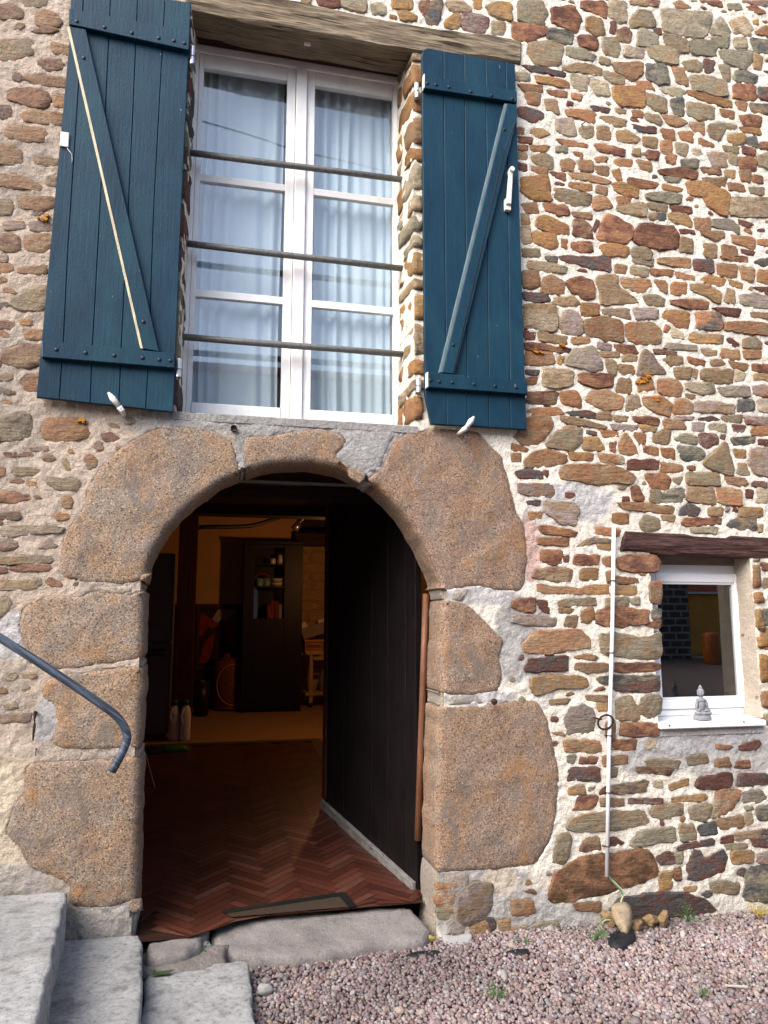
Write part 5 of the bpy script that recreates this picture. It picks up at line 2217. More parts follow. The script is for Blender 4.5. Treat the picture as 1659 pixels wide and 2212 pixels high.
# ------------------------------------------------------------------ slabs, steps, rocks
def rough_block(name, poly, ztop, zbot, mat, parent=None, bev=.012, amp=.004, step=.04, seed=1, tilt=(0, 0), cut=.1):
    p = ccw([tuple(a) for a in poly])
    p = chaikin(p, cut)
    p = resample(p, step)
    n = len(p)
    d = fbm(np.array([(a, b, 0) for a, b in p]), 12, 3, seed) * amp * 1.6
    p = [(a + d[i], b - d[i] * .6) for i, (a, b) in enumerate(p)]
    q1, q2 = inset(p, bev * .35), inset(p, bev)
    cx = sum(a for a, b in p) / n; cy = sum(b for a, b in p) / n
    V = []
    hs = zbot
    for ring, z in ((p, zbot), (p, (zbot + ztop) / 2), (p, ztop - bev), (q1, ztop - bev * .3), (q2, ztop)):
        V += [(a, b, z) for a, b in ring]
    Fa = []
    for r in range(4):
        for k in range(n):
            a, b = r * n + k, r * n + (k + 1) % n
            Fa.append((a, b, b + n)); Fa.append((a, b + n, a + n))
    xs = [a for a, b in q2]; ys = [b for a, b in q2]
    Xg, Yg = np.meshgrid(np.arange(min(xs), max(xs), step), np.arange(min(ys), max(ys), step))
    m = in_poly(Xg.ravel(), Yg.ravel(), inset(q2, step * .3))
    pts = [Vector(a) for a in q2] + [Vector((a, b)) for a, b in zip(Xg.ravel()[m], Yg.ravel()[m])]
    ov, oe, of, *_ = geometry.delaunay_2d_cdt(pts, [(k, (k + 1) % n) for k in range(n)], [], 1, 1e-6)
    base = len(V)
    V += [(v.x, v.y, ztop) for v in ov]
    Fa += [tuple(base + k for k in f[:3]) for f in of]
    V = np.array(V)
    top = (V[:, 2] > zbot + 1e-4)
    V[:, 2] += np.where(top, amp * fbm(V, 9, 4, seed) + (V[:, 0] - cx) * tilt[0] + (V[:, 1] - cy) * tilt[1], 0)
    V[:, 0] += np.where(top, amp * .5 * fbm(V + 5, 20, 3, seed), 0)
    bm = bmesh.new()
    bv = [bm.verts.new(v) for v in V]
    for f in Fa:
        try:
            bm.faces.new([bv[k] for k in f])
        except ValueError:
            pass
    bmesh.ops.remove_doubles(bm, verts=bm.verts[:], dist=.0005)
    return obj(name, bm, mat, parent, True)


def rock(name, c, r, mat, parent=None, seed=1, sub=3, amp=.3):
    bm = bmesh.new()
    bmesh.ops.create_icosphere(bm, subdivisions=sub, radius=1)
    co = np.array([v.co for v in bm.verts])
    d = 1 + amp * fbm(co + seed * 3.7, 1.3, 3, seed)
    rp = random.Random(seed)
    planes = [Vector((rp.uniform(-1, 1), rp.uniform(-1, 1), rp.uniform(-.6, 1))).normalized() for _ in range(6)]
    for v, k in zip(bm.verts, d):
        q = v.co * k
        for pn in planes:
            ex = q.dot(pn) - .62
            if ex > 0:
                q = q - pn * ex * .85
        v.co = Vector(c) + Vector((q.x * r[0], q.y * r[1], q.z * r[2]))
    return obj(name, bm, mat, parent, True)


def gp(pts, z):
    return [tuple(G(a, b, z)[:2]) for a, b in pts]


def gpz(l):
    return [tuple(G(x, y, z)[:2]) for x, y, z in l]


rough_block('threshold_stone', gpz([(455, 2016, -.11), (462, 1997, -.09), (520, 1974, -.07), (640, 1962, -.07), (760, 1955, -.07), (885, 1949, -.07), (912, 1975, -.10), (930, 2006, -.14), (922, 2034, -.17), (815, 2050, -.18), (700, 2068, -.18), (600, 2078, -.18), (492, 2070, -.17), (460, 2045, -.15)]), -.118, -.32, 'slab', house, .03, .007, .028, 3, (0.0, .19))
rough_block('threshold_stone', gp([(322, 2022), (345, 1994), (385, 1989), (432, 1991), (452, 2001), (438, 2030), (400, 2056), (350, 2062), (322, 2060)], -.075), -.075, -.32, 'slab', house, .03, .009, .03, 5, (0, .03))
coltag(rough_block('threshold_bed', [(-.345, .0), (.16, .0), (.13, -.16), (.16, -.30), (-.2, -.31), (-.315, -.2)], -.128, -.3, 'mortar', house, .03, .016, .025, 15, (0, .12)), (.20, .18, .165))
st = empty('stone_steps', (-.8, -.6, -.22), label='worn pale concrete steps climbing away beside the granite door jamb', cat='steps')
rough_block('step', [(-1.9, -.022), (-.685, -.022), (-.62, -.72), (-.548, -1.373), (-.52, -1.66), (-1.9, -1.66)], .212, -.3, 'concrete', st, .014, .005, .045, 7, cut=.03)
rough_block('step', [(-.9, -.022), (-.325, -.022), (-.292, -.12), (-.235, -.9), (-.19, -1.5), (-.9, -1.5)], -.032, -.3, 'concrete', st, .016, .005, .045, 8, cut=.04)
rough_block('step', [(-2.6, -.022), (-1.27, -.022), (-1.18, -1.66), (-2.6, -1.66)], .46, -.3, 'concrete', st, .014, .005, .06, 9, cut=.03)
o = rough_block('paving_slab', gp([(317, 2099), (345, 2093), (440, 2083), (524, 2075), (537, 2082)], -.14) + [(.243, -.86), (.26, -1.6), (-.22, -1.6)], -.14, -.3, 'concrete', None, .014, .005, .035, 12, cut=.05)
tag(o, 'speckled pale concrete slab lying at the foot of the steps', 'slab')

# handrail
YR = -1.2
hr = smooth_line([WV(-420, 1120, YR), WV(0, 1378, YR), WV(120, 1455, YR), WV(215, 1519, YR), WV(254, 1550, YR), WV(273, 1583, YR), WV(270, 1612, YR), WV(242, 1667, YR)], 8)
rl = empty('handrail', (hr[-1].x, hr[-1].y, hr[-1].z - 1.1), label='worn blue-grey tubular handrail bent down at its end', cat='handrail')
bm = bmesh.new()
add_tube(bm, hr, .0165, 16)
obj('rail', bm, 'rail', rl, True)
pz = WV(-420, 1120, YR)
tube('post', [pz + Vector((0, 0, .0)), Vector((pz.x, pz.y, .2))], .02, 'rail', rl, 12)

# white pipe up the wall with its clips, iron ring, earth wire
pt, pb = WV(1326, 1135, -.035), WV(1311, 1893, -.035)
pipe = empty('conduit_pipe', (pb.x, pb.y, pb.z), label='thin white plastic conduit clipped upright to the wall', cat='pipe')
bm = bmesh.new()
add_tube(bm, [pt, pt + (pb - pt) * .3 + Vector((.004, 0, 0)), pt + (pb - pt) * .66 + Vector((-.003, 0, 0)), pb], .0125, 12)
obj('tube', bm, 'pvcgrey', pipe, True)
for py in (1262, 1423, 1602, 1722, 1832):
    t = (py - 1135) / (1893 - 1135)
    c = pt + (pb - pt) * t
    bm = bmesh.new()
    add_tube(bm, [c + Vector((math.cos(a) * .0155, math.sin(a) * .0155, 0)) for a in np.linspace(0, 2 * math.pi, 13)], .0035, 6)
    add_tube(bm, [c + Vector((-.014, .01, -.004)), c + Vector((-.02, .05, -.006))], .004, 6)
    obj('clip', bm, 'iron', pipe, True)
rc = WV(1308, 1560, -.055)
bm = bmesh.new()
add_tube(bm, [rc + Vector((math.cos(a) * .046, .02 * math.cos(a + 2), math.sin(a) * .046)) for a in np.linspace(0, 2 * math.pi, 25)], .0065, 8)
tag(obj('iron_ring', bm, 'iron', None, True), 'rusty iron tethering ring hanging on the wall round the white conduit', 'ring')
tube('ring_staple', [rc + Vector((-.05, .10, .022)), rc + Vector((-.05, -.004, .022)), rc + Vector((-.03, -.012, .02))], .006, 'iron', house, 8)

ew = empty('earth_wire', tuple(WV(1340, 1990, -.05)), label='green and cream earth wire looping from the conduit into the gravel', cat='wire')
tube('green_strand', smooth_line([WV(1312, 1889, -.035), WV(1330, 1912, -.05), WV(1344, 1928, -.055), WV(1345, 1945, -.06), WV(1341, 1962, -.075), WV(1342, 1976, -.10)], 6), .005, 'wire_green', ew, 8)
tube('cream_strand', smooth_line([WV(1313, 1892, -.03), WV(1332, 1910, -.045), WV(1347, 1927, -.052), WV(1342, 1945, -.07), WV(1338, 1960, -.085), WV(1345, 1978, -.11)], 6), .0035, 'wire_cream', ew, 8)
tube('cream_strand', smooth_line([WV(1325, 1987, -.08), WV(1308, 1988, -.075), WV(1300, 1997, -.07), WV(1299, 2010, -.07)], 6), .005, 'wire_cream', ew, 8)
tube('green_strand', smooth_line([WV(1325, 1982, -.085), WV(1306, 1983, -.085), WV(1298, 1992, -.085), WV(1303, 2008, -.085)], 6), .0035, 'wire_green', ew, 8)


def gz(px, py, z=-.2):
    return G(px, py, z)


# heart-shaped stone leaning on the black membrane
c = gz(1342, 2012)
bm = bmesh.new()
out = [(0, .075), (.035, .078), (.06, .06), (.062, .02), (.045, -.03), (.02, -.085), (.008, -.1), (-.012, -.085), (-.04, -.035), (-.058, .015), (-.052, .05), (-.03, .065)]
tops = [bm.verts.new((a * .62, -.012, b * .62)) for a, b in inset(ccw(out), .01)]
mid = [bm.verts.new((a, 0, b)) for a, b in ccw(out)]
bk = [bm.verts.new((a * .8, .025, b * .8)) for a, b in ccw(out)]
n = len(out)
cv = bm.verts.new((0, -.018, 0)); cb = bm.verts.new((0, .03, 0))
for k in range(n):
    j = (k + 1) % n
    bm.faces.new((mid[k], mid[j], tops[j], tops[k])); bm.faces.new((bk[k], bk[j], mid[j], mid[k]))
    bm.faces.new((tops[k], tops[j], cv)); bm.faces.new((bk[j], bk[k], cb))
Mx = Matrix.Translation(Vector((c.x + .012, c.y + .0, -.125))) @ Matrix.Rotation(rad(-32), 4, 'X') @ Matrix.Rotation(rad(8), 4, 'Y') @ Matrix.Scale(1.12, 4)
for v in bm.verts:
    v.co = Mx @ v.co
tag(obj('field_stone', bm, 'heart', None, True), 'tan heart-shaped stone leaning on black membrane under the conduit', 'stone')
c = gz(1318, 1998)
tag(rock('field_stone', (c.x, c.y + .02, -.175), (.05, .05, .05), 'cap_stone', None, 4), 'rust-brown stone half hidden behind the heart-shaped stone', 'stone')
for i, (px, py, r, l) in enumerate(((1377, 1990, (.045, .04, .03), 'small brown stone at the wall foot just beside the heart-shaped stone'), (1405, 1980, (.06, .045, .045), 'lumpy tan stone at the wall foot in front of the long dark slab'), (1432, 1980, (.045, .04, .045), 'rounded ochre stone at the wall foot, farther of two from the conduit'))):
    c = gz(px, py + 14)
    tag(rock('field_stone', (c.x, min(c.y, -.05), -.18), r, 'cap_stone', None, 11 + i, 3, .45), l, 'stone')


def sheet(pts, z, label, seed, wave=.01):
    P2 = ccw(gp(pts, z))
    P2 = resample(chaikin(P2), .03)
    n = len(P2)
    cx = sum(a for a, b in P2) / n; cy = sum(b for a, b in P2) / n
    bm = bmesh.new()
    rng_ = random.Random(seed)
    rings = []
    for f, dz in ((1, -.012), (.85, .004), (.4, .004)):
        rings.append([bm.verts.new((cx + (a - cx) * f, cy + (b - cy) * f, z + dz + rng_.uniform(-wave, wave) * .5)) for a, b in P2])
    for q, s in zip(rings, rings[1:]):
        for k in range(n):
            bm.faces.new((q[k], q[(k + 1) % n], s[(k + 1) % n], s[k]))
    bm.faces.new(rings[-1])
    low = [bm.verts.new(v.co + Vector((0, 0, -.03))) for v in rings[0]]
    for k in range(n):
        bm.faces.new((low[k], low[(k + 1) % n], rings[0][(k + 1) % n], rings[0][k]))
    tag(obj('weed_membrane', bm, 'membrane', None, True), label, 'membrane')


sheet([(868, 2062), (900, 2056), (940, 2051), (958, 2054), (950, 2062), (915, 2066), (885, 2068)], -.186, 'scrap of black weed membrane showing through gravel beside the door jamb', 1)
sheet([(1085, 2054), (1120, 2050), (1146, 2053), (1144, 2060), (1115, 2062)], -.186, 'small strip of black weed membrane in gravel between the jamb and the conduit', 2)
sheet([(1310, 2030), (1330, 2008), (1362, 2000), (1374, 2012), (1370, 2030), (1345, 2042), (1322, 2040)], -.192, 'crumpled black weed membrane under the heart-shaped stone', 3, .02)

# loose bits by the steps
c = G(443, 2054, -.16)
tag(rock('stone_chip', (c.x, c.y, -.155), (.055, .045, .04), 'pale_stone', None, 21, 3, .35), 'pale angular stone chip between the threshold and the concrete slab', 'stone')
c = G(472, 2062, -.16)
tag(rock('stone_chip', (c.x, c.y, -.165), (.02, .02, .018), 'pale_stone', None, 22), 'tiny white pebble next to the pale stone chip', 'stone')
c = G(569, 2140, -.19)
tag(rock('stone_chip', (c.x, c.y, -.185), (.042, .035, .035), 'pale_stone', None, 23, 3, .35), 'whitish stone lying alone on the gravel beside the slab', 'stone')
c = G(985, 2012, -.16)
o = rough_block('stone_chip', gp([(950, 2006), (972, 2010), (990, 2012), (1015, 2008), (1018, 2020), (992, 2028), (975, 2030)], -.15), -.178, -.22, 'pale_stone', None, .012, .008, .02, 31, (.15, .25))
tag(o, 'flat pale stone resting on gravel at the foot of the door jamb', 'stone')
bm = bmesh.new()
rs = random.Random(3)
for k in range(26):
    c = G(rs.uniform(335, 455), rs.uniform(2048, 2092), -.175)
    r = rs.uniform(.012, .04)
    q = bmesh.ops.create_icosphere(bm, subdivisions=1, radius=1)
    for v in q['verts']:
        v.co = Vector((c.x, c.y, -.185)) + Vector((v.co.x * r * rs.uniform(.8, 1.3), v.co.y * r, v.co.z * r * .6))
tag(obj('rubble', bm, 'pale_stone', None, True), kind='stuff')

# ------------------------------------------------------------------ weeds and leaves
def weed(px, py, z, r, n, label, mat='leaf', seed=1, up=.6, ll=.03):
    base = G(px, py, z)
    rs = random.Random(seed)
    t = empty('weed', tuple(base), label=label, cat='weed')
    bm = bmesh.new()
    bs = bmesh.new()
    for k in range(n):
        a = rs.uniform(0, 2 * math.pi); e = rs.uniform(.15, 1.2) * up
        L = rs.uniform(.5, 1) * r
        tip = base + Vector((math.cos(a) * L * math.cos(e), math.sin(a) * L * math.cos(e), .004 + L * math.sin(e)))
        add_tube(bs, [base + Vector((0, 0, -.01)), (base + tip) / 2 + Vector((0, 0, .006)), tip], .0012, 4)
        l = ll * rs.uniform(.6, 1.1); w = l * rs.uniform(.45, .7)
        d = Vector((math.cos(a), math.sin(a), rs.uniform(-.3, .3))).normalized()
        s = Vector((-math.sin(a), math.cos(a), rs.uniform(-.3, .3))).normalized()
        u = d.cross(s)
        v = [tip, tip + d * l * .35 + s * w * .5, tip + d * l, tip + d * l * .35 - s * w * .5, tip + d * l * .45 + u * l * .12]
        q = [bm.verts.new(p) for p in v]
        for i, j in ((0, 1), (1, 2), (2, 3), (3, 0)):
            bm.faces.new((q[i], q[j], q[4]))
    obj('leaves', bm, mat, t)
    obj('stems', bs, mat, t)


weed(440, 2058, -.15, .05, 26, 'bright green weed beside the pale stone chip near the threshold', seed=2, ll=.022)
weed(1290, 2024, -.19, .05, 14, 'small green weed in gravel just before the black membrane', seed=3, ll=.035)
weed(1070, 2155, -.2, .06, 26, 'green clover-like weed alone in the open gravel', seed=4, ll=.022)
weed(1486, 1988, -.19, .09, 20, 'upright straggly weed against the long dark base stone', seed=5, up=1.2, ll=.02)
weed(1640, 1978, -.19, .09, 40, 'yellowish moss tuft at the wall foot nearest the frame edge', 'dryleaf', 6, .8, .02)
weed(1520, 2150, -.2, .05, 10, 'tiny dark green weed in the gravel below the yellowish tuft', 'leaf', 7, .6, .02)
weed(890, 2030, -.19, .03, 10, 'tiny weed at the corner of the threshold stone', 'leaf', 8, .7, .02)
weed(1130, 2036, -.19, .05, 12, 'low weed at the wall foot near the small membrane strip', 'leaf', 9, .6, .022)
weed(320, 2140, -.2, .09, 40, 'mossy weeds in the gap between step and slab', 'leaf', 10, 1.0, .02)
weed(327, 2075, -.17, .07, 30, 'dull weeds in the corner between step, slab and threshold', 'darkleaf', 11, 1.0, .02)
c = G(351, 2105, -.13)
bm = bmesh.new()
lf = [(-.06, .0, 0), (-.03, .018, .006), (.02, .02, .004), (.055, .012, .012), (.03, -.012, .004), (-.02, -.016, .006)]
q = [bm.verts.new(Vector(p) + c) for p in lf]
bm.faces.new(q)
q2 = bmesh.ops.extrude_face_region(bm, geom=bm.faces[:])
for v in [g for g in q2['geom'] if isinstance(g, bmesh.types.BMVert)]:
    v.co.z += .0015
tag(obj('fallen_leaf', bm, 'darkleaf'), 'dark green leaf lying on the concrete slab', 'leaf')
for px, py, l, sd_ in ((1003 / 1, 2026, 'orange-tan leaf fragment by the jamb corner', 1),):
    c = G(929, 2028, -.18)
    tag(rock('fallen_leaf', (c.x, c.y, -.175), (.028, .02, .02), 'dryleaf', None, 5), 'crumpled tan leaf at the foot of the jamb corner', 'leaf')
bm = bmesh.new()
c = G(1590, 2130, -.19)
M = Matrix.Translation(c) @ Matrix.Rotation(rad(-20), 4, 'Z')
add_box(bm, -.055, .055, -.006, .006, -.004, .004, .002, M)
tag(obj('twig', bm, 'white_wire'), 'short white stick lying on the gravel near the frame edge', 'stick')

# ------------------------------------------------------------------ gravel
ico = bmesh.new()
bmesh.ops.create_icosphere(ico, subdivisions=1, radius=1.0)
base_v = np.array([v.co[:] for v in ico.verts])
base_f = np.array([[v.index for v in f.verts] for f in ico.faces])
ico.free()
pit = 0.0172
px_, py_ = np.meshgrid(np.arange(-.25, 4.6, pit), np.arange(-2.15, -0.0, pit))
N = px_.size
cx = px_.ravel() + rng.uniform(-.5, .5, N) * pit * 1.1
cy = py_.ravel() + rng.uniform(-.5, .5, N) * pit * 1.1
cz = ground_h(cx, cy) + rng.uniform(-.004, .011, N)
okm = ~((cx < .24) & (cy > -.36)) & ~((cx < .20) & (cy < -.3))
extra = ((cx < .24) & (cy > -.36)) & (rng.uniform(0, 1, N) < .35)
okm |= extra
cx, cy, cz = cx[okm], cy[okm], cz[okm]
N = len(cx)
sz = rng.uniform(.0088, .0142, N) * rng.uniform(.75, 1.2, N) * (1 + (rng.uniform(0, 1, N) > .95) * rng.uniform(.3, .8, N))
ax_ = np.stack([rng.uniform(.75, 1.4, N), rng.uniform(.7, 1.2, N), rng.uniform(.55, .95, N)], 1) * sz[:, None]
ang = rng.uniform(0, 2 * math.pi, (N, 3))
jit = rng.uniform(.72, 1.22, (N, len(base_v), 1))
Vp = base_v[None] * jit * ax_[:, None, :]
for a, (i, j) in enumerate(((0, 1), (1, 2))):
    c_, s_ = np.cos(ang[:, a])[:, None], np.sin(ang[:, a])[:, None]
    if a == 1:
        c_, s_ = np.cos(ang[:, a] * .15)[:, None], np.sin(ang[:, a] * .15)[:, None]
    p_, q_ = Vp[:, :, i].copy(), Vp[:, :, j].copy()
    Vp[:, :, i] = p_ * c_ - q_ * s_
    Vp[:, :, j] = p_ * s_ + q_ * c_
Vp += np.stack([cx, cy, cz], 1)[:, None, :]
pal = np.array([(.30, .185, .18), (.25, .145, .14), (.33, .235, .215), (.34, .25, .19), (.29, .24, .24), (.36, .31, .29), (.21, .10, .09), (.27, .20, .21), (.38, .36, .35), (.40, .26, .17), (.22, .19, .195)])
ci = rng.choice(len(pal), N, p=[.17, .13, .13, .10, .13, .08, .06, .10, .03, .03, .04])
pal = pal * .68 + pal.mean(1, keepdims=True) * .32 * np.array([[1.03, .99, 1.0]])
_pp = np.stack([cx, cy, 0 * cx], 1)
soil = np.clip(fbm(_pp, 2.3, 3, 61) * .35, -.25, .25)[:, None]
pc = (.78 - soil * .8) * pal[ci] * rng.uniform(.75, 1.25, (N, 1))
Cp = np.repeat(pc, len(base_v), 0)
Fp = (base_f[None] + (np.arange(N) * len(base_v))[:, None, None]).reshape(-1, 3)
tag(raw('gravel', Vp.reshape(-1, 3), Fp, 'pebble', None, False, {'col': Cp}), 'pink and lilac gravel covering the yard', kind='stuff')

# ------------------------------------------------------------------ seated stone figure on the small window sill
def statuette():
    c = WV(1516, 1548, -.0)
    bx, by = W(1517, 1550, .03)[0], .03
    S = (W(1517, 1477, .03)[1] - W(1517, 1553, .03)[1])
    z0 = .9645
    bm = bmesh.new()

    def ell(x, y, z, rx, ry, rz, rot=None):
        q = bmesh.ops.create_uvsphere(bm, u_segments=20, v_segments=12, radius=1)
        for v in q['verts']:
            p = Vector((v.co.x * rx, v.co.y * ry, v.co.z * rz))
            if rot is not None:
                p = rot @ p
            v.co = Vector((bx, by, z0)) + (p + Vector((x, y, z))) * S

    def cyl(z, h, rx, ry):
        q = bmesh.ops.create_cone(bm, segments=28, radius1=1, radius2=1, depth=1, cap_ends=True)
        for v in q['verts']:
            v.co = Vector((bx, by, z0)) + Vector((v.co.x * rx, v.co.y * ry, z + v.co.z * h)) * S
    cyl(.045, .09, .27, .2)
    cyl(.115, .05, .245, .18)
    ell(0, -.03, .18, .26, .17, .062)                       # folded legs
    ell(-.15, -.06, .19, .12, .12, .055); ell(.15, -.06, .19, .12, .12, .055)
    ell(0, .02, .40, .135, .095, .21)                        # torso
    ell(0, .02, .54, .165, .09, .075)                        # shoulders
    R1 = Matrix.Rotation(rad(10), 3, 'Y'); R2 = Matrix.Rotation(rad(-10), 3, 'Y')
    ell(-.165, -.01, .42, .045, .05, .155, R1); ell(.165, -.01, .42, .045, .05, .155, R2)
    ell(-.17, -.10, .28, .04, .10, .04, Matrix.Rotation(rad(-25), 3, 'X')); ell(.11, -.11, .265, .10, .045, .04)
    ell(0, -.13, .25, .07, .04, .03)
    ell(0, .01, .62, .055, .055, .06)                        # neck
    ell(0, -.0, .755, .092, .1, .118)                        # head
    ell(0, .012, .80, .1, .105, .088)                        # hair cap
    ell(0, .01, .90, .055, .06, .06); ell(0, .01, .955, .025, .025, .035)
    ell(0, -.1, .745, .016, .022, .032)                      # nose
    ell(-.095, .01, .735, .018, .025, .055); ell(.095, .01, .735, .018, .025, .055)
    ell(-.037, -.09, .77, .022, .014, .012); ell(.037, -.09, .77, .022, .014, .012)
    ell(0, -.088, .70, .028, .016, .011)
    me = bpy.data.meshes.new('statuette')
    bm.to_mesh(me)
    bm.free()
    tmp = bpy.data.objects.new('tmp', me)
    COL.objects.link(tmp)
    rm = tmp.modifiers.new('r', 'REMESH')
    rm.mode = 'VOXEL'
    rm.voxel_size = .0022
    sm = tmp.modifiers.new('s', 'SMOOTH')
    sm.iterations = 2
    dg = bpy.context.evaluated_depsgraph_get()
    me2 = bpy.data.meshes.new_from_object(tmp.evaluated_get(dg))
    bpy.data.objects.remove(tmp)
    me2.materials.clear()
    tag(link('statuette', me2, 'statue', None, True), 'little grey stone statuette of a seated figure on the white sill', 'statuette')


statuette()

# ------------------------------------------------------------------ the room behind the door
RX0, RX1, RY1, RZ = -2.2, 3.9, 8.3, 3.45
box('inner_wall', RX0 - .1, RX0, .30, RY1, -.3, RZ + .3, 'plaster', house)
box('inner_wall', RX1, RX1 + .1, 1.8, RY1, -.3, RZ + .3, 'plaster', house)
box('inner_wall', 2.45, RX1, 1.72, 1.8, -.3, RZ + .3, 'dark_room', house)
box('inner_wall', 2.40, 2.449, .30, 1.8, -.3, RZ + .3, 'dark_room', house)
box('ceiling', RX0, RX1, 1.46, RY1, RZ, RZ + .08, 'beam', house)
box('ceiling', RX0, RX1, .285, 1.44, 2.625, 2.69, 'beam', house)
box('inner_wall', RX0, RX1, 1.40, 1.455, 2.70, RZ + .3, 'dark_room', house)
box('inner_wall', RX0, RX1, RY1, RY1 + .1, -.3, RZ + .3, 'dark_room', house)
bm = bmesh.new()
v = [bm.verts.new(p) for p in ((RX1, .32, floor_z(.32)), (RX1, RY1, floor_z(RY1)), (RX0, RY1, floor_z(RY1)), (RX0, .32, floor_z(.32)))]
bm.faces.new(v)
tag(obj('floor', bm, 'tan_floor'), 'tan matting floor of the dim room', kind='structure')
# upper room shell
bm = bmesh.new()
add_box(bm, -1.2, 2.2, WD + .12, 1.39, 2.70, 5.78)
bmesh.ops.delete(bm, geom=[f for f in bm.faces if f.calc_center_median().y < WD + .13], context='FACES')
obj('upper_room', bm, 'upper_room', house)

# beams seen through the arch
x0, x1, z0, z1 = rect(300, 1052, 1000, 1080, 1.0)
box('ceiling_beam', RX0 + .01, RX1 - .01, 1.0, 1.16, z0, z1, 'beam', house, .006)
x0, x1, za, zb = rect(470, 1038, 800, 1050, 1.0)
box('ceiling_board', .0, 1.9, .99, 1.17, za + .012, zb + .008, 'upper_room', house, .004)
x0, x1, z0, z1 = rect(400, 1089, 700, 1112, 3.6)
box('ceiling_beam', RX0 + .01, RX1 - .01, 3.6, 3.85, z0, z1, 'beam', house, .006)
box('ceiling_board', RX0 + .01, RX1 - .01, 1.3, 3.5, 3.06, 3.09, 'plaster', house)
# back partition: ochre plaster, oak post, rubble piece on the right
YB = 7.6
x0, x1, z0, z1 = rect(380, 1118, 640, 1305, YB)
box('partition', RX0, x1, YB, YB + .08, floor_z(YB) - .05, RZ, 'plaster', house)
zd = rect(420, 1300, 520, 1305, YB)
box('panelling', RX0, x1, YB - .03, YB - .002, floor_z(YB) - .05, zd[2], 'beam', house)
x0, x1, z0, z1 = rect(636, 1155, 800, 1180, YB - .1)
box('ceiling_beam', x0, 3.8, YB - .25, YB + .05, z0, z1, 'beam', house, .006)
x0, x1, z0, z1 = rect(380, 1100, 421, 1600, 5.2)
p0, p1 = FL(376, 1601), FL(415, 1601)
box('post', x0, x1, 5.15, 5.32, floor_z(5.2) - .01, RZ - .01, 'post', house, .008)
# rubble wall at the back right
x0, x1, z0, z1 = rect(648, 1172, 760, 1530, 7.95)
coltag(box('inner_wall', x0 - .3, 3.85, 7.95, 8.02, z0 - .2, z1 + .2, 'mortar', house), (.45, .3, .16))
rs = random.Random(12)
zz = z0 + .9
while zz < z1 + .05:
    h = rs.uniform(.13, .2)
    xx = x0 - .2
    while xx < x0 + 1.3:
        w_ = rs.uniform(.28, .6)
        poly = [(xx, zz), (xx + w_, zz + rs.uniform(-.01, .02)), (xx + w_ - .02, zz + h - .02), (xx + .01, zz + h - .025)]
        V, Fa, c1, c2, p = stone_mesh(poly, 't', int(xx * 100) % 71 + 3, False)
        V = V * np.array([1, 1.6, 1]) + np.array([0, 7.945, 0])
        raw('inner_stone', V, Fa, 'stone', house, True, {'col': np.tile((.42, .29, .15), (len(V), 1)), 'col2': np.tile((.36, .25, .13), (len(V), 1))})
        xx += w_ + .012
    zz += h
# drooping black hose under the ceiling
pts = [WV(424, 1140, 5.3), WV(450, 1138, 5.3), WV(500, 1138, 5.4), WV(545, 1135, 5.5), WV(580, 1125, 5.6), WV(610, 1115, 5.7)]
tag(tube('hose', smooth_line(pts, 5), .028, 'rubber', None, 10), 'black hose drooping under the ceiling of the room', 'hose')

# herringbone vinyl sheet, dark border, doormat
def blocks():
    V, Fq, C = [], [], []
    rs = np.random.default_rng(4)
    Lb, wb = .30, .06
    back = [FL(412, 1611), FL(678, 1600), FL(706, 1650)]
    xl, xr, yb = RX0 + .02, 1.24, 4.84
    u = np.array([math.cos(rad(45)), math.sin(rad(45))]); w = np.array([-u[1], u[0]])
    n = 60
    for i in range(-n, n):
        for j in range(-n // 2, n // 2):
            for kind in (0, 1):
                # straight herringbone lattice
                ox = i * wb + j * (Lb); oy = i * wb - j * (Lb)
                if kind == 0:
                    q = [(ox, oy), (ox + Lb, oy), (ox + Lb, oy + wb), (ox, oy + wb)]
                else:
                    q = [(ox, oy + wb), (ox + wb, oy + wb), (ox + wb, oy + wb + Lb), (ox, oy + wb + Lb)]
                g = .002
                cx_ = sum(a for a, b in q) / 4; cy_ = sum(b for a, b in q) / 4
                wx = u[0] * cx_ + w[0] * cy_ + .4; wy = u[1] * cx_ + w[1] * cy_ + 2.3
                if not (xl < wx < xr + 1.2 and -.06 < wy < yb - .04):
                    continue
                if wx > 1.55 or (wy < .30 and not -.36 < wx < 1.16):
                    continue
                if wx > 1.2 and wy > 3.4:
                    continue
                b0 = len(V)
                for a, b in q:
                    a2 = a + (g if a < cx_ else -g); b2 = b + (g if b < cy_ else -g)
                    x = u[0] * a2 + w[0] * b2 + .4; y = u[1] * a2 + w[1] * b2 + 2.3
                    x, y = max(x, xl), max(y, -.032 + .182 * min(1, max(0, (x + .05) / .3)))
                    if y < .3:
                        x = min(max(x, -.335), 1.285)
                    V.append((x, y, floor_z(y) + .006))
                Fq.append((b0, b0 + 1, b0 + 2, b0 + 3))
                t = rs.uniform(.6, 1.3)
                C += [np.array((.066, .020, .0125)) * t if rs.uniform() > .2 else np.array((.082, .032, .022)) * t] * 4
    return np.array(V), np.array(Fq), np.array(C)


V, Fq, C = blocks()
lino = empty('floor_covering', (.3, 2.5, floor_z(2.5)), label='red-brown herringbone floor sheet with a dark border inside the door', cat='floor covering')
tag(raw('parquet_block', V, Fq, 'parquet', lino, False, {'col': C}), kind='stuff')


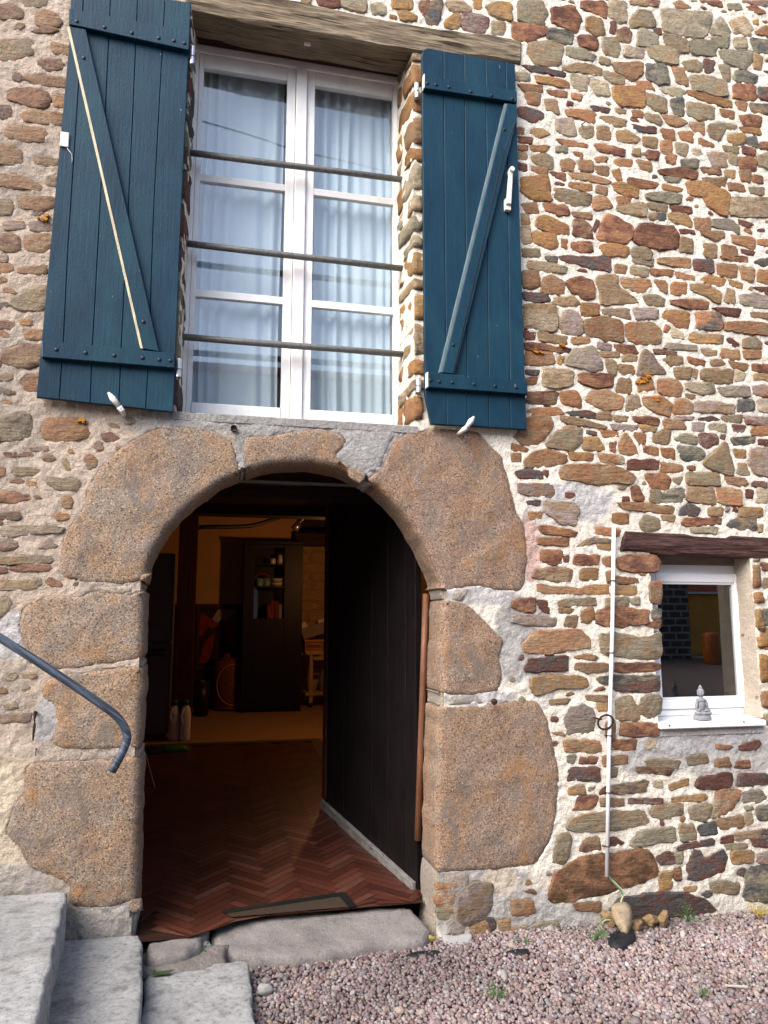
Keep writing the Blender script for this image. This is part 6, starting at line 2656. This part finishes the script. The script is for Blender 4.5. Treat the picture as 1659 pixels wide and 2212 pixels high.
def strip(name, pts, w, dz, mat, par):
    bm = bmesh.new()
    for a, b in zip(pts, pts[1:]):
        a, b = Vector((a[0], a[1], 0)), Vector((b[0], b[1], 0))
        d = (b - a).normalized(); s = Vector((-d.y, d.x, 0)).normalized() * w / 2
        v = []
        for p in (a - s - d * w * .3, b - s + d * w * .3, b + s + d * w * .3, a + s - d * w * .3):
            v.append(bm.verts.new((p.x, p.y, floor_z(p.y) + dz)))
        bm.faces.new(v)
        dz += .001
    return obj(name, bm, mat, par)


bm = bmesh.new()
v = [bm.verts.new((x, y, floor_z(y) + .0025)) for x, y in ((RX0 + .02, .31), (-.33, .31), (-.33, -.035), (-.05, -.035), (.25, .145), (1.29, .145), (1.29, .31), (1.5, .31), (1.5, 3.4), (1.2, 4.85), (RX0 + .02, 4.85))]
bm.faces.new(v)
obj('backing', bm, 'beam', lino)
strip('border', [(RX0 + .03, 4.88), (1.28, 4.9), (1.24, 3.2)], .13, .009, 'border', lino)
mat_ = empty('doormat', tuple(FL(650, 1960)), label='flat brown doormat with a black rim just inside the threshold', cat='mat')
a, b, c_ = FL(487, 1974), FL(738, 1936), FL(760, 1962)
b2, a2, c2 = (b.x, b.y), (a.x, a.y), (c_.x, c_.y)
bm = bmesh.new()
ring = [a2, b2, c2, (a2[0] + .03, .152)]
v = [bm.verts.new((x, y, floor_z(y) + .011)) for x, y in ring]
bm.faces.new(v)
obj('pile', bm, 'matbrown', mat_)
strip('rim', [ring[0], ring[1], ring[2]], .05, .014, 'black', mat_)


# ------------------------------------------------------------------ furniture and things in the room
def cab():
    y = 7.0
    x0, x1, z0, z1 = rect(524, 1176, 652, 1520, y)
    zf = floor_z(y)
    t = empty('display_cabinet', ((x0 + x1) / 2, y + .2, zf), label='tall black cabinet with a glazed door showing glasses and bowls', cat='cabinet')
    d = .42
    bm = bmesh.new()
    add_box(bm, x0, x0 + .03, y, y + d, zf, z1)
    add_box(bm, x1 - .03, x1, y, y + d, zf, z1)
    add_box(bm, x0 + .031, x1 - .031, y + d - .02, y + d, zf, z1)
    add_box(bm, x0 - .02, x1 + .02, y - .03, y + d + .01, z1 + .001, z1 + .05, .01)
    obj('carcass', bm, 'cabinet', t)
    gx0, gx1, gz0, gz1 = rect(549, 1182, 614, 1336, y)
    bm = bmesh.new()
    add_box(bm, x0, gx0, y - .022, y - .001, zf + .05, z1 - .005, .003)
    add_box(bm, gx1, x1, y - .022, y - .001, zf + .05, z1 - .005, .003)
    add_box(bm, gx0 + .001, gx1 - .001, y - .022, y - .001, gz1, z1 - .005, .003)
    add_box(bm, gx0 + .001, gx1 - .001, y - .022, y - .001, zf + .05, gz0, .003)
    obj('door_frame', bm, 'cabinet', t)
    box('pane', gx0, gx1, y - .012, y - .008, gz0, gz1, 'ware', t)
    box('plinth', x0 + .01, x1 - .01, y + .02, y + .04, zf - .005, zf + .05, 'cabinet', t)
    shelf = []
    for py in (1219, 1267, 1336):
        z = W(580, py, y + .1)[1]
        box('shelf', x0 + .032, x1 - .032, y + .01, y + d - .022, z - .018, z, 'cabinet', t)
        shelf.append(z)

    def at(px, py):
        return W(px, py, y + .12)[0]
    for i, (px, h, l) in enumerate(((553, .12, 'stemmed glass on the cabinet shelf, nearest the cabinet edge by the ochre wall'), (565, .16, 'tall cruet-like glass beside the cabinet shelf edge glass'), (578, .13, 'clear glass between the cruet and the white cup'))):
        o = lathe('glass', [(.032, 0), (.03, .004), (.006, .012), (.006, h * .45), (.03, h * .55), (.034, h)], (at(px, 1218), y + .12, shelf[0] + .001), 'ware', None, 14)
        tag(o, l, 'glass')
    for i, (px, h, r, l) in enumerate(((590, .09, .045, 'white cup in the cabinet between the glasses and the jug'), (607, .15, .055, 'cream jug at the end of the upper cabinet shelf'))):
        o = lathe('cup' if i == 0 else 'jug', [(r * .8, 0), (r, h * .3), (r * .85, h * .75), (r, h), (r * .85, h), (r * .7, h * .5)], (at(px, 1218), y + .14, shelf[0] + .001), 'white_dish', None, 16)
        tag(o, l, 'cup' if i == 0 else 'jug')
    for px, l in ((561, 'leaf-patterned mug on the middle cabinet shelf, nearer the ochre wall'), (576, 'leaf-patterned mug on the middle cabinet shelf, nearer the white bowls')):
        tag(lathe('mug', [(.05, 0), (.056, .02), (.056, .12), (.05, .12), (.046, .03)], (at(px, 1266), y + .1, shelf[1] + .001), 'blue_dish', None, 16), l, 'mug')
    bm = bmesh.new()
    cxx = at(567, 1250)
    add_tube(bm, [Vector((cxx + math.cos(a) * .15, y + .16, shelf[1] + .03 + math.sin(a) * .17)) for a in np.linspace(0, math.pi, 16)], .022, 8)
    tag(obj('arched_handle', bm, 'hamper', None, True), 'brown arched basket handle behind the leaf-patterned mugs', 'handle')
    for k in range(2):
        tag(lathe('bowl', [(.05, 0), (.095, .03), (.1, .06), (.095, .06), (.06, .02)], (at(600, 1262), y + .13, shelf[1] + .001 + k * .062), 'white_dish', None, 18), ('lower' if k == 0 else 'upper') + ' of two white bowls stacked on the middle cabinet shelf', 'bowl')
    b0 = at(590, 1330)
    for k in range(4):
        lbl = ['dark red book on the lower cabinet shelf, standing nearest the ochre wall', 'dark red book between two other dark red books in the cabinet', 'dark red book standing against the pale book in the cabinet', 'pale book at the end of the row of dark red books'][k]
        box_ = box('book', b0 - .1 + k * .06, b0 - .1 + k * .06 + .052, y + .06, y + .22, shelf[2] + .001, shelf[2] + rs.uniform(.2, .27), 'red_cloth' if k < 3 else 'pale_cloth', None, .003)
        tag(box_, lbl, 'book', 'books in the cabinet' if k < 3 else None)


cab()


def fridge():
    y = 5.35
    x0, x1, z0, z1 = rect(300, 1194, 371, 1600, y)
    x0 = x1 - .75
    zf = floor_z(y + .3)
    t = empty('fridge', ((x0 + x1) / 2, y + .3, zf), label='tall dark grey fridge-freezer with rounded upper door beside the post', cat='fridge')
    zm = W(350, 1388, y)[1]
    box('body', x0 + .01, x1 - .01, y + .06, y + .65, zf, z1 - .02, 'fridge', t, .02)
    box('upper_door', x0, x1, y, y + .055, zm + .006, z1, 'fridge', t, .05 * .5)
    box('lower_door', x0, x1, y, y + .055, zf + .04, zm - .006, 'fridge', t, .02)
    za = W(350, 1403, y)[1]
    box('handle', x0 + .3, x1 - .05, y - .05, y - .002, za - .02, za + .012, 'black', t, .008)
    zb = W(350, 1412, y)[1]
    box('handle', x0 + .3, x1 - .08, y - .05, y - .002, zb - .025, zb + .002, 'black', t, .008)


fridge()


def painting():
    y = YB - .06
    x0, x1, z0, z1 = rect(423, 1306, 514, 1446, y)
    t = empty('framed_picture', ((x0 + x1) / 2, y, z0), label='dark framed picture of red petal shapes leaning on the panelling', cat='picture')
    bm = bmesh.new()
    f = .05
    for a in ((x0, x0 + f, z0, z1), (x1 - f, x1, z0, z1), (x0 + f + .001, x1 - f - .001, z1 - f, z1), (x0 + f + .001, x1 - f - .001, z0, z0 + f)):
        add_box(bm, a[0], a[1], y - .02, y + .02, a[2], a[3], .006)
    obj('frame', bm, 'post', t)
    box('canvas', x0 + f, x1 - f, y + .001, y + .015, z0 + f, z1 - f, 'beam', t)
    w, h = x1 - x0, z1 - z0
    for i, (pl, mt) in enumerate((([(.35, .75), (.5, .92), (.95, .93), (.7, .72), (.62, .78), (.5, .72)], 'pale_cloth'), ([(.72, .72), (.93, .9), (.94, .3), (.78, .35), (.66, .55)], 'red_cloth'), ([(.06, .5), (.1, .88), (.3, .8), (.55, .7), (.4, .62), (.28, .66), (.15, .52)], 'red_cloth'), ([(.1, .1), (.2, .4), (.45, .58), (.4, .3), (.3, .1)], 'red_cloth'))):
        prism('paint_shape', ccw([(x0 + a * w, z0 + b * h) for a, b in pl]), y - .003 - i * .0008, y, mt, t, .0004)


painting()


def hamper():
    c = FL(503, 1537)
    r = (W(549, 1480, c.y)[0] - W(458, 1480, c.y)[0]) / 2
    h = W(500, 1426, c.y)[1] - c.z
    c = c + Vector((0, r, 0))
    c.z = floor_z(c.y)
    t = empty('laundry_hamper', tuple(c), label='round red-brown mesh hamper with a hoop rim beside the cabinet', cat='hamper')
    o = lathe('body', [(r * .97, .0), (r, .02), (r * .98, h * .5), (r, h), (r * .94, h), (r * .93, .05)], c, 'hamper', t, 28)
    bm = bmesh.new()
    for z in (.02, h):
        add_tube(bm, [c + Vector((math.cos(a) * r * 1.01, math.sin(a) * r * 1.01, z)) for a in np.linspace(0, 2 * math.pi, 33)], .012, 6)
    obj('hoop', bm, 'hamper', t, True)
    bm = bmesh.new()
    add_tube(bm, [c + Vector((math.cos(a) * r * .8, -r * .99 + .12 * math.cos(a) ** 2 * r, h * .5 + math.sin(a) * h * .4)) for a in np.linspace(0, 2 * math.pi, 29)], .009, 6)
    obj('hoop', bm, 'basket', t, True)
    bm = bmesh.new()
    add_tube(bm, smooth_line([c + Vector((r, -.05, h * .85)), c + Vector((r + .07, -.06, h * .7)), c + Vector((r + .01, -.05, h * .5))], 5), .016, 6)
    obj('handle', bm, 'pale_cloth', t, True)
    tag(rock('crumpled_cloth', (c.x - r * .35, c.y - r * .5, c.z + h + .03), (.08, .06, .06), 'red_cloth', None, 7), 'dark red cloth poking out of the round hamper', 'cloth')


hamper()
c = FL(433, 1549)
r = (W(453, 1500, c.y)[0] - W(414, 1500, c.y)[0]) / 2
h = W(433, 1476, c.y)[1] - c.z
t = empty('waste_bin', tuple(c), label='black bin with a crumpled liner between the post and the hamper', cat='bin')
lathe('bucket', [(r * .8, 0), (r, h), (r * .93, h), (r * .75, .03)], (c.x, c.y + r, floor_z(c.y + r)), 'black', t, 18)
rock('liner', (c.x + .02, c.y + r, c.z + h), (r * .9, r * .9, .06), 'black', t, 9)


def trolley():
    y = 7.3
    x0, x1, z0, z1 = rect(660, 1414, 740, 1522, y)
    x1 = x0 + .62
    zf = floor_z(y)
    t = empty('trolley', ((x0 + x1) / 2, y + .2, zf), label='pale wooden kitchen trolley half hidden by the open door', cat='trolley')
    zl = W(690, 1502, y)[1]
    for xx, yy in ((x0 + .06, y), (x1 - .05, y), (x0 + .06, y + .38), (x1 - .05, y + .38)):
        box('leg', xx, xx + .055, yy, yy + .05, floor_z(yy) + .07, z1, 'pale_wood', t, .006)
        lathe('caster', [(.012, 0), (.03, .02), (.03, .05), (.012, .068)], (xx + .027, yy + .025, floor_z(yy)), 'black', t, 10)
    box('top', x0, x1, y - .02, y + .45, z1 + .001, z1 + .03, 'pale_wood', t, .006)
    box('rail', x0 + .12, x1 - .06, y, y + .03, z1 - .085, z1 - .03, 'pale_wood', t, .004)
    box('shelf', x0, x1, y - .012, y + .44, zl, zl + .05, 'pale_wood', t, .006)
    o = lathe('bottle', [(.06, 0), (.065, .02), (.065, .2), (.025, .29), (.025, .33)], (x0 + .3, y + .2, zl + .051), 'fridge', None, 14)
    tag(o, 'dim plastic bottle standing on the lower shelf of the trolley', 'bottle')
    # crate and tilted basket on top
    bz = z1 + .031
    cx0, cx1, cz0, cz1 = rect(659, 1384, 703, 1412, y)
    h = cz1 - cz0
    k = empty('crate', ((cx0 + cx1) / 2, y + .15, bz), label='orange plastic lattice crate on top of the trolley', cat='crate')
    bm = bmesh.new()
    for yy in (y, y + .3):
        add_box(bm, cx0, cx1, yy, yy + .012, bz, bz + .03)
        add_box(bm, cx0 - .01, cx1 + .01, yy - .006, yy + .018, bz + h - .03, bz + h)
        for q in np.linspace(cx0, cx1 - .012, 9):
            add_box(bm, q, q + .012, yy + .001, yy + .011, bz + .03, bz + h - .03)
        for q in (.33, .66):
            add_box(bm, cx0, cx1, yy + .002, yy + .010, bz + h * q - .006, bz + h * q + .006)
    for xx in (cx0, cx1 - .012):
        add_box(bm, xx, xx + .012, y + .013, y + .299, bz, bz + h - .001)
    add_box(bm, cx0, cx1, y + .001, y + .311, bz - .0005, bz + .01)
    obj('lattice', bm, 'basket', k)
    bm = bmesh.new()
    M = Matrix.Translation(Vector((cx0 - .02, y + .02, bz + h + .004))) @ Matrix.Rotation(rad(-17), 4, 'Y')
    L = .62
    add_box(bm, 0, L, 0, .012, 0, .17, 0, M); add_box(bm, 0, L, .3, .312, 0, .17, 0, M)
    add_box(bm, 0, .012, .013, .299, 0, .17, 0, M); add_box(bm, L - .012, L, .013, .299, 0, .17, 0, M)
    add_box(bm, .001, L - .001, .001, .311, -.001, .012, 0, M)
    for q in np.linspace(.03, L - .04, 14):
        add_box(bm, q, q + .012, -.008, -.001, .01, .16, 0, M)
    tag(obj('wicker_basket', bm, 'basket2'), 'grey slatted basket tilted on top of the orange crate', 'basket')
    bm = bmesh.new()
    add_box(bm, .02, .16, .05, .2, .13, .23, 0, M @ Matrix.Rotation(rad(-14), 4, 'Y'))
    add_box(bm, .3, .5, .05, .2, .12, .22, 0, M)
    tag(obj('paper_bundle', bm, 'paper'), 'pale folded papers sticking out of the tilted basket', 'paper')


trolley()

for i, (px, l) in enumerate(((375, 'white bottle with a green cap, standing against the fridge side'), (399, 'white bottle with a green cap, standing in front of the oak post'))):
    c = FL(px, 1600)
    h = W(px, 1512, c.y)[1] - c.z
    t = empty('bottle', tuple(c), label=l, cat='bottle', group='bottles by the post')
    lathe('container', [(.058, 0), (.064, .02), (.064, h * .62), (.05, h * .8), (.026, h * .88)], c, 'bottle', t, 16, .8)
    lathe('cap', [(.032, h * .87), (.034, h * .98), (.028, h)], c, 'green', t, 12)
    bm = bmesh.new()
    add_tube(bm, smooth_line([c + Vector((-.02, -.05, h * .8)), c + Vector((-.045, -.075, h * .62)), c + Vector((-.03, -.055, h * .42))], 4), .011, 6)
    obj('handle', bm, 'bottle', t, True)


def clog(px, py, rot, label, mt):
    c = FL(px, py)
    t = empty('clog', tuple(c), label=label, cat='shoe', group='clogs on the floor')
    M = Matrix.Translation(c) @ Matrix.Rotation(rot, 4, 'Z')
    bm = bmesh.new()
    prof = [(-.14, .035, .05), (-.1, .045, .085), (-.02, .047, .06), (.05, .052, .07), (.11, .048, .06), (.15, .02, .035)]
    rings = []
    for x, w, h in prof:
        rings.append([bm.verts.new(M @ Vector((x, w * math.cos(a), .012 + max(0, math.sin(a)) * h - (0.012 if math.sin(a) < 0 else 0)))) for a in np.linspace(0, 2 * math.pi, 12, endpoint=False)])
    for q, s in zip(rings, rings[1:]):
        for k in range(12):
            bm.faces.new((q[k], q[(k + 1) % 12], s[(k + 1) % 12], s[k]))
    bm.faces.new(rings[0]); bm.faces.new(rings[-1][::-1])
    obj('upper', bm, mt, t, True)
    bm = bmesh.new()
    add_box(bm, -.14, .15, -.045, .045, .0, .011, .004, M)
    obj('sole', bm, 'black', t)


clog(378, 1625, rad(12), 'green garden clog on the floor in front of the bottles', 'green')
clog(345, 1628, rad(20), 'dark clog on the floor behind the door jamb', 'black')
a, b, c = FL(317, 1657 + 30), FL(335, 1703), FL(310, 1703)
bm = bmesh.new()
add_tube(bm, [a + Vector((-.02, 0, .25)), b + Vector((0, 0, .004)), c + Vector((-.05, 0, .004))], .005, 6)
tag(obj('wire_rack', bm, 'white_wire', None), 'thin white wire foot of a rack behind the door jamb', 'rack')

# spotlight fitting, ceiling lamp that lights the room
p = WV(641, 1137, 6.2)
t = empty('spotlight', (p.x, p.y, p.z + .1), label='small metal spotlight under the dark beam inside', cat='lamp')
bm = bmesh.new()
M = Matrix.Translation(p) @ Matrix.Rotation(rad(35), 4, 'Y')
for q in bmesh.ops.create_cone(bm, segments=16, radius1=.06, radius2=.045, depth=.12, cap_ends=True)['verts']:
    q.co = M @ q.co
obj('shade', bm, 'lamp_metal', t, True)
tube('arm', [p + Vector((.03, 0, .05)), p + Vector((.09, 0, .10)), p + Vector((.1, .0, .22))], .012, 'lamp_metal', t, 8)
lp = Vector((1.75, 4.7, 2.5))
t = empty('pendant_lamp', (lp.x, lp.y, lp.z), label='warm lit pendant lamp hanging out of sight inside the room', cat='lamp')
lathe('shade', [(.17, -.02), (.09, .12), (.03, .15)], lp, 'pale_cloth', t, 20)
lathe('bulb', [(.02, -.05), (.045, -.01), (.03, .05), (.012, .08)], lp, 'bulb', t, 12)
tube('cord', [lp + Vector((0, 0, .15)), Vector((lp.x, lp.y, 3.44))], .004, 'black', t, 6)
ld = bpy.data.lights.new('lamp_light', 'POINT')
ld.energy = 21
ld.color = (1.0, .43, .15)
ld.shadow_soft_size = .06
lo = bpy.data.objects.new('lamp_light', ld)
lo.location = lp + Vector((0, 0, -.12))
COL.objects.link(lo)

# ------------------------------------------------------------------ the far side of the yard (seen in the panes)
t = empty('opposite_barn', (0, -11, 0), label='grey rendered barn across the yard, mirrored in the upper window', cat='barn')
box('wall', -12, 7.5, -14, -11, -.3, 7.0, 'grey_render', t)
box('roof', -12.3, 7.8, -14.2, -10.8, 7.002, 7.15, 'roof', t)
t = empty('stone_barn', (17, -29, 0), label='dark stone barn across the yard, mirrored in the small window', cat='barn')
box('wall', 9, 23.3, -31, -28.5, -.3, 8, 'barn', t)
box('roof', 8.8, 23.5, -31.2, -28.3, 8.002, 8.3, 'roof', t)
box('door', 19.5, 21.0, -28.5, -28.44, -.25, 2.1, 'black', t)
t = empty('ochre_cottage', (28, -34, 0), label='ochre cottage with a red roof, mirrored in the small window', cat='cottage')
box('wall', 23.6, 34, -37, -33, -.3, 3.4, 'ochre_wall', t)
bm = bmesh.new()
v = [bm.verts.new(p) for p in ((23.4, -32.7, 3.3), (34.2, -32.7, 3.3), (34.2, -35, 5.4), (23.4, -35, 5.4), (23.4, -37.3, 3.3), (34.2, -37.3, 3.3))]
bm.faces.new((v[0], v[1], v[2], v[3])); bm.faces.new((v[3], v[2], v[5], v[4]))
obj('roof', bm, 'roof', t)
box('gutter', 23.4, 34.2, -32.78, -32.68, 3.18, 3.3, 'pvc', t)
box('shutter', 25.6, 26.1, -33, -32.94, .2, 2.3, 'paint', t)
_t = (DIST + .36 + 24) / (DIST + .18)
_a = W(1540, 1450, .18)
tag(lathe('garden_pot', [(.30, 0), (.36, .1), (.36, 1.2), (.28, 1.35), (.15, 1.37)], (_a[0] * _t, -24, -.22), 'pot', None, 24), 'tall orange pot in the yard, mirrored in the small window', 'pot')
_t = (DIST + .67 + 6.4) / (DIST + .335)
_a, _b = W(437, 262, .335), W(825, 368, .335)
_p = Vector((_a[0] * _t, -6.4, EYE + (_a[1] - EYE) * _t))
_q = Vector((_b[0] * _t, -6.4, EYE + (_b[1] - EYE) * _t))
_d = (_q - _p)
cb = [_p - _d * 2.4, _p, (_p + _q) / 2 + Vector((0, 0, -.06)), _q, _q + _d * 1.4]
tag(tube('overhead_cable', smooth_line(cb, 8), .014, 'rubber', None, 6), 'overhead cable across the yard, mirrored in the upper window', 'cable')
